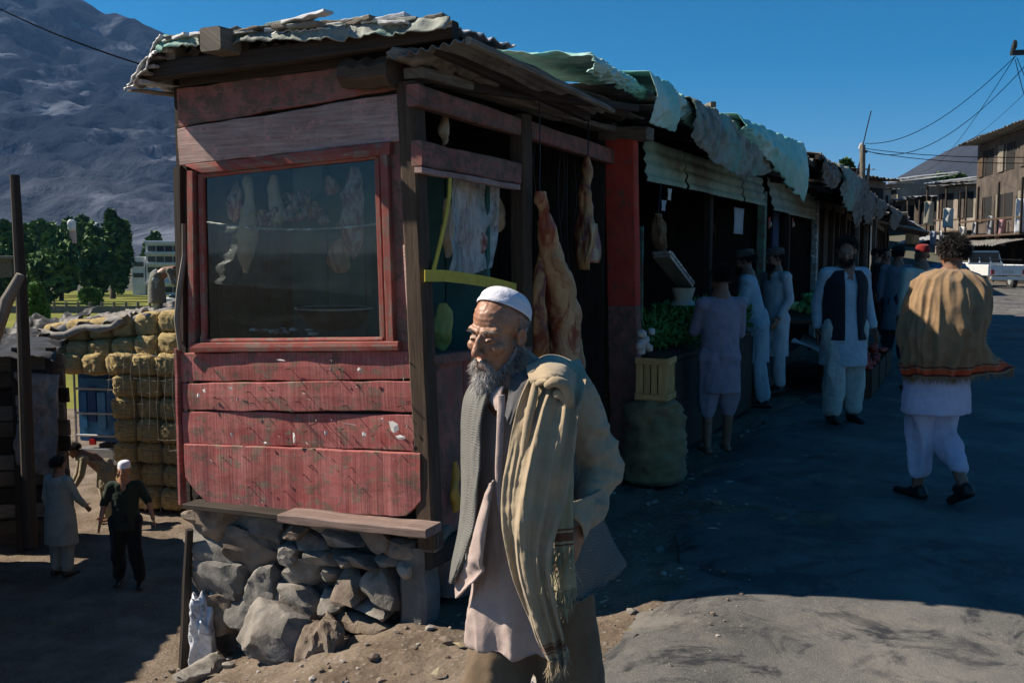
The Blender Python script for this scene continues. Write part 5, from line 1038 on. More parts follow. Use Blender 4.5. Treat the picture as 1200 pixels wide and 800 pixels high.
for x in (-.70, .70):
    build('tail_lamp', mat_plain('lamp_red', (.35, .03, .03), rough=.3), pk, pb(x-.07, x+.07, -.07, -.04, .66, .86, .01))
    for y in (1.0, 4.0): w = build('wheel', mat_plain('tyre_black', (.02, .02, .02), rough=.8), pk, tube([(c.x+x-.1, c.y+y, .34), (c.x+x+.1, c.y+y, .34)], .34, 20)); build('rim', M_silver, w, tube([(c.x+x-.11, c.y+y, .34), (c.x+x+.11, c.y+y, .34)], .17, 12))
for k in range(3): build('rack_bar', M_iron, pk, tube([(c.x-.75, c.y+.3+k*.8, 1.30), (c.x+.75, c.y+.3+k*.8, 1.30)], .02, 6))
build('number_plate', mat_plain('plate', (.5, .5, .45)), pk, pb(-.22, .22, -.06, -.045, .70, .82, .003))
o = build('mound_of_rubble', M_stone2, None, rock(g2(1195, 30)+Vector((2, 0, .1)), (1.4, 2, .5), 3, 3, rough=.2), smooth=True); tag(o, 'low rubble heap at the right edge of the road', 'rubble')
# ================================================================ PEOPLE
def skin_mat(name, c, c2):
    m, t, b = newmat(name); v = coords(t); n = noise(t, v, 28, 6, .65); n2 = noise(t, v, 9, 4)
    col = ramp(t, n, [(.35, c2), (.65, c)]); col = mixc(t, ramp(t, n2, [(.45, (0, 0, 0)), (.7, (.45, .45, .45))]), col, (c[0]*1.0, c[1]*.76, c[2]*.68))
    t.links.new(col, b.inputs['Base Color']); b.inputs['Roughness'].default_value = .48; b.inputs['Specular IOR Level'].default_value = .4
    b.inputs['Subsurface Weight'].default_value = .12; b.inputs['Subsurface Radius'].default_value = (.012, .005, .003)
    bump(t, b, noise(t, v, 260, 3, .6), .25, .0012); bump(t, b, noise(t, coords(t, 'Object', (1, 1, 3)), 60, 4, .6), .25, .002); return m
M_skin = skin_mat('tan_skin', (.37, .19, .115), (.25, .12, .07)); M_skind = skin_mat('brown_skin', (.24, .13, .085), (.16, .085, .055))
def hair_mat(name, stops, rough=.6):
    m, t, b = newmat(name); tc = t.nodes.new('ShaderNodeTexCoord'); sp = t.nodes.new('ShaderNodeSeparateXYZ'); t.links.new(tc.outputs['UV'], sp.inputs[0])
    t.links.new(ramp(t, sp.outputs[0], stops), b.inputs['Base Color']); b.inputs['Roughness'].default_value = rough; b.inputs['Specular IOR Level'].default_value = .3; return m
M_beard = hair_mat('grey_beard', [(0, (.03, .025, .022)), (.25, (.14, .12, .11)), (.45, (.42, .38, .35)), (1, (.82, .79, .75))])
M_black = hair_mat('black_hair', [(0, (.008, .007, .006)), (1, (.035, .028, .024))])
M_eye = mat_plain('dark_eye', (.02, .014, .01), rough=.15)
M_capw = mat_cloth('white_knit_cap', (.74, .73, .78), (.60, .59, .66), weave=700, bs=.6)
def capsule(a, b, ra, rb, n=14, flat=1., fd=None):
    a = np.array(a, float); b = np.array(b, float); d = b-a; L = np.linalg.norm(d)+1e-9; d = d/L
    u = np.array(fd, float) if fd is not None else (np.array([0, 0, 1.]) if abs(d[2]) < .9 else np.array([1., 0, 0])); u = u-d*(u@d); u /= np.linalg.norm(u); w = np.cross(d, u)
    V = []; st = [(-1, 0)]+[(-math.cos(x), math.sin(x)) for x in (.5, 1.0, 1.5)]
    prof = [(-ra*math.cos(x), ra*math.sin(x)) for x in (.15, .55, 1.05, 1.57)]+[(L*.33, ra*.67+rb*.33), (L*.67, ra*.33+rb*.67)]+[(L+rb*math.cos(x), rb*math.sin(x)) for x in (1.57, 1.05, .55, .15)]
    for t, r in prof:
        for k in range(n): c = 2*math.pi*k/n; V.append(a+d*t+(u*math.cos(c)*flat+w*math.sin(c))*r)
    F = []; m = len(prof)
    for i in range(m-1):
        for k in range(n): F.append((i*n+k, i*n+(k+1) % n, (i+1)*n+(k+1) % n, (i+1)*n+k))
    F.append(tuple(reversed(range(n)))); F.append(tuple((m-1)*n+k for k in range(n))); return V, F
def ell(c, r, rot=(0, 0, 0)):
    v, f = ICO[3]; v = v*np.array(r); Rm = np.array(Euler(rot).to_matrix()); return (v@Rm.T+np.array(c)).tolist(), f
def union(shapes, voxel, smooth=3, fn=None):
    vs = []; fs = []; n = 0
    for V, F in [s[:2] for s in shapes]:
        vs += [tuple(map(float, p)) for p in V]; fs += [tuple(i+n for i in q) for q in F]; n += len(V)
    me = bpy.data.meshes.new('tmp'); me.from_pydata(vs, [], fs); o = bpy.data.objects.new('tmp', me); sc.collection.objects.link(o)
    r = o.modifiers.new('r', 'REMESH'); r.mode = 'VOXEL'; r.voxel_size = voxel
    if smooth: s = o.modifiers.new('s', 'SMOOTH'); s.factor = .5; s.iterations = smooth
    dg = bpy.context.evaluated_depsgraph_get(); ev = o.evaluated_get(dg); m2 = ev.to_mesh()
    co = np.zeros(len(m2.vertices)*3); m2.vertices.foreach_get('co', co); co = co.reshape(-1, 3)
    no = np.zeros(len(m2.vertices)*3); m2.vertices.foreach_get('normal', no); no = no.reshape(-1, 3); F = [tuple(p.vertices) for p in m2.polygons]
    ev.to_mesh_clear(); bpy.data.objects.remove(o); bpy.data.meshes.remove(me)
    if fn is not None: co = co+fn(co, no)
    return co, F
def mesh_part(name, mat, parent, co, F, Rm=None, loc=None, **k):
    co = np.array(co, float)
    return build(name, mat, parent, (co.tolist(), F, (co[:, [0, 2]]).tolist()), smooth=True, local=True, **k)
def folds(amp, fx=11, fz=1.7, seed=0, ridge=.8, z0=None, z1=None, a0=.4):
    def f(co, no):
        P = co*np.array([fx, fx, fz])+seed; n = fbm(P+np.stack([pn(co*3+seed)]*3, -1)*.8, 3, .5); r = 1-np.abs(pn(P*.8+31))*2.4
        a = amp*(n*(1-ridge)+r*ridge*.7)
        if z0 is not None: a = a*(a0+(1-a0)*sm(z0, z1, co[:, 2]) if z1 > z0 else a*(a0+(1-a0)*(1-sm(z1, z0, co[:, 2]))))
        a = a+amp*.12*pn(co*26+seed)
        return no*a[:, None]
    return f
def hand_shapes(w, d, pnrm, sgn, k=1., curl=.5):
    """w wrist, d pointing direction, pnrm palm normal, sgn=+1 thumb along +side"""
    w = np.array(w, float); d = np.array(d, float); d /= np.linalg.norm(d); pnrm = np.array(pnrm, float); pnrm -= d*(pnrm@d); pnrm /= np.linalg.norm(pnrm); sd = np.cross(d, pnrm)*sgn
    out = [capsule(w, w+d*.055*k, .027*k, .037*k, flat=.45, fd=pnrm), capsule(w+d*.05*k, w+d*.082*k, .037*k, .036*k, flat=.40, fd=pnrm)]
    for i, (off, L) in enumerate(((.028, .072), (.010, .080), (-.010, .074), (-.028, .058))):
        p = w+d*.085*k+sd*off*k; dd = d+sd*off*1.5; dd /= np.linalg.norm(dd); r = .0088*k
        for j, fr in enumerate((.45, .32, .23)):
            q = p+dd*L*fr*k; out.append(capsule(p, q, r, r*.92, n=10)); p = q; r *= .9; dd = dd+pnrm*curl*(.6+.25*j+.06*i); dd /= np.linalg.norm(dd)
    p = w+d*.022*k+sd*.026*k; dd = d*.6+sd*.75+pnrm*.3; dd /= np.linalg.norm(dd); r = .0115*k
    for j, L in enumerate((.040, .030, .022)): q = p+dd*L*k; out.append(capsule(p, q, r, r*.9, n=10)); p = q; r *= .9; dd = dd*.8+d*.45+pnrm*.1; dd /= np.linalg.norm(dd)
    return out
def head_shapes(mouth=True):
    S = [ell((0, .016, .045), (.076, .096, .083)), ell((0, -.028, -.02), (.062, .066, .09)), ell((0, -.045, -.082), (.046, .046, .034)), ell((0, -.078, -.105), (.022, .018, .016)),
         capsule((0, -.092, .012), (0, -.117, -.032), .0085, .0125), ell((.012, -.103, -.037), (.009, .011, .008)), ell((-.012, -.103, -.037), (.009, .011, .008)),
         capsule((-.045, -.068, .028), (-.008, -.083, .024), .012, .0115), capsule((.045, -.068, .028), (.008, -.083, .024), .012, .0115),
         ell((.044, -.062, -.022), (.022, .024, .020)), ell((-.044, -.062, -.022), (.022, .024, .020)),
         capsule((-.020, -.092, -.066), (.020, -.092, -.066), .0065, .0065), capsule((-.017, -.091, -.077), (.017, -.091, -.077), .0075, .0075),
         ell((.030, -.080, .004), (.0155, .0135, .0115)), ell((-.030, -.080, .004), (.0155, .0135, .0115))]
    for s in (1, -1): S += [ell((s*.080, .012, -.004), (.008, .018, .032), (0.12, s*.25, s*-.35)), ell((s*.076, .006, -.014), (.010, .012, .016))]
    return S
def head_fn(wr=1.):
    def f(co, no):
        x, y, z = co.T; fr = sm(.0, -.06, y)
        d = 0*x
        for s in (1, -1):
            d -= .0045*np.exp(-(((x-s*.028)/.020)**2+((z-.0155)/.006)**2))*fr            # crease above the eye
            d -= .0030*np.exp(-(((x-s*.030)/.016)**2+((z+.0095)/.004)**2))*fr          # bag under the eye
            d -= .0025*wr*np.exp(-(((x-s*(.030+(-.03-z)*.35))/.004)**2))*sm(-.075, -.05, z)*(1-sm(-.035, -.02, z))*fr
            d -= .0012*wr*np.abs(np.sin((z+.004*0)*420))*np.exp(-(((x-s*.058)/.012)**2+((z-.002)/.014)**2))
        d += .0007*wr*np.sin(z*420+pn(co*30)*1.5)*sm(.032, .045, z)*(1-sm(.080, .095, z))*fr
        d -= .003*np.exp(-((x/.004)**2+((z-.028)/.010)**2))*fr*wr
        d -= .007*np.exp(-(((np.abs(x)-.084)/.010)**2+((y-.008)/.008)**2+((z+.002)/.014)**2))
        d += .0014*pn(co*55)+.001*pn(co*120)
        return no*d[:, None]
    return f
def xf(co, Rm, off, k): return (np.array(co)*k)@np.array(Rm).T+np.array(off)
def ribbons(roots, dirs, L, w, seg=3, sag=.0, wav=.2, seed=0):
    rs_ = np.random.RandomState(seed); V = []; F = []; UV = []
    for p, d in zip(roots, dirs):
        l = L*rs_.uniform(.5, 1.25); sd = np.cross(d, rs_.normal(size=3)); sd /= np.linalg.norm(sd)+1e-9; c = rs_.random(); q = np.array(p); dd = np.array(d); i0 = len(V)
        for j in range(seg+1):
            ww = w*(1-.75*j/seg); V += [tuple(q-sd*ww/2), tuple(q+sd*ww/2)]; UV += [(c, j/seg)]*2
            dd = dd+rs_.normal(size=3)*wav+np.array([0, 0, -sag]); dd /= np.linalg.norm(dd); q = q+dd*l/seg
        for j in range(seg): F.append((i0+2*j, i0+2*j+1, i0+2*j+3, i0+2*j+2))
    return V, F, UV
def ring_mesh(rings, n=48, fn=None, u0=0, u1=2*math.pi, th=None):
    """open tube/sheet from rings (cx, cy, z, rx, ry, ang); fn(A, U, V, outward)->A"""
    A = []; U = []; Vv = []; O = []; m = len(rings); closed = (u1-u0) > 6.28
    for j, (cx, cy, z, rx, ry, an) in enumerate(rings):
        for k in range(n+1):
            t = u0+(u1-u0)*k/n; x, y = math.sin(t)*rx, -math.cos(t)*ry; c, s = math.cos(an), math.sin(an)
            A.append((cx+x*c-y*s, cy+x*s+y*c, z)); O.append((math.sin(t)*c+math.cos(t)*s, math.sin(t)*s-math.cos(t)*c, 0)); U.append(k/n); Vv.append(j/(m-1))
    A = np.array(A); U = np.array(U); Vv = np.array(Vv); O = np.array(O)
    if fn: A = fn(A, U, Vv, O)
    F = [(j*(n+1)+k, (j+1)*(n+1)+k, (j+1)*(n+1)+k+1, j*(n+1)+k+1) for j in range(m-1) for k in range(n)]
    r = (A.tolist(), F, np.stack([U, 1-Vv], -1).tolist())
    return solid(r, th) if th else r
def cat_rings(keys, n):
    A = np.array(keys, float); out = []
    for x in np.linspace(0, len(A)-1, n):
        i = min(int(x), len(A)-2); f = x-i; p0 = A[max(i-1, 0)]; p1 = A[i]; p2 = A[i+1]; p3 = A[min(i+2, len(A)-1)]
        out.append(tuple(.5*((2*p1)+(-p0+p2)*f+(2*p0-5*p1+4*p2-p3)*f*f+(-p0+3*p1-3*p2+p3)*f**3)))
    return out

def person(label, loc, rz, H=1.7, J=None, shirt=None, hem=.52, hemr=(.195, .155), pants=None, pantw=.88, vest=None, hat=None, hatc=None, skin=None, yaw=0, pitch=0, beard=False, short_sleeve=False, bare=None, vox=.011, seed=0, shoes=None, group=None, cuff=.14, torsow=1., lean=(0, 0)):
    k = H/1.72; t = thing('person', label, 'person', loc, group, rotz=rz); skin = skin or M_skind
    P = dict(hip=(0, 0, .93), chest=(lean[0]*.8, lean[1]*.8, 1.28), neck=(lean[0], lean[1], 1.46), head=(lean[0]*1.15, lean[1]*1.2-.01, 1.60),
             shL=(.175+lean[0], lean[1]+.01, 1.40), elL=(.225+lean[0]*.6, .03+lean[1]*.6, 1.13), wrL=(.235+lean[0]*.4, -.03+lean[1]*.4, .90), shR=(-.175+lean[0], lean[1]+.01, 1.40), elR=(-.225+lean[0]*.6, .03+lean[1]*.6, 1.13), wrR=(-.235+lean[0]*.4, -.03+lean[1]*.4, .90),
             hpL=(.095, 0, .90), knL=(.105, -.02, .50), anL=(.11, .02, .09), hpR=(-.095, 0, .90), knR=(-.105, -.02, .50), anR=(-.11, .02, .09), toeL=None, toeR=None)
    if J: P.update(J)
    P = {a: (np.array(b, float)*k if b is not None else None) for a, b in P.items()}
    # body: one continuous surface
    S = []; Rh = Euler((R(pitch), 0, R(yaw))).to_matrix(); hd = P['head']
    for V, F in head_shapes(): S.append((xf(V, Rh, hd, k), F))
    S += [capsule(P['neck']-np.array([0, 0, .02]), hd+np.array(Rh)@np.array([0, .015, -.05]), .062*k, .056*k), capsule(P['neck'], P['chest'], .09*k, .12*k), capsule(P['chest'], P['hip'], .12*k, .13*k)]
    for s in 'LR':
        S += [capsule(P['neck']-np.array([0, 0, .05]), P['sh'+s], .055*k, .055*k), capsule(P['sh'+s], P['el'+s], .048*k, .038*k), capsule(P['el'+s], P['wr'+s], .038*k, .027*k), capsule(P['hp'+s], P['kn'+s], .075*k, .052*k), capsule(P['kn'+s], P['an'+s], .054*k, .036*k)]
        d = P['wr'+s]-P['el'+s]; d /= np.linalg.norm(d); S += hand_shapes(P['wr'+s], d, (1 if s == 'R' else -1, -.15, 0), 1 if s == 'R' else -1, k, .30)
        toe = P['toe'+s] if P['toe'+s] is not None else P['an'+s]+np.array([.02 if s == 'L' else -.02, -.17, -.05])*k
        S += [capsule(P['an'+s]+np.array([0, .04, -.045])*k, toe, .036*k, .028*k, flat=.8)]
    co, F = union(S, min(vox, .0085), 2, None); mesh_part('body', skin, t, co, F)
    # shirt
    if shirt:
        hz_ = hem*k; sw = torsow
        keys = [(P['neck'][0], P['neck'][1], P['neck'][2]+.015, .065*k, .065*k), (P['neck'][0], P['neck'][1]+.005, P['neck'][2]-.035*k, .15*k*sw, .095*k), ((P['shL'][0]+P['shR'][0])/2, (P['shL'][1]+P['shR'][1])/2, P['shL'][2]-.05*k, .185*k*sw, .115*k),
                (P['chest'][0], P['chest'][1], P['chest'][2]-.02, .185*k*sw, .13*k), ((P['chest'][0]+P['hip'][0])/2, (P['chest'][1]+P['hip'][1])/2, 1.08*k, .175*k*sw, .135*k), (P['hip'][0], P['hip'][1], .90*k, (.175+hemr[0])/2*k*sw, (.14+hemr[1])/2*k), (P['hip'][0]*.9, P['hip'][1]*.9+.0, hz_+.12*k, hemr[0]*k, hemr[1]*k), (P['hip'][0]*.9, P['hip'][1]*.9, hz_, hemr[0]*k*1.02, hemr[1]*k*1.02)]
        rg = cat_rings([q for q in keys], 30); V, F, _ = loft([((a, b, c), rx, ry) for a, b, c, rx, ry in rg], 30); S = [(V, F)]
        for s in 'LR':
            S += [capsule(P['neck']+np.array([0, 0, -.06]), P['sh'+s]+np.array([0, 0, -.01]), .068*k, .075*k), capsule(P['sh'+s], P['el'+s], .066*k, .056*k)]
            if not short_sleeve: S += [capsule(P['el'+s], P['el'+s]*.12+P['wr'+s]*.88, .057*k, .044*k)]
        if short_sleeve: pass
        co, F = union(S, vox, 3, folds(.036*k if vox < .0145 else .022, seed=seed, z0=1.3*k, z1=.7*k)); mesh_part('shirt', shirt, t, co, F)
        if short_sleeve: pass
        # collar
        c = P['neck']; co_ = tube([(c[0]+.068*k*math.cos(a), c[1]+.066*k*math.sin(a), c[2]+.022*k-(.02*k if math.sin(a) < -.7 else 0)) for a in np.linspace(-math.pi/2+.25, 1.5*math.pi-.25, 16)], .013*k, 6); build('collar', shirt, t, co_, smooth=True, local=True)
    if pants:
        S = [capsule(P['hpL'], P['hpR'], .12*k, .12*k), capsule((P['hip'][0], P['hip'][1], 1.0*k), P['hip'], .13*k, .14*k)]
        for s in 'LR':
            cf = P['an'+s]+(P['kn'+s]-P['an'+s])*(cuff if not bare else bare); S += [capsule(P['hp'+s], P['kn'+s], .125*k*pantw, .098*k*pantw), capsule(P['kn'+s], cf, .098*k*pantw, .076*k*pantw)]
        co, F = union(S, vox, 3, folds(.034*k, fx=9, fz=2.4, seed=seed+5, ridge=.9)); mesh_part('trousers', pants, t, co, F)
    for s in 'LR':
        if shoes:
            toe = P['toe'+s] if P['toe'+s] is not None else P['an'+s]+np.array([.02 if s == 'L' else -.02, -.17, -.055])*k
            co, F = union([capsule(P['an'+s]+np.array([0, .045, -.045])*k, toe, .044*k, .036*k, flat=.8), capsule(P['an'+s]+np.array([0, .03, -.02])*k, P['an'+s]+np.array([0, -.05, -.04])*k, .042*k, .036*k)], .009, 2); mesh_part('shoe', shoes, t, co, F)
    if vest:
        keys = [(P['neck'][0], P['neck'][1]+.005, P['neck'][2]-.02*k, .095*k, .085*k, 0), (P['neck'][0], P['neck'][1]+.01, P['shL'][2]+.015*k, .18*k, .11*k, 0), (P['chest'][0], P['chest'][1]+.005, P['shL'][2]-.10*k, .215*k*torsow, .155*k, 0), (P['chest'][0], P['chest'][1], 1.15*k, .205*k*torsow, .155*k, 0), (P['hip'][0], P['hip'][1], .95*k, .205*k*torsow, .17*k, 0), (P['hip'][0], P['hip'][1], .80*k, .225*k*torsow, .185*k, 0)]
        def vf(A, U, V_, O): return A+O*(.010*pn(A*np.array([12, 12, 4])+seed))[:, None]
        V, F, UV = ring_mesh(cat_rings(keys, 30), 60, vf, .30, 2*math.pi-.30, th=.012); build('waistcoat', vest, t, (V, F, UV), smooth=True, local=True)
    # hair / hat / beard / eyes
    def hx(v): return xf(v, Rh, hd, k)
    if hat != 'round_cap':
        n = 6000 if vox < .012 else 1500; rs_ = np.random.RandomState(seed+3); q = rs_.normal(size=(n*2, 3)); q /= np.linalg.norm(q, axis=1)[:, None]; keep = (q[:, 2] > .15+.75*np.clip(-q[:, 1]-.15, 0, 1)) | ((q[:, 1] > .05) & (q[:, 2] > -.45)); q = q[keep][:n]
        rt_ = q*np.array([.080, .098, .088])+np.array([0, .016, .045]); dr = q*.5+np.array([0, .35, -.45])+rs_.normal(size=q.shape)*.35; dr /= np.linalg.norm(dr, axis=1)[:, None]
        V, F = ell((0, .024, .054), (.084, .096, .087)); base = build('hair', M_black, t, (hx(V).tolist(), F, [(.2, 0)]*len(V)), smooth=True, local=True)
        V, F, UV = ribbons(hx(rt_), dr@np.array(Rh).T, .045*k, .004*k if vox < .012 else .007*k, 3, .15, .25, seed); build('hair_strands', M_black, base, (V, F, UV), local=True)
    if hat:
        hc = hatc or M_capw
        if hat == 'round_cap': rg = [(0, .016, .045, .0815, .102, 0), (0, .018, .060, .0815, .102, 0), (0, .020, .095, .079, .098, 0), (0, .022, .122, .068, .086, 0), (0, .022, .137, .042, .055, 0), (0, .022, .142, .004, .005, 0)]
        else: rg = [(0, .012, .050, .086, .106, 0), (0, .012, .062, .094, .115, 0), (0, .012, .078, .093, .114, 0), (0, .014, .090, .086, .104, 0), (0, .014, .115, .086, .102, 0), (0, .014, .132, .06, .075, 0), (0, .014, .140, .004, .005, 0)]
        V, F, UV = ring_mesh(cat_rings(rg, 24), 40, lambda A, U, V_, O: A+O*(.002*pn(A*60+seed))[:, None], th=None); build('cap', hc, t, (hx(V).tolist(), F, UV), smooth=True, local=True)
    for s in (1, -1):
        V, F = ell((s*.030, -.0905, .0035), (.0095, .0035, .0028)); build('eye', M_eye, t, (hx(V).tolist(), F, [(0, 0)]*len(V)), smooth=True, local=True)
    if beard:
        rs_ = np.random.RandomState(seed+8); n = 900; th_ = rs_.uniform(-1.5, 1.5, n); rt_ = np.stack([.058*np.sin(th_), -.02-.072*np.cos(th_), rs_.uniform(-.115, -.05, n)], -1); dr = np.stack([.4*np.sin(th_), -.5*np.cos(th_), -.8+0*th_], -1); V, F, UV = ribbons(hx(rt_), dr@np.array(Rh).T, .035*k, .004*k, 2, .1, .2, seed); build('beard', M_black if beard is True else beard, t, (V, F, UV), local=True)
    return t
M_lilac = mat_cloth('lilac_grey_cotton', (.27, .25, .31), (.20, .185, .24)); M_palebl = mat_cloth('pale_blue_cotton', (.36, .47, .54), (.27, .37, .44)); M_offw = mat_cloth('off_white_cotton', (.50, .53, .56), (.40, .43, .46))
M_navy = mat_cloth('dark_navy_wool', (.018, .022, .030)); M_lav = mat_cloth('lavender_white_cotton', (.50, .50, .64), (.40, .40, .54)); M_shoe = mat_plain('dark_leather', (.02, .018, .016), rough=.4)
M_olive = mat_cloth('dark_green_cotton', (.020, .032, .022)); M_blk = mat_cloth('black_cotton', (.012, .013, .014)); M_paleg = mat_cloth('pale_grey_green_cotton', (.28, .31, .28), (.20, .23, .21)); M_tan = mat_cloth('tan_cotton', (.32, .27, .18))
M_caps = mat_cloth('brown_wool_cap', (.12, .11, .10)); M_redcap = mat_cloth('dark_red_cap', (.22, .02, .02)); M_cream = mat_cloth('cream_cotton', (.50, .52, .44), (.38, .41, .36))
def gp(px, py, z=0.): return atZ(px, py, z)
def at_ground(px, Y, z=0.): return Vector(((px-600)/1167*Y, Y, z))
person('boy in long lilac grey shirt and wide shorts seen from behind at the greengrocer', at_ground(845, 7.95, .02), R(190), 1.50, dict(elL=(.21, -.10, 1.14), wrL=(.14, -.30, 1.12), elR=(-.21, -.06, 1.12), wrR=(-.15, -.27, 1.02), anL=(.12, .03, .09), anR=(-.10, -.05, .09)), shirt=M_lilac, hem=.58, hemr=(.195, .15), pants=M_lilac, pantw=.86, bare=.75, yaw=10, pitch=12, seed=1, vox=.010)
person('man in pale blue tunic and flat cap bending towards the stall behind the boy', at_ground(886, 10.4, .02), R(-110), 1.64, dict(elL=(.20, -.12, 1.16), wrL=(.15, -.32, 1.10), elR=(-.20, -.10, 1.16), wrR=(-.12, -.30, 1.05), anL=(.10, .12, .09), knL=(.10, .03, .5)), shirt=M_palebl, hem=.50, pants=M_palebl, hat='flat', hatc=M_caps, yaw=0, pitch=10, seed=2, lean=(0, -.10), vox=.012, beard=True, shoes=M_shoe)
person('man in off white tunic and brown cap standing beside the vegetable table', at_ground(908, 11.4, .02), R(-65), 1.66, dict(wrL=(.22, -.12, .92)), shirt=M_offw, hem=.46, pants=M_offw, hat='flat', hatc=M_caps, yaw=-18, pitch=4, seed=3, vox=.012, shoes=M_shoe, beard=True)
person('man in dark waistcoat over pale blue tunic walking towards the viewer', at_ground(990, 9.35, .02), R(6), 1.75, dict(elL=(.24, .05, 1.13), wrL=(.27, -.04, .90), elR=(-.24, .06, 1.13), wrR=(-.25, .02, .90), knR=(-.10, -.07, .50), anR=(-.10, -.02, .11), anL=(.13, .06, .10), knL=(.11, .0, .5)), shirt=M_palebl, hem=.56, hemr=(.215, .195), pants=mat_cloth('pale_greenish_cotton', (.42, .48, .46), (.32, .38, .37)), pantw=1.0, vest=M_navy, yaw=-28, pitch=8, seed=4, vox=.010, shoes=M_shoe, beard=True)
# walking man in the golden shawl, seen from behind
pb_ = person('man seen from behind in golden brown shawl and lavender white clothes walking up the road', at_ground(1102, 6.42, .01), R(196), 1.72, dict(elL=(.12, -.08, 1.15), wrL=(.05, -.22, 1.05), elR=(-.26, .02, 1.15), wrR=(-.2, -.15, 1.02), knL=(.06, -.07, .50), anL=(.04, -.10, .09), knR=(-.07, -.02, .48), anR=(-.05, .22, .17), toeR=(-.05, .12, .045), chest=(-.05, -.03, 1.28), neck=(-.12, -.06, 1.47), head=(-.17, -.10, 1.61), shL=(.07, -.03, 1.41), shR=(-.28, -.03, 1.41)), shirt=M_lav, hem=.60, hemr=(.23, .17), pants=M_lav, pantw=.84, yaw=-25, pitch=6, seed=5, vox=.009, shoes=M_shoe, cuff=.32)
M_gold = mat_cloth('golden_wool', (.28, .18, .10), (.20, .128, .068), weave=350, stripes=[(.035, .075, (.10, .02, .012)), (.075, .145, (.50, .075, .025)), (.165, .185, (.13, .03, .02))])
gk = [(a, b, c, d*.90, e*.95, f) for a, b, c, d, e, f in [(-.12, -.06, 1.53, .08, .085, 0), (-.10, -.04, 1.49, .20, .14, 0), (-.08, -.01, 1.41, .265, .17, 0), (-.02, .03, 1.24, .275, .19, 0), (.01, .045, 1.10, .28, .195, 0), (.02, .05, .98, .255, .18, 0), (.02, .04, .90, .24, .165, 0), (.01, .04, .85, .235, .165, 0)]]
def gold_fn(A, U, V, O):
    x, y, z = A.T; side = sm(.02, .27, -x)**1.5*sm(.50, 1.0, V)**1.3
    A = A+np.array([-1, .05, .16])*(side*.25*(1+.35*np.sin(V*9)))[:, None]+np.array([0, .12, .0])*(side)[:, None]
    P = np.stack([U*13, V*1.3, V*0+2], -1); f = (1-np.abs(pn(P))*2.3)*.034*sm(.03, .4, V)+pn(np.stack([U*26, V*3.5, V*0], -1))*.009
    diag = (1-np.abs(pn(np.stack([U*8+V*3, V*4-U*5, V*0+7], -1)))*2)*.020
    return A+O*(f+diag)[:, None]+np.array([0, 0, 1])*(pn(np.stack([U*9, V*0, V*0+4], -1))*.03*V)[:, None]
V, F, UV = ring_mesh(cat_rings(gk, 90), 190, gold_fn, .62, 2*math.pi-.62, th=.008); sh_ = build('shawl', M_gold, pb_, (V, F, UV), smooth=True, local=True)
b0 = [V[89*191+k] for k in range(0, 191)]; rs_ = np.random.RandomState(3); rt_ = []; 
for k in range(190):
    for j in range(3): f = rs_.random(); rt_.append(np.array(b0[k])*(1-f)+np.array(b0[k+1])*f)
V, F, UV = ribbons(rt_, [np.array([-.1, .05, -1.])/1.01]*len(rt_), .045, .004, 2, .1, .2, 4); build('fringe', M_gold, sh_, (V, F, [(0, .3)]*len(V)), local=True)
person('man in dark red round cap and cream shirt ahead of the shawled walker', at_ground(1079, 11.6, .02), R(185), 1.70, shirt=M_cream, hem=.6, pants=M_cream, hat='round_cap', hatc=M_redcap, seed=6, vox=.014, yaw=-10)
person('black haired man in blue shirt half hidden behind the red capped man', at_ground(1109, 14.2, .02), R(170), 1.72, shirt=mat_cloth('mid_blue_cotton', (.10, .17, .27)), hem=.6, pants=M_navy, seed=7, vox=.014)
person('man in grey blue tunic standing in shade left of the red capped man', at_ground(1051, 14.5, .02), R(150), 1.70, shirt=mat_cloth('grey_blue_cotton', (.14, .18, .22)), hem=.5, pants=M_navy, seed=8, vox=.014)
person('dark clothed figure in shade beyond the man in the grey blue tunic', at_ground(1036, 18, .02), R(20), 1.68, shirt=M_blk, hem=.5, pants=M_blk, seed=9, vox=.016)
person('small dark figure standing by the last shop of the row', at_ground(1026, 22, .02), R(60), 1.68, shirt=mat_cloth('dull_brown_cotton', (.09, .07, .06)), hem=.5, pants=M_blk, seed=10, vox=.016)
# people in the yard
person('man in white cap and dark green tee shirt walking up the yard', at_ground(138, 12.9, -2.78), R(12), 1.68, dict(elL=(.29, .02, 1.17), wrL=(.36, -.06, .94), elR=(-.27, .0, 1.16), wrR=(-.30, -.12, .95), anL=(.16, -.06, .09), knL=(.13, -.08, .5), anR=(-.12, .08, .1)), shirt=M_olive, hem=.80, hemr=(.20, .15), pants=M_blk, hat='round_cap', short_sleeve=True, skin=M_skin, seed=11, vox=.011, yaw=-10, shoes=M_shoe)
person('man in long pale grey green tunic seen from behind by the mud shed', at_ground(60, 13.4, -2.80), R(160), 1.66, dict(elR=(-.26, -.05, 1.15), wrR=(-.26, -.2, 1.0)), shirt=M_paleg, hem=.48, hemr=(.25, .19), pants=M_paleg, seed=12, vox=.013, torsow=1.12, shoes=M_shoe)
person('man in tan shirt stooping by the tail of the truck', at_ground(116, 16.2, -2.8), R(-60), 1.6, dict(chest=(0, -.22, 1.15), neck=(0, -.40, 1.25), head=(0, -.50, 1.33), shL=(.17, -.36, 1.2), shR=(-.17, -.36, 1.2), elL=(.2, -.42, .92), elR=(-.2, -.42, .92), wrL=(.15, -.52, .72), wrR=(-.15, -.52, .72)), shirt=M_tan, hem=.62, pants=M_tan, seed=13, vox=.014, pitch=25)
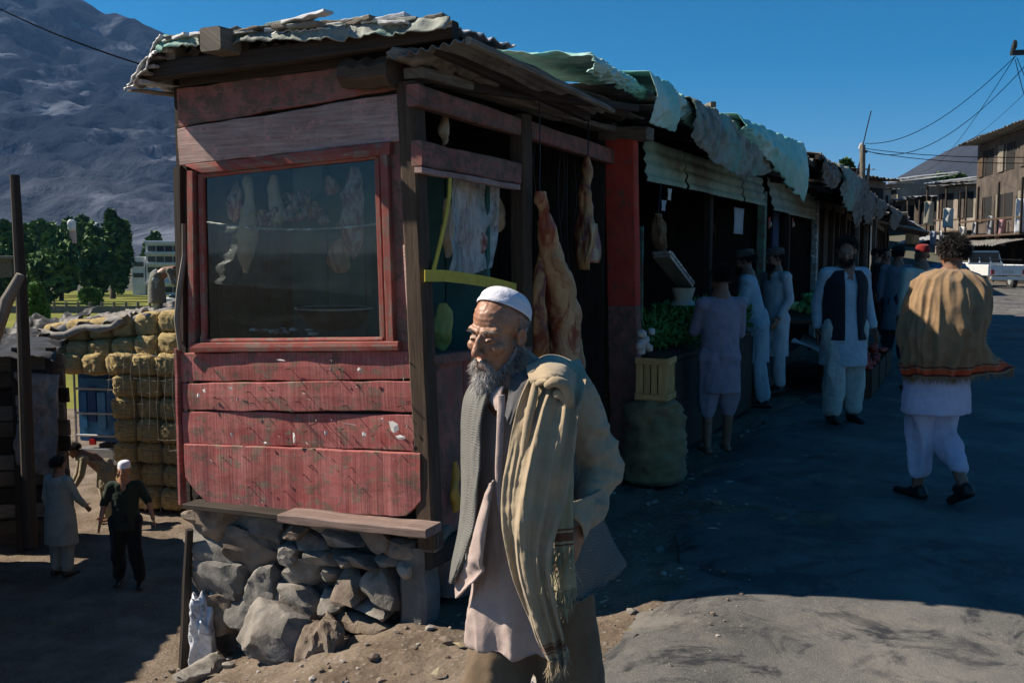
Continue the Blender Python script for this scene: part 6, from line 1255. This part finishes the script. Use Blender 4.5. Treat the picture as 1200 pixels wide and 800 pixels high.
person('man bending down in an olive wrap on top of the straw load', at_ground(184, 17.6, .48), R(88), 1.30, dict(chest=(0, -.20, 1.08), neck=(0, -.42, 1.14), head=(0, -.52, 1.10), shL=(.15, -.36, 1.12), shR=(-.15, -.36, 1.12), elL=(.18, -.45, .86), elR=(-.18, -.45, .86), wrL=(.12, -.62, .70), wrR=(-.12, -.62, .70)), shirt=mat_cloth('olive_wrap', (.16, .16, .12)), hem=.35, hemr=(.24, .2), pants=M_paleg, seed=14, vox=.013, pitch=35, hat='flat', hatc=M_caps)
# ================================================================ THE BEARDED MAN IN FRONT (built in world coordinates at his place on the verge)
HY = 2.90
hero = thing('person', 'bearded old man in white skullcap with beige shawl over grey knit waistcoat', 'person', (.07, HY, -.16))
def hv(px, py, dy=0.): p = atY(px, py, HY+dy); return np.array([p.x, p.y, p.z])
M_kam = mat_cloth('dusty_beige_cotton', (.43, .335, .30), (.35, .27, .24), weave=800); M_sleeve = mat_cloth('khaki_cotton', (.36, .30, .21), (.28, .23, .16), weave=800)
M_trs = mat_cloth('brown_khaki_cotton', (.17, .12, .075), (.12, .085, .055), weave=800)
def knit_mat():
    m, t, b = newmat('grey_ribbed_knit'); tc = t.nodes.new('ShaderNodeTexCoord'); sp = t.nodes.new('ShaderNodeSeparateXYZ'); t.links.new(tc.outputs['Object'], sp.inputs[0])
    v = coords(t); dn = noise(t, v, 14, 3); ad = nd(t, 'ShaderNodeMath', operation='MULTIPLY_ADD'); t.links.new(dn, ad.inputs[0]); ad.inputs[1].default_value = .035; t.links.new(sp.outputs[2], ad.inputs[2])
    mu = nd(t, 'ShaderNodeMath', operation='MULTIPLY'); t.links.new(ad.outputs[0], mu.inputs[0]); mu.inputs[1].default_value = 900.; sn = nd(t, 'ShaderNodeMath', operation='SINE'); t.links.new(mu.outputs[0], sn.inputs[0])
    mr = nd(t, 'ShaderNodeMapRange'); t.links.new(sn.outputs[0], mr.inputs[0]); mr.inputs[1].default_value = -1
    c = mixc(t, mr.outputs[0], (.12, .117, .108), (.185, .18, .166)); c = mixc(t, ramp(t, noise(t, v, 7, 5), [(.4, (0, 0, 0)), (.7, (.4, .4, .4))]), c, (.07, .068, .062))
    t.links.new(c, b.inputs['Base Color']); b.inputs['Roughness'].default_value = .95; b.inputs['Specular IOR Level'].default_value = .1; bump(t, b, mr.outputs[0], .35, .003); return m
M_knit = knit_mat()
def wmesh(name, mat, parent, co, F, **k): co = np.array(co, float); return build(name, mat, parent, (co.tolist(), F, (co[:, [0, 2]]).tolist()), smooth=True, **k)
HK = .955; hc = hv(584, 391, -.02)
Rh = (Matrix.Rotation(R(-37), 3, 'Z') @ Matrix.Rotation(R(10), 3, 'X') @ Matrix.Rotation(R(4), 3, 'Y'))
# the hands and body, one surface with neck, arms and legs
Sb = []
nk = hv(604, 446, .02); ch = hv(612, 520, .04); hp_ = hv(622, 640, .03)
shL = hv(664, 466, -.06); shR = hv(572, 474, .12); elL = hv(703, 548, .02); wrL = hv(684, 606, -.14); elR = hv(572, 560, .26); wrR = hv(580, 640, .22)
hL, hR = hv(646, 660, -.03), hv(600, 660, .08); knL, knR = hv(668, 790, .0), hv(578, 812, -.04); anL, anR = hv(700, 972, .22), hv(560, 990, -.06)
Sb += [capsule(nk, hc+np.array(Rh)@np.array([0, .02, -.045]), .066, .060), capsule(nk, ch, .10, .125), capsule(ch, hp_, .125, .14), capsule(nk-[0, 0, .04], shL, .055, .055), capsule(nk-[0, 0, .04], shR, .055, .055),
       capsule(shL, elL, .05, .042), capsule(elL, wrL, .042, .029), capsule(shR, elR, .05, .042), capsule(elR, wrR, .042, .029), capsule(hL, knL, .08, .055), capsule(knL, anL, .055, .038), capsule(hR, knR, .08, .055), capsule(knR, anR, .055, .038),
       capsule(anL+[0, .03, -.04], anL+[-.10, -.13, -.055], .038, .03, flat=.8), capsule(anR+[.02, .03, -.04], anR+[-.12, -.12, -.055], .038, .03, flat=.8)]
Sb += hand_shapes(wrL, (wrL-elL)*.3+np.array([-.04, -.03, -.10]), (-.8, .5, 0), -1, 1.05, .45)+hand_shapes(wrR, wrR-elR, (.8, -.2, 0), 1, 1.05, .3)
Sb += [(xf(V, Rh, hc, HK), F) for V, F in head_shapes()]
def hero_face(co, no):     # wrinkles and sockets in head space
    L = ((co-hc)/HK)@np.array(Rh); m_ = np.linalg.norm(L, axis=1) < .16; d = np.zeros(len(co)); f = head_fn(.9); n_ = (no@np.array(Rh)); dd = f(L, np.ones_like(L))[:, 0]; d[m_] = dd[m_]; return no*d[:, None]
vb, fb_ = union(Sb, .0040, 2, hero_face); body = wmesh('body', M_skin, hero, vb, fb_)
def hx_(v): return xf(v, Rh, hc, HK)
for s in (1, -1):
    V, F = ell((s*.030, -.0915, .0030), (.0105, .0035, .0030)); wmesh('eye', M_eye, hero, hx_(V), F)
# eyebrows
rs_ = np.random.RandomState(5); n = 360; s_ = np.where(rs_.random(n) < .5, 1, -1); a = rs_.random(n)
rt_ = np.stack([s_*(.012+.036*a), -.096+.020*a**2, .024+.008*np.sin(a*2.6)+rs_.normal(size=n)*.0018], -1); dr = np.stack([s_*.9, .0*a-.35, .25-.6*a], -1); dr /= np.linalg.norm(dr, axis=1)[:, None]
for q_ in (1, -1):
    V, F, UV = ribbons(hx_(rt_[s_ == q_]), (dr@np.array(Rh).T)[s_ == q_], .011, .0011, 2, .1, .15, 2); o = build('eyebrow', M_beard, hero, (V, F, [(u*.45, v) for u, v in UV])); o['kind'] = 'stuff'
# beard: soft mass along the jaw plus strands
Bs = [ell((0, -.078, -.126), (.036, .032, .040)), ell((0, -.080, -.150), (.024, .022, .028)), capsule((.068, .006, -.040), (.052, -.030, -.095), .009, .018), capsule((-.068, .006, -.040), (-.052, -.030, -.095), .009, .018), capsule((.052, -.030, -.095), (0, -.072, -.118), .019, .026), capsule((-.052, -.030, -.095), (0, -.072, -.118), .019, .026),
      capsule((.010, -.104, -.056), (.034, -.084, -.082), .0035, .005), capsule((-.010, -.104, -.056), (-.034, -.084, -.082), .0035, .005)]
vq, fq = union(Bs, .004, 3, lambda co, no: no*(.0035*fbm(co*np.array([60, 60, 22]), 3))[:, None]); bd = wmesh('beard', mat_rough('beard_under', (.12, .105, .095), (.34, .31, .28), s=60, rough=.9, bs=.8, bd=.004, scale=(1, 1, .3)), hero, hx_(vq), fq)
rs_ = np.random.RandomState(9); idx = rs_.randint(0, len(vq), 7600); q = vq[idx]; nn = q-np.array([0, -.045, -.09]); nn /= np.linalg.norm(nn, axis=1)[:, None]
keepm = ~((np.abs(q[:, 0]) < .02) & (q[:, 2] > -.092) & (q[:, 2] < -.060)); q = q[keepm]; nn = nn[keepm]
dr = nn*.42+np.array([0, -.12, -.85])+np.stack([q[:, 0]*4, 0*q[:, 0], 0*q[:, 0]], -1); dr /= np.linalg.norm(dr, axis=1)[:, None]
V, F, UV = ribbons(hx_(q), dr@np.array(Rh).T, .027, .0010, 5, .06, .26, 12)
# whiter at the chin, partly sunlight put into the colour, darker toward the cheeks
ctrw = np.repeat(1-np.clip(np.abs(q[:, 0])/.05, 0, 1), 12); UV = [(min(1, u*.5+.6*float(w_)), v) for (u, v), w_ in zip(UV, ctrw)]; build('beard_hair', M_beard, bd, (V, F, UV))
# short hair round the ears and the skullcap
rs_ = np.random.RandomState(19); q = rs_.normal(size=(6000, 3)); q /= np.linalg.norm(q, axis=1)[:, None]; q = q[(q[:, 1] > -.12) & (q[:, 2] > -.5) & (q[:, 2] < .25) & (np.abs(q[:, 0]) > .2)]
rt_ = q*np.array([.0775, .0975, .085])+np.array([0, .016, .045]); dr = q*.35+np.array([0, .3, -.6]); dr /= np.linalg.norm(dr, axis=1)[:, None]
V, F, UV = ribbons(hx_(rt_), dr@np.array(Rh).T, .012, .0012, 2, .1, .2, 3); build('short_hair', M_beard, hero, (V, F, [(u*.55+.1, v) for u, v in UV]))
rg = [(0, .030, .066, .0815, .094, 0), (0, .030, .082, .0815, .091, 0), (0, .029, .106, .0765, .084, 0), (0, .028, .128, .062, .066, 0), (0, .028, .139, .040, .043, 0), (0, .028, .1435, .018, .02, 0), (0, .028, .144, .001, .001, 0)]
Rc = Matrix.Rotation(R(-36), 3, 'X')
def capfn(A, U, V_, O): return A+O*(.0016*fbm(A*np.array([50, 50, 30]), 2)+.0012*pn(A*np.array([14, 14, 70])))[:, None]
V, F, UV = ring_mesh(cat_rings(rg, 60), 90, capfn); V = (np.array(V)-[0, .03, .06])*[1, 1, .86]@np.array(Rc).T+[0, .030, .058]; build('skullcap', M_capw, hero, (hx_(V).tolist(), F, UV), smooth=True)
V, F, UV = ring_mesh(cat_rings([(0, .030, .063, .0820, .0945, 0), (0, .030, .069, .0832, .096, 0), (0, .030, .076, .0820, .0935, 0)], 8), 90, None); V = (np.array(V)-[0, .03, .06])@np.array(Rc).T+[0, .030, .058]; build('cap_band', M_capw, hero, (hx_(V).tolist(), F, UV), smooth=True)
# long shirt: body and sleeves in one
def kf(co, no):
    z = co[:, 2]; P = co*np.array([9, 9, 2.0]); r = 1-np.abs(pn(P+4))*2.4; n_ = fbm(P*1.3+20, 3); low = sm(1.15, .6, z); arm = sm(.20, .26, co[:, 0])
    bod = (.010+.014*low)*(r*.6+n_*.5)*(1-arm*.7)
    Q = co*np.array([5, 5, 13])+co[:, [2, 0, 1]]*np.array([5, 0, 0]); ar = arm*.012*(1-np.abs(pn(Q+9))*2.6)+arm*.009*(.5-np.sqrt(np.abs(pn(Q*1.6+5))))+arm*.005*fbm(co*26, 2)
    return no*(bod+ar+.0016*pn(co*45))[:, None]
def rr_(px, py, dy, rx, ry): c = hv(px, py, dy); return (tuple(c), rx, ry, -.35)
ks = [(603, 430, .02, .076, .076), (604, 440, .02, .080, .078), (606, 452, .03, .115, .085), (608, 468, .04, .155, .105), (610, 500, .04, .175, .13), (616, 560, .04, .172, .14), (620, 620, .04, .172, .15), (616, 690, .03, .165, .15), (612, 725, .02, .164, .15), (611, 748, .02, .164, .15)]
A = np.array(ks, float); rgs = [rr_(*q) for q in cat_rings([tuple(q) for q in ks], 40)]; Vt, Ft, _ = loft(rgs, 40)
Ss = [(Vt, Ft), capsule(nk-[0, 0, .07], shL, .07, .080), capsule(nk-[0, 0, .07], shR, .07, .062), capsule(shL, elL, .078, .064), capsule(elL, wrL+(elL-wrL)*.10, .067, .045), capsule(shR, elR, .062, .060), capsule(elR, wrR+(elR-wrR)*.1, .066, .05)]
vs_, fs_ = union(Ss, .0065, 3, kf)
def split(vs_, fs_, test):
    vs_ = np.array(vs_); c = test(vs_); a = [f for f in fs_ if all(c[i] for i in f)]; b = [f for f in fs_ if not all(c[i] for i in f)]
    def pk(fl): ids = sorted({i for f in fl for i in f}); mp = {i: j for j, i in enumerate(ids)}; return vs_[ids], [tuple(mp[i] for i in f) for f in fl]
    return pk(a), pk(b)
dL = shL+(ch-shL)*.35; (va, fa), (vb2, fb2) = split(vs_, fs_, lambda v: (v[:, 0]-.145 > .10*(v[:, 2]-1.25)) & (v[:, 2] > .80) & (v[:, 0] > .14))
shirt = wmesh('long_shirt', M_kam, hero, vb2, fb2); wmesh('sleeve', M_sleeve, hero, va, fa)
# shirt front: folded placket and collar edges
def sheet(name, mat, left, right, n, m_, fn=None, th=.006, parent=hero, bul=.02, **k):
    """sheet between two edge polylines of (px, py, dy); fn(A,U,V)->offset towards the viewer (metres)"""
    L = cat_rings(left, n+1); Rr = cat_rings(right, n+1); A = []; U = []; Vv = []
    for j in range(n+1):
        a = hv(*L[j]); b = hv(*Rr[j])
        for i in range(m_+1): u = i/m_; p = a*(1-u)+b*u; A.append(p); U.append(u); Vv.append(j/n)
    A = np.array(A); U = np.array(U); Vv = np.array(Vv); off = bul*np.sin(np.pi*U)**.7
    if fn: off = off+fn(A, U, Vv)
    A[:, 1] -= off; A[:, 0] -= off*.15
    F = [(j*(m_+1)+i, (j+1)*(m_+1)+i, (j+1)*(m_+1)+i+1, j*(m_+1)+i+1) for j in range(n) for i in range(m_)]
    vf = solid((A.tolist(), F, np.stack([U, 1-Vv], -1).tolist()), th); return build(name, mat, parent, vf, smooth=True, **k), A
sheet('placket', M_kam, [(583, 462, -.115), (582, 500, -.135), (580, 560, -.15), (584, 600, -.16)], [(592, 462, -.115), (592, 500, -.135), (590, 560, -.15), (594, 600, -.16)], 30, 6, lambda A, U, V_: .003*pn(A*20), bul=.004, th=.003)
sheet('shirt_collar', M_kam, [(570, 456, -.02), (572, 466, -.08), (580, 480, -.12)], [(590, 452, -.10), (588, 462, -.11), (587, 482, -.125)], 16, 8, lambda A, U, V_: .004*pn(A*30), bul=.006, th=.004)
# flap of the shirt tail blown aside
sheet('shirt_flap', M_kam, [(572, 566, -.14), (560, 605, -.14), (548, 650, -.10), (534, 680, -.02), (534, 700, .0)], [(580, 562, -.15), (572, 610, -.17), (566, 655, -.16), (566, 668, -.15), (548, 684, -.12)], 40, 14, lambda A, U, V_: .008*(1-np.abs(pn(A*18))*2), bul=.012)
# knit waistcoat: two fronts and a back
kn = lambda a, f=14, g=4, s=0: (lambda A, U, V_: a*(1-np.abs(pn(np.stack([U*f*.3, V_*g, U*0+s], -1)))*2.2)+.003*pn(A*30))
sheet('waistcoat_front', M_knit, [(556, 444, .10), (543, 468, .10), (540, 520, .12), (541, 570, .12), (537, 620, .10), (529, 660, .06), (527, 678, .04)], [(586, 448, -.02), (570, 462, -.10), (563, 510, -.13), (561, 560, -.14), (556, 610, -.13), (545, 650, -.10), (533, 680, -.05)], 70, 22, kn(.010), bul=.03)
sheet('waistcoat_front', M_knit, [(626, 446, -.08), (640, 500, -.15), (645, 570, -.17), (648, 620, -.175), (650, 670, -.17), (654, 706, -.15), (668, 706, -.14)], [(684, 446, -.02), (688, 500, .02), (690, 560, .06), (704, 600, .05), (720, 634, .04), (733, 656, .03), (734, 662, .03)], 70, 40, kn(.014, 16, 3, 5), bul=.05)
sheet('waistcoat_back', M_knit, [(690, 446, .02), (694, 500, .08), (694, 560, .10), (706, 600, .10), (722, 640, .08), (734, 660, .03)], [(560, 446, .14), (552, 500, .24), (548, 560, .24), (545, 620, .22), (545, 660, .2), (540, 680, .10)], 50, 30, None, bul=-.10)
sheet('pocket_edge', M_knit, [(667, 606, -.215), (668, 616, -.215)], [(700, 600, -.13), (702, 612, -.13)], 4, 10, None, bul=.012, th=.010)
# cuff of the sleeve turned at the pocket
sheet('cuff', M_sleeve, [(664, 588, -.20), (668, 604, -.21), (680, 614, -.20), (684, 628, -.19)], [(706, 572, -.10), (704, 590, -.12), (698, 604, -.14), (688, 628, -.16)], 18, 14, lambda A, U, V_: .007*(1-np.abs(pn(A*26))*2.2), bul=.03, th=.005)
# trousers
Tp = [capsule(hL+[0,.03,0], hR+[.02,.03,0], .11, .11), capsule(hL+[0,.03,0], knL, .115, .098), capsule(knL, anL*.86+knL*.14, .098, .075), capsule(hR+[.02,.03,0], knR, .115, .098), capsule(knR, anR*.86+knR*.14, .098, .075)]
vt, ft = union(Tp, .009, 3, folds(.018, fx=8, fz=2.4, seed=3, ridge=.9)); wmesh('trousers', M_trs, hero, vt, ft)
for a in (anL, anR): v_, f_ = union([capsule(a+[.02, .04, -.045], a+[-.11, -.13, -.06], .046, .038, flat=.8), capsule(a+[0, .02, -.02], a+[-.03, -.06, -.045], .044, .04)], .008, 2); wmesh('shoe', M_shoe, hero, v_, f_)
# shawl
SW = [(.055, .062, (.10, .05, .02)), (.070, .095, (.13, .06, .03)), (.102, .108, (.10, .05, .02))]
M_shawl = mat_cloth('beige_wool_shawl', (.37, .29, .19), (.29, .225, .145), weave=260, bs=.5, stripes=SW, fuzz=.5); M_shawl2 = mat_cloth('beige_wool_shawl_end', (.34, .30, .19), (.27, .24, .15), weave=260, bs=.5, stripes=[(.32, .33, (.12, .06, .03)), (.345, .395, (.12, .055, .03)), (.41, .42, (.12, .06, .03))], fuzz=.5)
def pleat(n, a, s=0, tw=0.): 
    def f(A, U, V_):
        w = U*n+tw*V_+.55*pn(np.stack([U*2, V_*2.6, U*0+s], -1)); w = w+.22*np.sin(w*2.1+s)+.12*np.sin(w*4.7+s+V_*2); p = (.5+.5*np.sin(2*np.pi*w))**1.3*(.6+.3*np.sin(w*1.9+s))+.09*(1-np.abs(pn(np.stack([U*n*4.2+V_*1.5, V_*5, U*0+s+3], -1)))*2.2)
        return a*p*(.55+.45*sm(0, .25, V_))+.006*fbm(A*14+s, 3)
    return f
sh1, A1 = sheet('shawl', M_shawl, [(634, 424, .02), (622, 440, -.10), (608, 475, -.15), (596, 530, -.19), (588, 590, -.205), (596, 650, -.20), (615, 710, -.19), (628, 745, -.18), (643, 768, -.17)], [(680, 420, .02), (688, 442, -.10), (680, 478, -.19), (672, 530, -.22), (662, 590, -.235), (648, 650, -.24), (655, 710, -.22), (662, 740, -.20), (667, 762, -.19)], 190, 70, pleat(2.7, .040, 1, .6), th=.007, bul=.035)
# far end lying under it, with its stripes
sh2_, A2 = sheet('shawl_end', M_shawl2, [(634, 470, -.16), (636, 540, -.18), (636, 600, -.20), (640, 650, -.20), (646, 690, -.20)], [(668, 466, -.16), (672, 540, -.20), (672, 600, -.225), (673, 650, -.22), (676, 690, -.20)], 90, 26, pleat(2.0, .016, 7, .3), th=.006, bul=.015, parent=sh1)
# bunch over the shoulder and the part falling behind the arm
sheet('shoulder_fold', M_shawl, [(618, 430, -.04), (640, 424, -.08), (664, 430, -.10), (682, 448, -.06), (694, 474, .0), (704, 500, .05), (710, 520, .08)], [(628, 452, -.16), (642, 446, -.20), (660, 452, -.20), (672, 470, -.14), (682, 492, -.06), (694, 512, .02), (704, 528, .07)], 70, 24, lambda A, U, V_: .014*(1-np.abs(pn(np.stack([U*3, V_*5, U*0+3], -1)))*2), bul=.035, th=.007, parent=sh1)
sheet('shoulder_fold', M_shawl, [(612, 438, .10), (640, 418, .08), (668, 424, .08), (690, 446, .10), (706, 480, .12), (716, 520, .14)], [(618, 430, -.04), (640, 424, -.08), (664, 430, -.10), (682, 448, -.06), (694, 474, .0), (706, 508, .06)], 60, 14, lambda A, U, V_: .01*(1-np.abs(pn(A*12))*2), bul=.02, th=.007, parent=sh1)
for k, (pa_, pb3) in enumerate((([(640, 452, -.22), (650, 447, -.235), (662, 452, -.23), (667, 466, -.22), (662, 480, -.20)], .016), ([(650, 462, -.20), (660, 462, -.21), (668, 474, -.19), (666, 492, -.16)], .018), ([(628, 446, -.17), (624, 470, -.20), (618, 500, -.215), (612, 540, -.225)], .013))):
    build('fold_roll', M_shawl, sh1, tube([tuple(hv(*q)) for q in cat_rings(pa_, 16)], [pb3*math.sin(.35+2.5*i/15)**.5 for i in range(16)], 10), smooth=True)
def fringe(A, m_, n, L, mat, parent, seed, d=(.02, -.02, -1)):
    e = A[-(m_+1):]; rs_ = np.random.RandomState(seed); R_ = []
    for i in range(n): f = rs_.random()*m_; k = min(int(f), m_-1); R_.append(e[k]*(1-f+k)+e[k+1]*(f-k)+np.array([0, -.003, .004]))
    dv = np.array(d)/np.linalg.norm(d); V, F, UV = ribbons(R_, [dv]*n, L, .0035, 4, .05, .16, seed); build('fringe', mat, parent, (V, F, [(0, .2)]*len(V)))
fringe(A1, 70, 170, .055, M_shawl, sh1, 1); fringe(A2, 26, 150, .075, M_shawl2, sh2_, 2, (-.1, -.02, -1)); 
# long loose tassels of the end lying on the waistcoat
rs_ = np.random.RandomState(6); R_ = [hv(640+rs_.random()*34, 640+rs_.random()*14, -.245) for _ in range(90)]; V, F, UV = ribbons(R_, [np.array([-.15, -.05, -1.])/1.012]*90, .10, .004, 5, .05, .20, 8); build('fringe', M_shawl2, sh2_, (V, F, [(0, .2)]*len(V)))

M_knit_shade = mat_cloth('shaded_grey_wool', (.085, .085, .088), (.05, .05, .053), weave=500, bs=.5)  # collar knit made darker: the shade beside the neck is in the colour
sheet('waistcoat_collar', M_knit_shade, [(604, 421, .06), (600, 436, -.05), (597, 455, -.09), (592, 486, -.135)], [(648, 422, .0), (640, 438, -.10), (626, 462, -.14), (604, 500, -.165)], 40, 18, lambda A, U, V_: .009*(1-np.abs(pn(np.stack([U*3, V_*3, U*0+8], -1)))*2.2), bul=.022)
# ================================================================ AIR
hz, ht, hb = newmat('haze_air'); ht.nodes.remove(hb)
pv = ht.nodes.new('ShaderNodeVolumePrincipled'); pv.inputs['Color'].default_value = (.22, .48, 1, 1); pv.inputs['Density'].default_value = .000045; pv.inputs['Anisotropy'].default_value = .2
ht.links.new(pv.outputs[0], ht.nodes['Material Output'].inputs['Volume'])
lo = Vector((-15000, -7000, -16)); hi = Vector((15000, 17000, 1300))
c8 = [(x, y, z) for z in (lo.z, hi.z) for y in (lo.y, hi.y) for x in (lo.x, hi.x)]
m = MB(); m.add(c8, [(0, 2, 3, 1), (4, 5, 7, 6), (0, 1, 5, 4), (1, 3, 7, 5), (3, 2, 6, 7), (2, 0, 4, 6)]); hzo = m.build('haze', hz, None, kind='structure'); hzo['kind'] = 'stuff'
